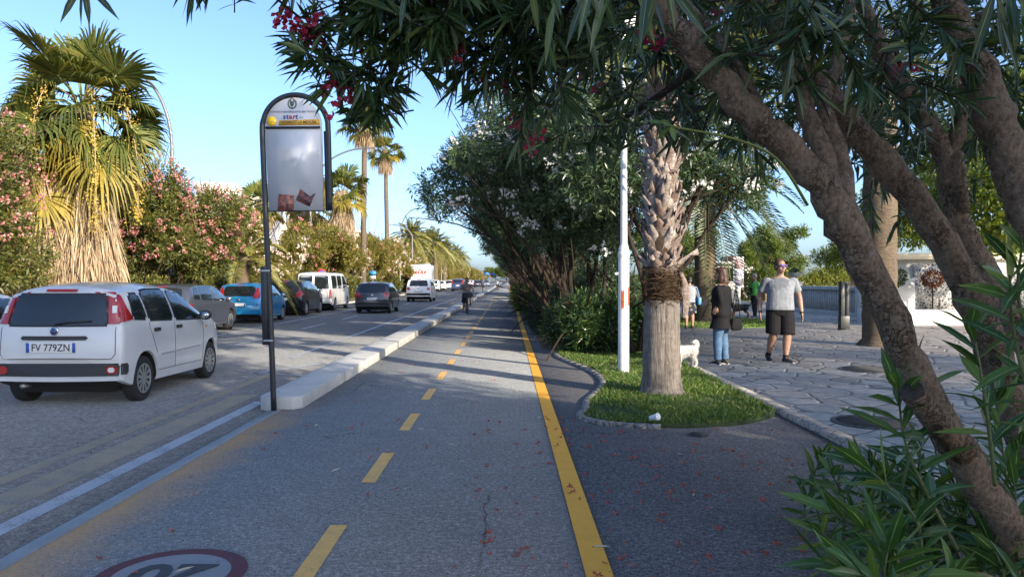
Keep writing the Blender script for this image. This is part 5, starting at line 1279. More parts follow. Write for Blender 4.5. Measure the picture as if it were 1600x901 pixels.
# ---- white box truck with red lettering
def truck():
    t=thing('box_truck','white refrigerated box truck with red lettering parked at the left beyond the white car','truck',(-10.25,90.0,-.02),R(0))
    W_=paintm('truck_white',(.66,.66,.65)); mb=MB(); mb.box(-1.15,1.15,0,5.2,.95,3.32); mb.build('cargo_box',W_,t,bevel=.03)
    RD=plain('truck_red',(.50,.03,.02),.4); GR=plain('truck_frame_grey',(.25,.26,.27),.5)
    d=MB(); d.box(-1.12,-.0,-.02,.0,1.0,3.26); o=d.build('rear_door',W_,t,bevel=.01)
    d=MB(); d.box(.01,1.12,-.02,.0,1.0,3.26); d.build('rear_door',W_,t,bevel=.01)
    for x in (-.35,.35,1.08,-1.08):
        m=MB(); m.tube([(x,-.05,1.0),(x,-.05,3.2)],.022,6); m.build('lock_bar',GR,t)
    for ch,x in zip('MARR',(-.62,-.20,.22,.60)):
        text_mesh('truck_letter',ch,.50,RD,t,Matrix.Translation((x,-.028,2.42))@Matrix.Rotation(R(90),4,'X')@Matrix(((1,.22,0,0),(0,1,0,0),(0,0,1,0),(0,0,0,1))),.006,.022,sx=1.05)
    m=MB()
    for x,h in ((-.14,.32),(0,.24),(.14,.32)): m.tube([(x*1.4,-.03,2.95),(x*.5,-.03,2.95-h)],.035,6)
    m.build('truck_emblem',RD,t)
    for sg in (-1,1):
        m=MB(); m.box(sg*1.0-.12,sg*1.0+.12,-.06,0,.72,.92); m.build('tail_light',LRED,t,bevel=.01)
        for y in (.9,4.9):
            m=MB(); m.lathe([(.25,sg*1.0-.14),(.40,sg*1.0-.12),(.42,sg*1.0),(.40,sg*1.0+.12),(.25,sg*1.0+.14)],(0,y,.42),24,axis='x'); w=m.build('wheel',TYRE,t,auto=30)
            m=MB(); m.lathe([(.24,sg*1.0-.135),(.24,sg*1.0+.135)],(0,y,.42),18,axis='x'); m.build('rim',RIM,w)
    m=MB(); m.box(-.45,.45,.1,6.4,.55,.95); m.box(-1.1,1.1,-.05,.1,.55,.72); m.build('chassis',TRIM,t)
    m=MB(); m.prism([(5.35,.6),(7.0,.6),(7.1,1.2),(6.85,1.7),(6.5,2.35),(5.35,2.4)],-1.05,1.05,0,Matrix(((0,0,1,0),(1,0,0,0),(0,1,0,0),(0,0,0,1)))); cb=m.build('cab',W_,t,bevel=.05)
    m=MB(); m.prism([(5.6,1.5),(6.8,1.5),(6.45,2.2),(5.6,2.2)],-1.06,1.06,0,Matrix(((0,0,1,0),(1,0,0,0),(0,1,0,0),(0,0,0,1)))); m.build('cab_window',GLASS,cb)
    m=MB(); m.prism([(-.8,3.32),(.8,3.32),(.7,3.55),(-.7,3.55)],4.3,5.1,0,Matrix(((1,0,0,0),(0,0,1,0),(0,1,0,0),(0,0,0,1)))); m.build('cooling_unit',GR,t,bevel=.03)
    return t
truck()
far=[('hatch',4.0,1.74,1.48,(-8.9,78.5),(.012,.013,.02),'dark car with red tail lights parked right of the white truck','corner'),
     ('suv',4.2,1.75,1.6,(-10.1,104),(.62,.62,.61),'white car parked just right of the truck, far down the road','corner'),
     ('hatch',4.1,1.74,1.5,(-9.9,112),(.6,.6,.6),'second white car in the distant parked line','corner'),
     ('hatch',4.1,1.74,1.55,(-9.2,120),(.55,.55,.55),'pale car in the distant parked line behind the two white ones','corner'),
     ('suv',4.2,1.78,1.72,(-6.7,103),(.025,.045,.10),'dark blue car driving in the distance, left of the cyclist','tall'),
     ('hatch',4.1,1.74,1.5,(-8.6,139),(.30,.05,.04),'dark red car far down the road beyond the cyclist','corner'),
     ('hatch',4.1,1.76,1.5,(-6.2,160),(.03,.035,.05),'dark car far down the lane right above the cyclist','corner'),
     ('hatch',4.1,1.74,1.5,(-4.9,178),(.6,.6,.6),'small white car far away beside the end of the kerb','corner'),
     ('hatch',4.1,1.74,1.5,(-8.9,168),(.4,.4,.42),'silver car at the far end of the parked line','corner'),
     ('hatch',4.1,1.74,1.5,(-9.2,190),(.6,.6,.6),'white car at the very end of the parked line','corner')]
for i,(kd,L,W,H,(x,y),c_,lb,tl) in enumerate(far):
    generic('distant_car',lb,(x,y,-.02),spec(L,W,H,kd,.31),paintm('far_paint_%d'%i,c_),group='traffic and parked cars far down the road',tl=tl,detail=1,badge=False)
# ------------------------------------------------------------------ people and dogs
def remesh(name,mb,voxel,mat,parent,smooth=4,mats=None):
    me=bpy.data.meshes.new('tmp'); V=np.concatenate(mb.V)
    me.from_pydata([tuple(v) for v in V],[],mb.F); bm=bmesh.new(); bm.from_mesh(me); bmesh.ops.recalc_face_normals(bm,faces=bm.faces[:]); bm.to_mesh(me); bm.free()
    o=bpy.data.objects.new('tmp',me); col.objects.link(o)
    m=o.modifiers.new('r','REMESH'); m.mode='VOXEL'; m.voxel_size=voxel; m.use_smooth_shade=True
    s=o.modifiers.new('s','SMOOTH'); s.factor=.5; s.iterations=smooth
    dg=bpy.context.evaluated_depsgraph_get(); dg.update(); me2=bpy.data.meshes.new_from_object(o.evaluated_get(dg)); bpy.data.objects.remove(o)
    me2.name=name; me2.materials.clear(); me2.materials.append(mat)
    for p in me2.polygons: p.use_smooth=True
    return link(bpy.data.objects.new(name,me2),parent)
def caps(mb,pts,rad,n=12,sub=4):
    P=smooth_path([(*p,r) for p,r in zip(pts,rad)],sub)
    mb.tube(P[:,:3],list(P[:,3]),n); mb.ball(tuple(P[0,:3]),P[0,3]*.99,n); mb.ball(tuple(P[-1,:3]),P[-1,3]*.99,n)
def rings(mb,rows,n=20):
    """rows: (cx,cy,z,rx,ry)"""
    A=smooth_path(rows,4) if len(rows)>2 else np.array(rows); V=[];Fc=[]
    for cx_,cy_,z,rx,ry in A:
        for k in range(n):
            a=2*math.pi*k/n; c,s=math.cos(a),math.sin(a); V.append((cx_+rx*abs(c)**.85*np.sign(c),cy_+ry*abs(s)**.85*np.sign(s),z))
    for i in range(len(A)-1):
        for k in range(n): Fc.append((i*n+k,i*n+(k+1)%n,(i+1)*n+(k+1)%n,(i+1)*n+k))
    Fc.append(tuple(range(n))[::-1]); Fc.append(tuple((len(A)-1)*n+k for k in range(n))); mb.add(V,Fc)
SKIN=plain('skin',(.36,.20,.135),.5,var=.08,vscale=25); SKINT=plain('tanned_skin',(.31,.18,.125),.5,var=.1,vscale=25)
def cloth(name,c,var=.12,vs=14): return plain(name,c,.85,spec=.2,var=var,vscale=vs,bmp=.25,bscale=45)
def lerp(a,b,t): return np.array(a,float)*(1-t)+np.array(b,float)*t
class Person:
    """local frame: faces -Y, +X is the person's left; ground at z=0"""
    def __init__(s,label,loc,rz,h,skin=SKIN,bulk=1.0,belly=1.0,feet=None,knees=None,hands=None,elbows=None,head_turn=0,head_tilt=0,hipz=.50,shoulder=.118,footdir=(0,0),lean=0.0,voxel=.0085,wave=None,hip_c=None,feet_pitch=(0,0)):
        s.t=thing('person',label,'person',loc,rz); s.h=h; s.v=voxel; s.skin=skin; f=lambda *p: np.array(p)*h
        s.hip=[np.array((sg*.052*h*bulk**.5,0,hipz*h)) for sg in (-1,1)]
        if hip_c is not None: s.hip=[p+np.array(hip_c)*h for p in s.hip]
        s.feet=[f(*p) for p in (feet or ((-.055,0,.045),(.055,0,.045)))]
        s.knee=[f(*k) if k is not None else lerp(s.hip[i],s.feet[i],.48)+np.array((0,-.012*h,0)) for i,k in enumerate(knees or (None,None))]
        L=np.array((0,-lean*h,0)); hc=np.array(hip_c)*h if hip_c is not None else np.zeros(3)
        s.sh=[np.array((sg*shoulder*h,.005*h,.786*h))+L+hc for sg in (-1,1)]
        s.hand=[f(*p) for p in (hands or ((-.17,-.02,.49),(.17,-.02,.49)))]
        s.elb=[f(*e) if e is not None else lerp(s.sh[i],s.hand[i],.5)+np.array(((-1,1)[i]*.012*h,.03*h,0)) for i,e in enumerate(elbows or (None,None))]
        s.bulk=bulk; s.belly=belly; s.headc=np.array((0,-.012*h,.932*h))+L*1.15+hc
        s.neck=np.array((0,.006*h,.84*h))+L+hc; s.Hm=Matrix.Translation(s.headc)@Matrix.Rotation(head_turn,4,'Z')@Matrix.Rotation(head_tilt,4,'X')
        b=bulk; mb=MB()
        s.tor=[(0+hc[0],.0+hc[1],.47*h,.088*h*b,.062*h*b),(hc[0],.0+hc[1],.52*h,.098*h*b,.068*h*b*belly),(hc[0],-.004*h*belly+hc[1]-lean*h*.3,.60*h,.088*h*b*belly**.6,.062*h*b*belly),(hc[0],-.004*h+hc[1]-lean*h*.6,.69*h,.092*h*b,.064*h*b*belly**.5),(hc[0],hc[1]-lean*h*.9,.765*h,.108*h*b**.7,.062*h*b**.7),(hc[0],hc[1]+.006*h-lean*h,.80*h,.094*h*b**.4,.046*h),(hc[0],hc[1]+.008*h-lean*h,.836*h,.046*h,.038*h)]
        rings(mb,s.tor)
        s.lr=[.056*h*b**.8,.036*h*b**.5,.022*h*b**.3]
        for i in (0,1):
            hp,k,ft=s.hip[i],s.knee[i],s.feet[i]; calf=lerp(k,ft,.32)+np.array((0,.006*h,0))
            caps(mb,[hp,lerp(hp,k,.5),k,calf,lerp(k,ft,.75),ft],[s.lr[0],s.lr[0]*.88,s.lr[1],s.lr[1]*1.02,s.lr[2]*1.2,s.lr[2]])
            sh,e,w=s.sh[i],s.elb[i],s.hand[i]
            caps(mb,[sh,lerp(sh,e,.5),e,lerp(e,w,.3),w],[.025*h*b**.5,.027*h*b**.6,.022*h*b**.5,.0225*h*b**.5,.0145*h*b**.2])
            s._hand(mb,i)
        caps(mb,[s.neck-np.array((0,0,.01*h)),lerp(s.neck,s.headc,.5),s.headc+np.array((0,.012*h,-.02*h))],[.034*h*b**.3,.031*h*b**.3,.034*h],14)
        hm=MB(); q=h/1.75; W_=lambda p,r: hm.ball(p,r,16)
        W_((0,.012*q,.03*q),(.077*q,.095*q,.088*q)); W_((0,-.035*q,-.045*q),(.060*q,.055*q,.068*q)); W_((0,-.055*q,-.092*q),(.036*q,.03*q,.027*q))
        W_((0,-.094*q,-.018*q),(.013*q,.016*q,.024*q)); W_((0,-.108*q,-.034*q),(.016*q,.014*q,.012*q)); W_((0,-.083*q,.022*q),(.056*q,.016*q,.012*q)); W_((0,-.086*q,-.066*q),(.024*q,.014*q,.008*q)); W_((0,-.085*q,-.076*q),(.021*q,.014*q,.008*q))
        for sg in (-1,1): W_((sg*.079*q,.012*q,-.012*q),(.010*q,.022*q,.032*q)); W_((sg*.045*q,-.055*q,-.03*q),(.022*q,.022*q,.022*q))
        for V,_ in zip(hm.V,range(99)):
            pass
        hm.V=[np.array([s.Hm@Vector(v) for v in V]) for V in hm.V]
        VV=np.concatenate(hm.V); mb.V.append(VV); mb.F+=[[i+mb.n for i in fc] for fc in hm.F]; mb.M+=[0]*len(hm.F); mb.n+=len(VV)
        s.body=remesh('body',mb,voxel,skin,s.t,3)
        s.q=q
        E=MB(); 
        for sg in (-1,1): E.ball(tuple(s.Hm@Vector((sg*.031*q,-.083*q,.004*q))),(.0115*q,.009*q,.008*q),8)
        s.eyes=E
    def _hand(s,mb,i):
        h=s.h; w=s.hand[i]; d=unit(w-s.elb[i])*.55+np.array((0,-.10,-.5)); d=unit(d); sg=(-1,1)[i]
        out=unit(np.cross(d,np.array((0,1.,0)))*1.0); fw=unit(np.cross(out,d)); # fw ~ forward
        k=h/1.75; pal=w+d*.05*k
        for u in np.linspace(-.027,.027,4): caps(mb,[w+d*.012*k+fw*u*k*.55,w+d*.088*k+fw*u*k],[.014*k,.0125*k],8,2)
        for j,(u,l) in enumerate(zip((-.031,-.0105,.0105,.031),(.058,.072,.078,.068))):
            b=w+d*.088*k+fw*u*1.0*k; cu=-out*sg*0
            m=b+d*l*.5*k+out*(-sg)*.006*k; e=b+d*l*.95*k-out*sg*(.018*k)*np.sign(out[0] or 1)
            caps(mb,[b,m,e],[.0095*k,.009*k,.0075*k],8,2)
        b=w+d*.03*k+fw*.028*k; caps(mb,[b,b+d*.032*k+fw*.024*k,b+d*.065*k+fw*.03*k],[.0125*k,.011*k,.0085*k],8,2)
    def top(s,name,mat,sleeve=.5,z0=.50,loose=1.08,taper=1.0,flare=1.0,add=.006):
        h=s.h; mb=MB(); R_=[r for r in s.tor if r[2]>=z0*h-.001]; lo=np.array([np.interp(z0*h,[r[2] for r in s.tor],[r[k] for r in s.tor]) for k in range(5)])
        lo[2]=z0*h
        rows=[tuple(lo*np.array([1,1,1,loose*flare,loose*flare])+np.array([0,0,0,add,add]))]+[(a,b,c,d*loose+add,e*loose+add) for a,b,c,d,e in R_ if c>z0*h+.02]
        rows[-1]=(rows[-1][0],rows[-1][1],rows[-1][2]-.012*h,.050*h,.043*h)
        rings(mb,rows)
        for i in (0,1):
            sh,e,w=s.sh[i],s.elb[i],s.hand[i]; b=s.bulk
            if sleeve<=.5: end=lerp(sh,e,sleeve*2); caps_=[sh+np.array((-(-1,1)[i]*.03*h,0,0)),sh,lerp(sh,end,.5),end]; rr=[.029*h*b**.5,.034*h*b**.5,.036*h*b**.6,.038*h*b**.6]
            else: end=lerp(e,w,(sleeve-.5)*2); caps_=[sh+np.array((-(-1,1)[i]*.03*h,0,0)),sh,lerp(sh,e,.5),e,end]; rr=[.027*h,.031*h*b**.5,.032*h*b**.6,.027*h*b**.6,.023*h]
            P=smooth_path([(*p,r) for p,r in zip(caps_,rr)],4); mb.tube(P[:,:3],list(P[:,3]),14); mb.ball(tuple(P[0,:3]),P[0,3]*.98,12)
        return remesh(name,mb,s.v,mat,s.t,9)
    def bottom(s,name,mat,length=1.0,loose=1.1,zt=.555,add=.004):
        h=s.h; mb=MB(); hi=[np.interp(zt*h,[r[2] for r in s.tor],[r[k] for r in s.tor]) for k in range(5)]
        rows=[(a,b,c-.02*h,d*1.02+add,e*1.03+add) for a,b,c,d,e in s.tor[:2]]+[(hi[0],hi[1],zt*h,hi[3]*1.03+add,hi[4]*1.03+add)]
        rings(mb,rows)
        for i in (0,1):
            hp,k,ft=s.hip[i],s.knee[i],s.feet[i]
            full=[hp,lerp(hp,k,.5),k,lerp(k,ft,.3),lerp(k,ft,.7),ft]; fr=[s.lr[0]*1.05,s.lr[0]*.95,s.lr[1]*1.1,s.lr[1]*1.12,s.lr[2]*1.5,s.lr[2]*1.55]
            P=smooth_path([(*p,r*loose+add) for p,r in zip(full,fr)],6); m=max(3,int(len(P)*length)); P=P[:m]; 
            if length<.6: P[:,3]=np.linspace(P[0,3],s.lr[0]*loose*1.06+add,m)
            mb.tube(P[:,:3],list(P[:,3]),16); mb.ball(tuple(P[0,:3]),P[0,3]*.99,14)
        return remesh(name,mb,s.v,mat,s.t,3)
    def skirt(s,name,mat,z0,flare=1.15,zt=.57):
        h=s.h; mb=MB(); r=s.tor[1]; rings(mb,[(0,0,z0*h,r[3]*flare,r[4]*flare*1.15),(0,0,.47*h,r[3]*1.12,r[4]*1.15),(0,0,.52*h,r[3]*1.05,r[4]*1.08),(0,0,zt*h,r[3]*.93,r[4]*.95)],26)
        return remesh(name,mb,s.v,mat,s.t,3)
    def shoes(s,upper,sole=None,L=.155,dirs=(0,0),pitch=(0,0),sock=None):
        h=s.h
        for i in (0,1):
            ft=s.feet[i]; a=dirs[i]; Mt=Matrix.Translation(ft)@Matrix.Rotation(a,4,'Z')@Matrix.Rotation(pitch[i],4,'X'); mb=MB(); g=-.045*h
            for y,z,rx,ry,rz in ((.012,.020,.026,.032,.03),(-.02,.016,.026,.035,.026),(-.055,.010,.0275,.04,.021),(-.085,.008,.024,.026,.018)):
                mb.ball((0,y*h,g+z*h),(rx*h,ry*h,rz*h),12)
            mb.ball((0,.0,g+.038*h),(.026*h,.028*h,.03*h),12); mb.V=[np.array([Mt@Vector(v) for v in V]) for V in mb.V]
            sh=remesh('shoe',mb,s.v*.8,upper,s.t,2)
            if sole:
                mb=MB(); pr=[(.029*h*math.cos(t)*(1.0 if math.sin(t)<0 else .9),(-.035+.077*math.sin(t))*h) for t in np.linspace(0,2*math.pi,20)[:-1]]
                mb.prism(pr,g-.001*h,g+.011*h); mb.V=[np.array([Mt@Vector(v) for v in V]) for V in mb.V]; mb.build('sole',sole,sh,bevel=.003)
            if sock:
                mb=MB(); caps(mb,[ft+np.array((0,.004*h,-.005*h)),lerp(ft,s.knee[i],.13)],[s.lr[2]*1.12,s.lr[2]*1.12],12); mb.build('sock',sock,s.t,smooth=True)
    def hair(s,mat,style,name='hair'):
        q=s.q; mb=MB(); Bq=lambda p,r: mb.ball(p,r,16)
        if style=='crop':
            Bq((0,.030*q,.046*q),(.086*q,.098*q,.090*q)); Bq((0,.055*q,-.01*q),(.084*q,.068*q,.075*q)); pass
        elif style=='short':
            Bq((0,.02*q,.05*q),(.086*q,.1*q,.082*q)); Bq((0,.055*q,.0),(.082*q,.068*q,.085*q)); Bq((0,-.05*q,.085*q),(.06*q,.03*q,.025*q))
        elif style=='long':
            Bq((0,.02*q,.048*q),(.09*q,.104*q,.086*q)); Bq((0,.055*q,-.02*q),(.094*q,.075*q,.1*q)); Bq((0,.075*q,-.13*q),(.105*q,.066*q,.13*q)); Bq((0,.085*q,-.25*q),(.105*q,.055*q,.12*q))
            for sg in (-1,1): Bq((sg*.075*q,.015*q,-.09*q),(.03*q,.05*q,.13*q)); Bq((sg*.07*q,.05*q,-.2*q),(.04*q,.045*q,.1*q))
            Bq((0,-.04*q,.095*q),(.065*q,.04*q,.03*q))
        elif style=='bun':
            Bq((0,.02*q,.048*q),(.088*q,.1*q,.084*q)); Bq((0,.055*q,-.01*q),(.084*q,.066*q,.085*q)); Bq((0,.10*q,.075*q),(.045*q,.04*q,.045*q))
        mb.V=[np.array([s.Hm@Vector(v) for v in V]) for V in mb.V]; return remesh(name,mb,s.v*.8,mat,s.t,2)
    def face(s,lip=(.28,.09,.08)):
        s.eyes.build('eyes',plain('eye_dark',(.03,.02,.018),.2),s.body,smooth=True); q=s.q
        mb=MB(); mb.ball((0,-.0985*q,-.071*q),(.021*q,.005*q,.0045*q),10); mb.V=[np.array([s.Hm@Vector(v) for v in V]) for V in mb.V]; mb.build('mouth',plain('lips',lip,.5),s.body,smooth=True)
    def headpiece(s,mb,name,mat): mb.V=[np.array([s.Hm@Vector(v) for v in V]) for V in mb.V]; return mb.build(name,mat,s.t,bevel=.002)
BLACKC=cloth('black_cloth',(.010,.010,.012),.2); SHOE=plain('black_shoe',(.013,.013,.016),.6); SOLE=plain('white_sole',(.6,.6,.6),.6); SOLEG=plain('grey_sole',(.25,.25,.26),.6)
# the walking man
def man():
    k=1/85.3  # metres per photo pixel at his distance
    h=1.875
    p=Person('man in sweat stained grey t-shirt, black shorts and purple sunglasses walking on the promenade',(5.0,14.06,.05),R(-8),h,SKINT,bulk=1.26,belly=1.1,
      feet=((-.088,.10,.062),(.045,-.05,.045)),knees=((-.068,-.035,.275),(.058,-.055,.268)),hands=((-.185,.01,.475),(.20,-.03,.468)),elbows=((-.182,.045,.635),(.188,.03,.635)),head_turn=R(24),shoulder=.132)
    m,nt,b=nmat('sweaty_grey_shirt'); v=coords(nt,'obj')
    def spot(c,r,soft=.25):
        mp=nt.nodes.new('ShaderNodeMapping'); mp.vector_type='TEXTURE'; mp.inputs['Location'].default_value=c; mp.inputs['Scale'].default_value=r
        w=mixc(nt,.22,v,noise(nt,v,7,4,.6,1)); nt.links.new(w,mp.inputs[0]); ln=nt.nodes.new('ShaderNodeVectorMath'); ln.operation='LENGTH'; nt.links.new(mp.outputs[0],ln.inputs[0])
        return ramp(nt,ln.outputs['Value'],[(.85,1),(1.0,0)]) if soft else None
    f=spot((.09,-.2,1.27),(.14,.5,.145)); f2=spot((-.10,-.2,1.25),(.09,.5,.105)); f3=spot((.03,-.1,1.46),(.17,.5,.075)); f4=spot((.03,-.2,1.36),(.05,.5,.10))
    mx=math_(nt,'MAXIMUM',math_(nt,'MAXIMUM',f,f2),math_(nt,'MAXIMUM',f3,f4)); n_=noise(nt,v,14,4)
    c=mixc(nt,math_(nt,'MULTIPLY',mx,.75),ramp(nt,n_,[(.3,(.17,.185,.21)),(.7,(.23,.25,.28))]),(.10,.11,.13)); nt.links.new(c,b.inputs['Base Color']); b.inputs['Roughness'].default_value=.9; bump(nt,b,noise(nt,coords(nt,'obj',(1,1,.6)),9,4),.6,.03)
    p.top('t_shirt',m,.34,.505,1.06); p.bottom('shorts',BLACKC,.44,1.04,.53); p.shoes(SHOE,SOLEG,dirs=(R(8),R(30)),pitch=(R(28),0),sock=BLACKC)
    p.hair(plain('short_brown_hair',(.07,.035,.022),.8,var=.3,vscale=80),'crop'); p.face(); q=p.q
    mb=MB()
    for sg in (-1,1): mb.ball((sg*.034*q,-.088*q,.008*q),(.031*q,.014*q,.021*q),12)
    g=MB(); gl=p.headpiece(mb,'sunglasses',plain('purple_mirror_lens',(.10,.05,.50),.08,metal=.7,coat=.5))
    mb=MB(); mb.box(-.06*q,.06*q,-.098*q,-.088*q,.022*q,.032*q)
    for sg in (-1,1): mb.box(min(sg*.062*q,sg*.086*q),max(sg*.062*q,sg*.086*q),-.09*q,.02*q,.01*q,.022*q)
    p.headpiece(mb,'sunglasses_frame',plain('frame_black',(.02,.02,.03),.3))
    for i,nm in ((1,'wrist_watch'),(0,'wrist_band')):
        w=lerp(p.elb[i],p.hand[i],.93); d=unit(p.hand[i]-p.elb[i]); mb=MB(); mb.tube([w-d*.014,w+d*.014],.036,16)
        if nm=='wrist_watch': mb.ball(tuple(w+np.array((.03,-.012,0))),(.012,.022,.022),10)
        mb.build(nm,RUB,p.t)
man()
# woman in black with a dog on a lead
def woman():
    h=1.72
    p=Person('auburn haired woman in black top and jeans holding the white dog on a lead',(3.80,13.6,.05),R(-125),h,SKIN,bulk=1.05,
      feet=((-.052,.02,.045),(.060,-.02,.045)),hands=((-.10,-.175,.655),(.15,.0,.60)),elbows=((-.165,.02,.64),(.170,.05,.66)),head_turn=R(14))
    J=cloth('blue_denim',(.075,.14,.24),.35,9)
    mb=p.top('black_top',BLACKC,.95,.375,1.30,flare=1.34); p.bottom('jeans',J,.97,1.10); p.shoes(SHOE,SOLE,dirs=(R(10),R(-25)))
    p.hair(plain('auburn_hair',(.05,.02,.013),.55,var=.45,vscale=40),'long'); p.face()
    w=thing('handbag','black handbag hanging at the side of the woman in black','bag',(4.03,13.50,.66),R(20)); mb=MB(); mb.prism([(-.10,0),(.10,0),(.12,.05),(.10,.2),(.05,.22),(-.05,.22),(-.10,.2),(-.12,.05)],-.04,.04,0,Matrix.Rotation(R(90),4,'X')); mb.build('bag_body',BLACKC,w,bevel=.03)
    mb=MB(); mb.tube(smooth_path([(-.08,0,.2),(-.06,0,.45),(0,.02,.72),(.06,0,.45),(.08,0,.2)],5),.009,6); mb.build('strap',BLACKC,w,smooth=True)
    # lead
    a=p.t.matrix_basis@Vector(p.hand[0]) if False else (Matrix.Translation((3.80,13.6,.05))@Matrix.Rotation(R(-125),4,'Z'))@Vector(p.hand[0]+np.array((0,0,-.06)))
    e=Vector((2.93,13.2,.47)); mid=(a+e)/2+Vector((0,0,-.13)); mb=MB(); mb.tube(smooth_path([tuple(a),tuple((a+mid)/2+Vector((0,0,-.03))),tuple(mid),tuple((mid+e)/2+Vector((0,0,-.02))),tuple(e)],6),.007,6)
    tag(mb.build('dog_lead',RUB,None,smooth=True),'thin black lead running from the woman in black to the white dog','dog lead')
woman()
def dog(label,loc,rz,sc,mat,fur=None,tail='curl',patch=None,ears='drop',seed=1):
    """faces -Y; stands about .42 m at the withers"""
    rng=tree_rng(seed); t=thing('dog',label,'dog',loc,rz,None,sc); mb=MB()
    A=[(0,-.22,.315,.085,.105),(0,-.12,.30,.095,.12),(0,.02,.31,.085,.10),(0,.14,.325,.08,.09),(0,.22,.33,.06,.07)]
    P=smooth_path(A,5); V=[];Fc=[];n=16
    for x,y,z,rx,rz_ in P:
        for k in range(n): a=2*math.pi*k/n; V.append((x+rx*math.cos(a),y,z+rz_*math.sin(a)))
    for i in range(len(P)-1):
        for k in range(n): Fc.append((i*n+k,i*n+(k+1)%n,(i+1)*n+(k+1)%n,(i+1)*n+k))
    Fc.append(tuple(range(n))[::-1]); Fc.append(tuple((len(P)-1)*n+k for k in range(n))); mb.add(V,Fc)
    for s,dx in ((-1,.0),(1,.02)):
        x=s*.062
        caps(mb,[(x,-.18,.30),(x,-.165,.20),(x,-.19,.12),(x,-.185,.03)],[.05,.033,.024,.022],10); mb.ball((x,-.20,.02),(.026,.036,.021),10)
        caps(mb,[(x,.17,.31),(x*1.05,.13,.215),(x,.215,.13),(x,.20,.03)],[.07,.048,.026,.022],10); mb.ball((x,.185,.02),(.026,.036,.021),10)
    caps(mb,[(0,-.22,.36),(0,-.29,.44),(0,-.32,.48)],[.075,.06,.055],12)
    mb.ball((0,-.34,.50),(.062,.075,.06),14); caps(mb,[(0,-.385,.488),(0,-.455,.472)],[.036,.026],10); mb.ball((0,-.478,.482),(.014,.012,.011),8)
    for s in (-1,1): caps(mb,[(s*.045,-.325,.54),(s*.068,-.335,.50),(s*.07,-.345,.445)],[.02,.022,.014],8)
    if tail=='curl': caps(mb,[(0,.23,.36),(0,.29,.42),(0,.27,.48),(0,.20,.47)],[.034,.036,.034,.022],10)
    else: caps(mb,[(0,.23,.37),(0,.33,.41),(0,.45,.42),(0,.53,.40)],[.026,.02,.015,.009],10)
    b=remesh('body',mb,.008,mat,t,3); me=b.data
    if fur is not None:
        co=np.empty(len(me.vertices)*3,np.float32); no=np.empty_like(co); me.vertices.foreach_get('co',co); me.vertices.foreach_get('normal',no); co=co.reshape(-1,3);no=no.reshape(-1,3)
        i=rng.choice(len(co),7000); D=no[i]*.55+np.array([0,.25,-.55])+rng.normal(0,.3,(7000,3)); Vv,Ff,_=leaf_arrays(co[i]-no[i]*.004,D,rng.uniform(.022,.045,7000),.006,rng,False,.1); mesh_obj('fur',Vv,Ff,fur,t)
    mb=MB()
    for s in (-1,1): mb.ball((s*.032,-.395,.515),(.009,.007,.009),8)
    mb.ball((0,-.489,.484),(.014,.010,.011),8); mb.build('eyes_and_nose',plain('dog_nose',(.012,.011,.012),.3),b,smooth=True)
    mb=MB(); mb.tube([(0,-.275,.405),(0,-.262,.425)],.068,16); mb.build('collar',RUB,t)
    return t
WF=plain('white_dog_coat',(.62,.60,.57),.9,var=.12,vscale=30)
dog('small shaggy white dog on a lead, its head hidden behind the shaggy palm trunk',(3.02,13.05,.05),R(-62),.92,WF,leaf_mat('white_fur',(.58,.56,.53),(.78,.77,.74),.8,.2,tcol=(1,1,1),spec=.1),seed=4)
def brown_black():
    m,nt,b=nmat('black_tan_coat'); v=coords(nt,'obj'); sx=nt.nodes.new('ShaderNodeSeparateXYZ'); nt.links.new(v,sx.inputs[0])
    f=math_(nt,'ADD',sx.outputs[2],math_(nt,'MULTIPLY',noise(nt,v,9,2),.08)); nt.links.new(ramp(nt,f,[(.21,(.24,.10,.04)),(.25,(.014,.013,.013))]),b.inputs['Base Color']); b.inputs['Roughness'].default_value=.7; return m
dog('black and tan dog with its tail held out straight, standing before the man in green',(9.15,30.1,.05),R(-100),1.35,brown_black(),None,'straight',seed=5)
# woman in the flowered skirt
def woman2():
    h=1.58
    p=Person('woman seen from behind in a grey top and dark flowered skirt',(5.62,23.7,.05),R(176),h,SKINT,bulk=1.2,belly=1.1,feet=((-.06,0,.045),(.06,0.01,.045)),hands=((-.13,-.09,.55),(.13,-.10,.56)),elbows=((-.155,.03,.63),(.155,.03,.63)),voxel=.011)
    m,nt,b=nmat('flowered_skirt'); v=coords(nt,'obj'); e=N(nt,'ShaderNodeTexVoronoi',Scale=9.0); nt.links.new(v,e.inputs['Vector']); nt.links.new(ramp(nt,e.outputs[0],[(.22,(.22,.20,.09)),(.34,(.10,.12,.12)),(.42,(.012,.016,.035))]),b.inputs['Base Color']); b.inputs['Roughness'].default_value=.9
    p.top('grey_top',cloth('heather_grey',(.27,.29,.33)),.5,.50,1.06); p.skirt('skirt',m,.30,1.22); p.shoes(SHOE,None,dirs=(R(8),R(-8)))
    p.hair(plain('dark_hair_pinned',(.045,.035,.03),.6),'bun'); p.face()
    w=thing('shoulder_bag','blue bag hanging at the side of the woman in the flowered skirt','bag',(5.62+.26,23.62,.78),R(10)); BL=plain('blue_bag',(.05,.22,.50),.5)
    mb=MB(); mb.box(-.06,.06,-.12,.12,0,.24); mb.build('bag_body',BL,w,bevel=.03); mb=MB(); mb.tube(smooth_path([(0,-.10,.22),(-.02,-.04,.42),(-.07,0,.53),(-.02,.05,.42),(0,.10,.22)],5),.012,6); mb.build('strap',BL,w,smooth=True)
woman2()
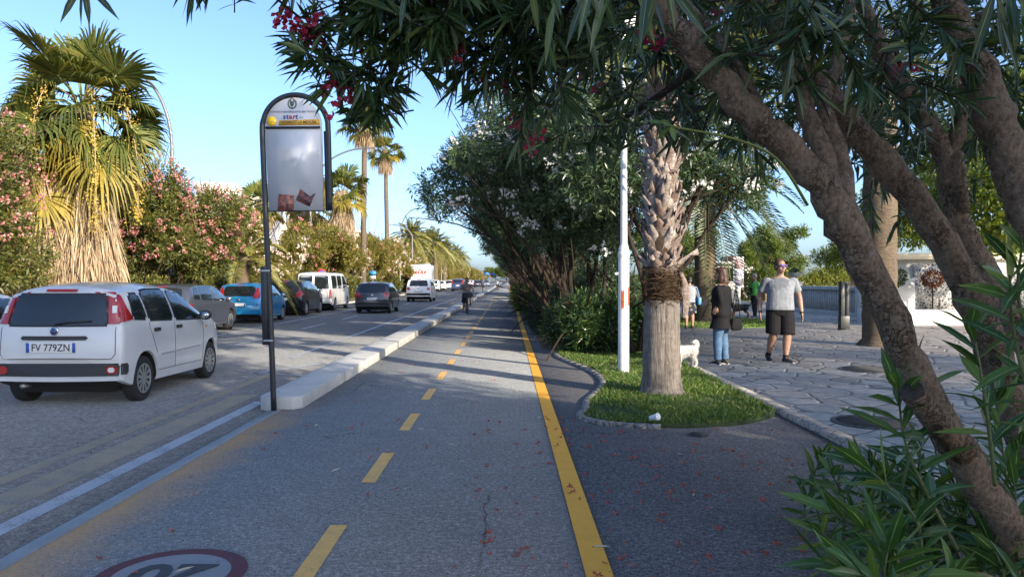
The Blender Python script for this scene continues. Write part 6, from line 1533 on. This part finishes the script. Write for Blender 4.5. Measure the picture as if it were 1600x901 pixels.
def man2():
    h=1.74
    p=Person('grey haired man in bright green t-shirt and dark trousers by the lawn patch',(9.85,30.5,.05),R(-75),h,SKIN,bulk=1.15,belly=1.12,feet=((-.05,.03,.045),(.05,-.03,.045)),hands=((-.12,-.10,.56),(.13,-.02,.52)),elbows=((-.16,.03,.64),(.16,.05,.64)),head_turn=R(-10),head_tilt=R(10),lean=.01,voxel=.011)
    p.top('green_t_shirt',cloth('bright_green',(.18,.62,.13),.08),.36,.50,1.1); p.bottom('trousers',cloth('dark_trousers',(.03,.032,.04)),.97,1.12); p.shoes(SHOE,SOLE)
    p.hair(plain('grey_hair',(.30,.28,.26),.8),'short'); p.face()
    w=thing('belt_bag','small black shoulder bag on the man in the green t-shirt','bag',(9.62,30.42,.98),R(15)); mb=MB(); mb.box(-.05,.05,-.12,.12,0,.26); mb.build('bag_body',BLACKC,w,bevel=.02); mb=MB(); mb.tube(smooth_path([(.0,-.08,.25),(.07,-.05,.42),(.13,.0,.51),(.07,.05,.42),(0,.08,.25)],5),.012,6); mb.build('strap',BLACKC,w,smooth=True)
man2()
# cyclist and bicycle
def bicycle(label,loc,rz,group=None):
    t=thing('bicycle',label,'bicycle',loc,rz,group); FR=plain('bike_frame_dark',(.03,.035,.05),.4,metal=.3); r=.33
    for y,nm in ((-.53,'wheel'),(.53,'wheel')):
        mb=MB(); n=36
        V=[];Fc=[];k=8
        for i in range(n):
            a=2*math.pi*i/n
            for j in range(k): b=2*math.pi*j/k; V.append((.018*math.sin(b),y+(r-.018+.018*math.cos(b))*math.cos(a),r+(r-.018+.018*math.cos(b))*math.sin(a)))
        for i in range(n):
            for j in range(k): Fc.append((i*k+j,i*k+(j+1)%k,((i+1)%n)*k+(j+1)%k,((i+1)%n)*k+j))
        mb.add(V,Fc); w=mb.build(nm,TYRE,t,smooth=True)
        mb=MB()
        for i in range(18): a=2*math.pi*i/18; mb.tube([(0.02*(-1)**i,y,r),(0,y+(r-.03)*math.cos(a),r+(r-.03)*math.sin(a))],.0018,4)
        mb.lathe([(.022,-.04),(.022,.04)],(0,y,r),10,axis='x'); mb.build('spokes',CHROME,w)
        mb=MB(); mb.tube([(0,y+(r+.025)*math.cos(a),r+(r+.025)*math.sin(a)) for a in np.linspace(R(20),R(160),14)],.02,6); mb.build('mudguard',FR,t)
    mb=MB(); bb=(0,.10,.28); sp=(0,.22,.78); hd=(0,-.36,.80); hb=(0,-.39,.68)
    for a,b,q in ((bb,sp,.016),(bb,hb,.019),(sp,hd,.014),(bb,(0,.53,r),.012),(sp,(0,.53,r),.010),(hd,hb,.02),(hb,(0,-.53,r),.014)): mb.tube([a,b],q,8)
    mb.build('frame',FR,t)
    mb=MB(); mb.tube(smooth_path([(-.30,-.20,1.0),(-.22,-.32,1.02),(0,-.36,.97),(.22,-.32,1.02),(.30,-.20,1.0)],5),.012,8); mb.tube([hd,(0,-.36,.97)],.014,8); mb.build('handlebar',CHROME,t,smooth=True)
    mb=MB(); mb.ball((0,.26,.84),(.09,.13,.035),12); mb.ball((0,.14,.84),(.04,.10,.028),10); mb.tube([sp,(0,.25,.83)],.013,8); mb.build('saddle',RUB,t,smooth=True)
    mb=MB(); mb.lathe([(.09,-.02),(.09,-.012)],(.05,bb[1],bb[2]),18,axis='x')
    for s in (-1,1): mb.tube([(s*.06,bb[1],bb[2]),(s*.09,bb[1]+s*.03,bb[2]-s*.16)],.012,6); mb.box(s*.09-.05+s*.05,s*.09+.05+s*.05,bb[1]+s*.03-.04,bb[1]+s*.03+.04,bb[2]-s*.16-.012,bb[2]-s*.16+.012)
    mb.build('crankset',FR,t)
    mb=MB(); mb.prism([(-.15,.0),(.15,.0),(.17,.24),(-.17,.24)],.42,.64,0,Matrix(((1,0,0,0),(0,0,-1,0),(0,1,0,.74),(0,0,0,1)))); mb.build('basket',plain('basket_dark',(.03,.03,.032),.8,var=.5,vscale=60),t,bevel=.015)
    return t
def rider(label,loc,rz,shirt,shorts,h=1.66,hairc=(.05,.035,.025),bar=R(0)):
    p=Person(label,loc,rz,h,SKINT,bulk=1.05,hipz=.545,hip_c=(0,.145,.0),
      feet=((-.10,.035,.075),(.10,.08,.27)),knees=((-.085,-.075,.335),(.095,-.13,.50)),hands=((-.172,-.125,.615),(.172,-.125,.615)),elbows=((-.19,.03,.66),(.19,.03,.66)),lean=.055,voxel=.012)
    p.top('shirt',shirt,.4,.53,1.1); p.bottom('shorts',shorts,.5,1.1,.57); p.shoes(SHOE,SOLEG); p.hair(plain('rider_hair',hairc,.7),'short'); p.face(); return p
bicycle('dark city bicycle with a front basket ridden towards the camera on the bike path',(-1.86,35.2,.0),R(6))
rider('cyclist in a brown checked shirt riding towards the camera on the bike path',(-1.86,35.2,.0),R(6),plain('checked_shirt',(.20,.15,.14),.85,var=.5,vscale=22),cloth('rider_shorts',(.02,.02,.025)))
bicycle('small bicycle far down the bike path',(-1.55,118,.0),R(175))
rider('distant cyclist in a white top riding away down the bike path',(-1.55,118,.0),R(175),cloth('white_cotton',(.65,.65,.63)),cloth('rider_dark',(.03,.03,.04)))
bicycle('bicycle ridden beside the kerb beyond the cyclist',(-3.5,108,-.05),R(180))
rider('distant cyclist in dark clothes riding at the road edge beyond the kerb',(-3.5,108,-.05),R(180),cloth('dark_blue_shirt',(.03,.05,.10)),cloth('rider_dark2',(.02,.02,.03)))
# ------------------------------------------------------------------ balustrade, bollard, building, topiary, boards, signs
def vbox(mb,p,q,w,z0,z1):
    """box running from p to q (2d), width w"""
    p,q=Vector(p),Vector(q); d=(q-p).normalized(); n=Vector((-d.y,d.x))*w/2
    return mb.prism([tuple(p+n),tuple(p-n),tuple(q-n),tuple(q+n)],z0,z1)
def balustrade(label,p,q,pillars,h=1.22,step=.22):
    t=thing('balustrade',label,'balustrade',(*p,.05)); q=Vector(q)-Vector(p); L=q.length; d=q/L
    mb=MB(); vbox(mb,(0,0),q,.42,-.05,.17); mb.build('plinth',M['conc_warm'],t,bevel=.015)
    mb=MB(); vbox(mb,-d*.05,q+d*.05,.34,h-.16,h); mb.build('coping',M['conc_warm'],t,bevel=.02)
    k=0.2; fins=MB()
    while k<L-.1:
        vbox(fins,d*k,d*(k+.085),.20,.165,h-.155); k+=step
    fins.build('uprights',M['conc_warm'],t)
    mb=MB(); vbox(mb,d*.1,d*(L-.1),.05,.165,h-.155); mb.build('backing_panel',M['conc'],t)
    for f in pillars:
        c=d*(L*f); mb=MB(); vbox(mb,c-d*.26,c+d*.26,.52,-.05,h+.10); vbox(mb,c-d*.31,c+d*.31,.62,h+.10,h+.19); mb.build('pillar',M['conc_warm'],t,bevel=.015)
    return t
balustrade('slatted concrete balustrade at the far side of the promenade, right of the walking man',(14.25,30.6),(13.95,37.2),(.0,1.0))
balustrade('short sunlit stretch of balustrade between the woman in black and the walking man',(12.9,44.5),(10.3,44.8),(0.0,))
def urn():
    t=thing('stone_urn','stone urn with a small green plant on the balustrade pillar behind the walking man','urn',(13.95,37.2,.05+1.41))
    mb=MB(); mb.lathe([(.16,0),(.16,.05),(.07,.09),(.06,.17),(.2,.24),(.33,.36),(.36,.44),(.30,.44),(.25,.36)],n=18); mb.build('bowl',M['conc'],t,auto=40)
    rng=tree_rng(5); P=rng.normal(0,.12,(160,3)); P[:,2]=.44+abs(P[:,2])*.8; V,Fq,_=leaf_arrays(P,rng.normal(0,1,(160,3))+[0,0,.8],.16,.05,rng); mesh_obj('foliage',V,Fq,M['date'],t)
urn()
def bollard():
    p=gp(1320,515,.05); t=thing('light_bollard','dark metal light bollard standing on the promenade before the balustrade','bollard',(p.x,p.y,.05))
    D=plain('dark_bollard_metal',(.045,.048,.05),.45,metal=.4)
    mb=MB(); mb.lathe([(.19,0),(.19,.03),(.13,.05)],n=16); mb.build('base_plate',D,t,auto=40)
    mb=MB(); mb.box(-.135,.135,-.11,.11,.03,.42); mb.build('foot',D,t,bevel=.01)
    mb=MB(); mb.box(-.125,-.03,-.10,.10,.42,1.42); mb.box(.03,.125,-.10,.10,.42,1.42); mb.box(-.13,.13,-.105,.105,1.38,1.45); mb.build('post',D,t,bevel=.008)
    mb=MB(); mb.box(-.03,.03,-.06,.06,.42,1.38); mb.build('light_strip',plain('bollard_diffuser',(.22,.22,.22),.4),t)
bollard()
# white building with a lattice screen wall
def lattice_building():
    t=thing('lattice_wall','white garden wall with a giraffe patterned lattice screen beside the promenade','wall',(12.3,25.2,.05))
    Wm=plain('white_render',(.70,.70,.68),.7,var=.05,vscale=3); x1=12.5
    mb=MB(); mb.box(0,x1,1.55,1.75,0,2.2); mb.build('back_wall',Wm,t)
    m,nt,b=nmat('lattice_white'); v=coords(nt,'obj',(1,0,1)); e=N(nt,'ShaderNodeTexVoronoi',Scale=10.0,feature='DISTANCE_TO_EDGE'); nt.links.new(v,e.inputs['Vector'])
    c=ramp(nt,e.outputs[0],[(.10,(.72,.72,.70)),(.14,(.16,.16,.16))]); nt.links.new(c,b.inputs['Base Color']); bump(nt,b,e.outputs[0],-.5,.03); b.inputs['Roughness'].default_value=.6
    for a,c_ in ((.05,1.0),(1.85,4.35),(5.25,7.3),(8.2,x1-.05)):
        mb=MB(); mb.box(a,c_,1.42,1.549,.35,2.05); mb.build('lattice_screen',m,t)
    for a in (1.02,4.37,7.32):
        mb=MB(); mb.box(a,a+.82,1.36,1.548,.3,1.55); mb.build('door_panel',Wm,t,bevel=.01)
    mb=MB(); mb.box(-.1,x1+.1,1.3,1.9,2.2,2.42); mb.build('roof_slab',plain('cream_fascia',(.62,.55,.42),.7),t,bevel=.02)
    mb=MB(); mb.box(-.1,x1,0,.35,-.05,.52); mb.box(-.1,.25,.35,1.5,-.05,.52); mb.build('planter_wall',Wm,t,bevel=.015)
    mb=MB(); mb.box(.25,x1,.35,1.41,-.05,.44); mb.build('planter_soil',M['soil'],t)
lattice_building()
def topiary(label,x,y,r,h,mat,seed):
    rng=tree_rng(seed); t=thing('topiary_tree',label,'topiary',(x,y,.49),0,'ball topiaries in the white planter')
    mb=MB(); mb.tube([(0,0,-.05),(.02,0,h*.5),(0,0,h)],[.03,.025,.022],7); mb.build('trunk',WOODD,t,smooth=True)
    n=900; u=unit(rng.normal(0,1,(n,3))); P=u*r*rng.uniform(.7,1.05,(n,1))*np.array([1,1,.85])+[0,0,h+r*.6]; V,Fq,_=leaf_arrays(P,u+rng.normal(0,.6,(n,3)),.09,.04,rng); mesh_obj('crown',V,Fq,mat,t)
topiary('dark green ball topiary in the white planter, beside the thick palm trunk',13.15,25.95,.34,.95,M['date'],81)
topiary('reddish brown ball topiary in the white planter, behind the second stem',14.4,25.95,.32,.9,leaf_mat('red_topiary',(.12,.04,.02),(.25,.10,.05),.5,.2),82)
topiary('yellowish ball topiary in the white planter, rightmost of the three',15.6,25.95,.36,.95,M['lime'],83)
# advertising board and kiosk glimpsed behind the people
def ad_board():
    t=thing('advert_board','tall narrow white and red advertising board on a post beyond the promenade','sign',(14.6,48.5,.05))
    mb=MB(); mb.box(-.33,.33,-.05,.05,1.0,2.95); mb.build('panel',plain('board_white',(.62,.60,.60),.5),t,bevel=.01)
    for z0,z1,c in ((2.2,2.8,(.38,.24,.25)),(1.75,2.05,(.35,.33,.42)),(1.15,1.6,(.5,.42,.42))):
        mb=MB(); mb.box(-.27,.27,-.058,-.049,z0,z1); mb.build('printed_field',plain('board_print',c,.6,var=.5,vscale=9),t)
    mb=MB(); mb.box(-.13,.13,-.05,.05,-.05,1.0); mb.build('post',M['conc_warm'],t)
ad_board()
def kiosk():
    t=thing('beach_kiosk','low white beach kiosk with a red roof band beyond the hedge behind the walking man','kiosk',(20.5,66,.0))
    Wm=plain('kiosk_white',(.72,.70,.66),.6); mb=MB(); mb.box(-3.6,3.6,0,3,0,2.9); mb.build('wall',Wm,t)
    mb=MB(); mb.box(-3.9,3.9,-.4,3.3,2.9,3.12); mb.build('roof',Wm,t); 
    mb=MB(); mb.box(-1.4,1.9,-.3,2.9,3.12,3.6); mb.build('red_band',plain('kiosk_red',(.30,.12,.11),.6,var=.3,vscale=4),t)
    for x in (-2.6,-.8,1.0,2.6):
        mb=MB(); mb.box(x-.55,x+.55,-.04,.02,1.2,2.4); mb.build('window',GLASS,t)
kiosk()
# buildings glimpsed over the left trees
def block(label,loc,w,d,h,col_,floors,rz=0):
    t=thing('apartment_building',label,'building',loc,rz); Wm=plain('render_wall',col_,.8,var=.06,vscale=.5)
    mb=MB(); mb.box(-w/2,w/2,-d/2,d/2,-.2,h); mb.build('wall',Wm,t)
    mb=MB(); mb.box(-w/2-.4,w/2+.4,-d/2-.4,d/2+.4,h,h+.35); rf=mb.build('roof',plain('roof_slab',(.5,.44,.38),.8),t)
    mb=MB(); mb.box(-w*.2,w*.1,-d*.2,d*.2,h+.35,h+2.2); mb.build('stair_tower',Wm,rf)
    mb=MB(); mb.tube([(w*.3,0,h),(w*.3,0,h+3)],.04,5); mb.tube([(w*.3-.6,0,h+2.7),(w*.3+.6,0,h+2.7)],.025,4); mb.build('aerial',LG,rf)
    fh=h/floors
    for f in range(floors):
        for k in range(int(w/3.2)):
            x=-w/2+1.7+k*3.2; z=f*fh+.9
            mb=MB(); mb.box(x-.6,x+.6,-d/2-.03,-d/2+.05,z,z+1.4); wi=mb.build('window',GLASS,t)
            mb=MB(); mb.box(x-.68,x+.68,-d/2-.10,-d/2-.02,z-.1,z); mb.build('window_sill',Wm,wi)
        for k in range(int(d/3.4)):
            y=-d/2+1.8+k*3.4; z=f*fh+.9
            mb=MB(); mb.box(w/2-.05,w/2+.03,y-.6,y+.6,z,z+1.4); mb.build('window',GLASS,t)
        if f:
            mb=MB(); mb.box(w/2,w/2+1.2,-d/2+1,d/2-1,f*fh-.1,f*fh+.1); b=mb.build('balcony',Wm,t); mb=MB(); mb.box(w/2+1.1,w/2+1.18,-d/2+1,d/2-1,f*fh+.1,f*fh+1.0); mb.build('railing',Wm,b)
block('cream apartment building showing over the pink oleander left of the sign pole',(-30.5,84,0),13,14,9.6,(.62,.57,.50),3,R(8))
block('pale building glimpsed behind the bus stop sign',(-28,118,0),12,14,8.4,(.50,.45,.38),4,R(4))
block('low tan building between the trees at far left',(-38,46,0),16,12,9.5,(.50,.36,.25),3,R(20))
# road signs
def round_sign(label,x,y,h,faces,group=None):
    t=thing('road_sign',label,'road sign',(x,y,.05),0,group); mb=MB(); mb.tube([(0,0,-.05),(0,0,h+.3)],.035,8); mb.build('post',LG,t)
    for (z,r,c,shape) in faces:
        mb=MB()
        if shape=='round': mb.lathe([(r,-.05),(r,-.035)],(0,0,z),24,axis='y')
        elif shape=='arrow': mb.prism([(-r,z-.16),(r*.8,z-.16),(r,z),(r*.8,z+.16),(-r,z+.16)],.035,.05,0,Matrix.Rotation(R(90),4,'X'))
        else: mb.box(-r,r,-.05,-.035,z-r*.45,z+r*.45)
        p=mb.build('sign_face',plain('sign_face',c,.4),t)
        if shape=='round':
            mb=MB(); mb.lathe([(r*.72,-.056),(r*.72,-.05)],(0,0,z),22,axis='y'); mb.build('sign_disc',plain('sign_disc',(.03,.12,.42),.4),p)
            mb=MB(); M_=Matrix.Translation((0,0,z))@Matrix.Rotation(R(45),4,'Y'); mb.box(-r*.7,r*.7,-.062,-.056,-.045,.045,0,M_); mb.build('sign_bar',plain('sign_bar',(.5,.03,.03),.4),p)
round_sign('round no parking sign standing above the white van',-11.0,45.5,1.9,[(1.85,.30,(.5,.03,.03),'round')])
round_sign('blue direction signs on a post left of the white truck',-10.95,62.5,2.2,[(2.05,.30,(.03,.22,.55),'arrow'),(1.7,.25,(.55,.57,.6),'box')])
round_sign('distant blue road sign above the far cars',-3.9,140,3.2,[(2.6,.45,(.03,.15,.45),'box')])
round_sign('distant square blue sign right of the far cars',-2.75,150,3.6,[(2.6,.45,(.02,.10,.35),'box')])
# drain covers in the paving
def cover(label,p,r,z=.05):
    t=thing('manhole_cover',label,'manhole cover',(p.x,p.y,z+.004)); Dk=plain('cast_iron',(.05,.05,.052),.6,metal=.3,var=.3,vscale=12)
    mb=MB(); mb.lathe([(r,-.01),(r,.006),(r*.93,.008)],n=32); mb.build('frame',Dk,t)
    mb=MB()
    for k in range(-5,6):
        w=math.sqrt(max(0,(r*.86)**2-(k*r*.16)**2)); mb.box(-w,w,k*r*.16-r*.03,k*r*.16+r*.03,.008,.014)
    mb.build('ribs',Dk,t)
cover('larger round drain cover in the paving before the long oleander leaves',gp(1367,661,.05),.42)
cover('smaller round drain cover in the paving near the thick palm',gp(1362,578,.05),.5)
cover('small round cover in the dark asphalt before the lawn',gp(1093,680),.10,0)
# litter
def cup():
    p=gp(1023,651,.1); t=thing('paper_cup','small crumpled white paper cup lying on the lawn before the shaggy palm','cup',(p.x,p.y,.09))
    mb=MB(); mb.lathe([(.028,-.05),(.038,.05),(.036,.05),(.027,-.045)],n=14); o=mb.build('cup_wall',plain('paper_white',(.75,.76,.78),.6),t,auto=40); o.rotation_euler=(R(70),R(20),R(35))
    mb=MB(); mb.lathe([(.040,.046),(.041,.053),(.038,.056)],n=14); o=mb.build('rim',plain('paper_rim',(.8,.8,.8),.6),t); o.rotation_euler=(R(70),R(20),R(35))
cup()
def litter():
    rng=tree_rng(404)
    RM=leaf_mat('fallen_petal',(.20,.035,.025),(.42,.10,.055),.6,.2,tcol=(1,.6,.5),c2=(.40,.12,.13)); src=[]
    for k in range(4):
        n=7; V,Fq,_=leaf_arrays(np.c_[rng.normal(0,.008,(n,2)),rng.uniform(.004,.02,n)],np.c_[rng.normal(0,1,(n,2)),rng.uniform(0,.8,n)],.030,.022,rng,False,.1)
        src.append(V); 
        o=mesh_obj('fallen_blossom',V,Fq,RM); src[k]=o
    spots=[]
    while len(spots)<230:
        if len(spots)<165: x=abs(rng.normal(0,1.0))*1.2+.55 if rng.uniform()<.75 else rng.uniform(-.4,.6); y=rng.uniform(3.6,8.6)
        else: x=rng.uniform(-2.4,3.0); y=rng.uniform(3.8,16)
        if x<3.1 and not (x>.8 and y>8.0): spots.append((x,y))
    for i,(x,y) in enumerate(spots):
        o=src[i] if i<4 else src[i%4].copy()
        if i>=4: col.objects.link(o)
        o.location=(x,y,.004); o.rotation_euler=(0,0,rng.uniform(0,6.3)); s_=rng.uniform(.4,.95); o.scale=(s_,)*3
        tag(o,'small withered red oleander blossom fallen on the asphalt','fallen blossom','fallen red blossoms on the asphalt')
    LMt=leaf_mat('dry_leaf',(.30,.26,.17),(.52,.49,.40),.7,.1); n=1
    V,Fq,uv=leaf_arrays(np.array([[0,0,.006]]),np.array([[1,0,.05]]),.10,.018,rng,True,.02,up=np.array([0,0,1.]))
    l0=mesh_obj('dry_leaf',V,Fq,LMt,uv=uv)
    for i in range(46):
        o=l0 if i==0 else l0.copy()
        if i: col.objects.link(o)
        x,y=(rng.uniform(-2.2,3.0),rng.uniform(3.7,12)); 
        if x>.8 and y>7.9: x=rng.uniform(-2,.4)
        o.location=(x,y,.004); o.rotation_euler=(0,0,rng.uniform(0,6.3)); s_=rng.uniform(.45,1.1); o.scale=(s_,)*3
        tag(o,'narrow dry pale leaf lying on the asphalt','dry leaf','dry leaves scattered on the asphalt')
    # drift of brown debris in the gutter before the kerb
    n=420; P=np.c_[rng.normal(-2.93,.05,n),9.15-abs(rng.normal(0,1.1,n)),np.full(n,-.042)]
    V,Fq,_=leaf_arrays(P,np.c_[rng.normal(0,1,(n,2)),rng.uniform(0,.4,n)],.028,.014,rng,False,.05)
    o=mesh_obj('leaf_debris',V,Fq,leaf_mat('gutter_debris',(.06,.03,.02),(.20,.09,.05),.8,.05)); tag(o,'brown leaf litter drifted in the gutter at the foot of the kerb','leaf litter',kind='stuff')
    n=3000; P=np.c_[rng.uniform(-2.6,3.0,n),3.5+rng.uniform(0,1,n)**1.6*22,np.full(n,.003)]; P=P[~((P[:,0]>.8)&(P[:,1]>7.9))]; n=len(P)
    V,Fq,_=leaf_arrays(P,np.c_[rng.normal(0,1,(n,2)),rng.uniform(0,.3,n)],rng.uniform(.006,.02,n),.006,rng,False,.05)
    o=mesh_obj('leaf_crumbs',V,Fq,leaf_mat('crumbs',(.02,.015,.012),(.12,.05,.035),.8,.05)); tag(o,'fine dark leaf crumbs strewn over the asphalt','leaf crumbs',kind='stuff')
litter()
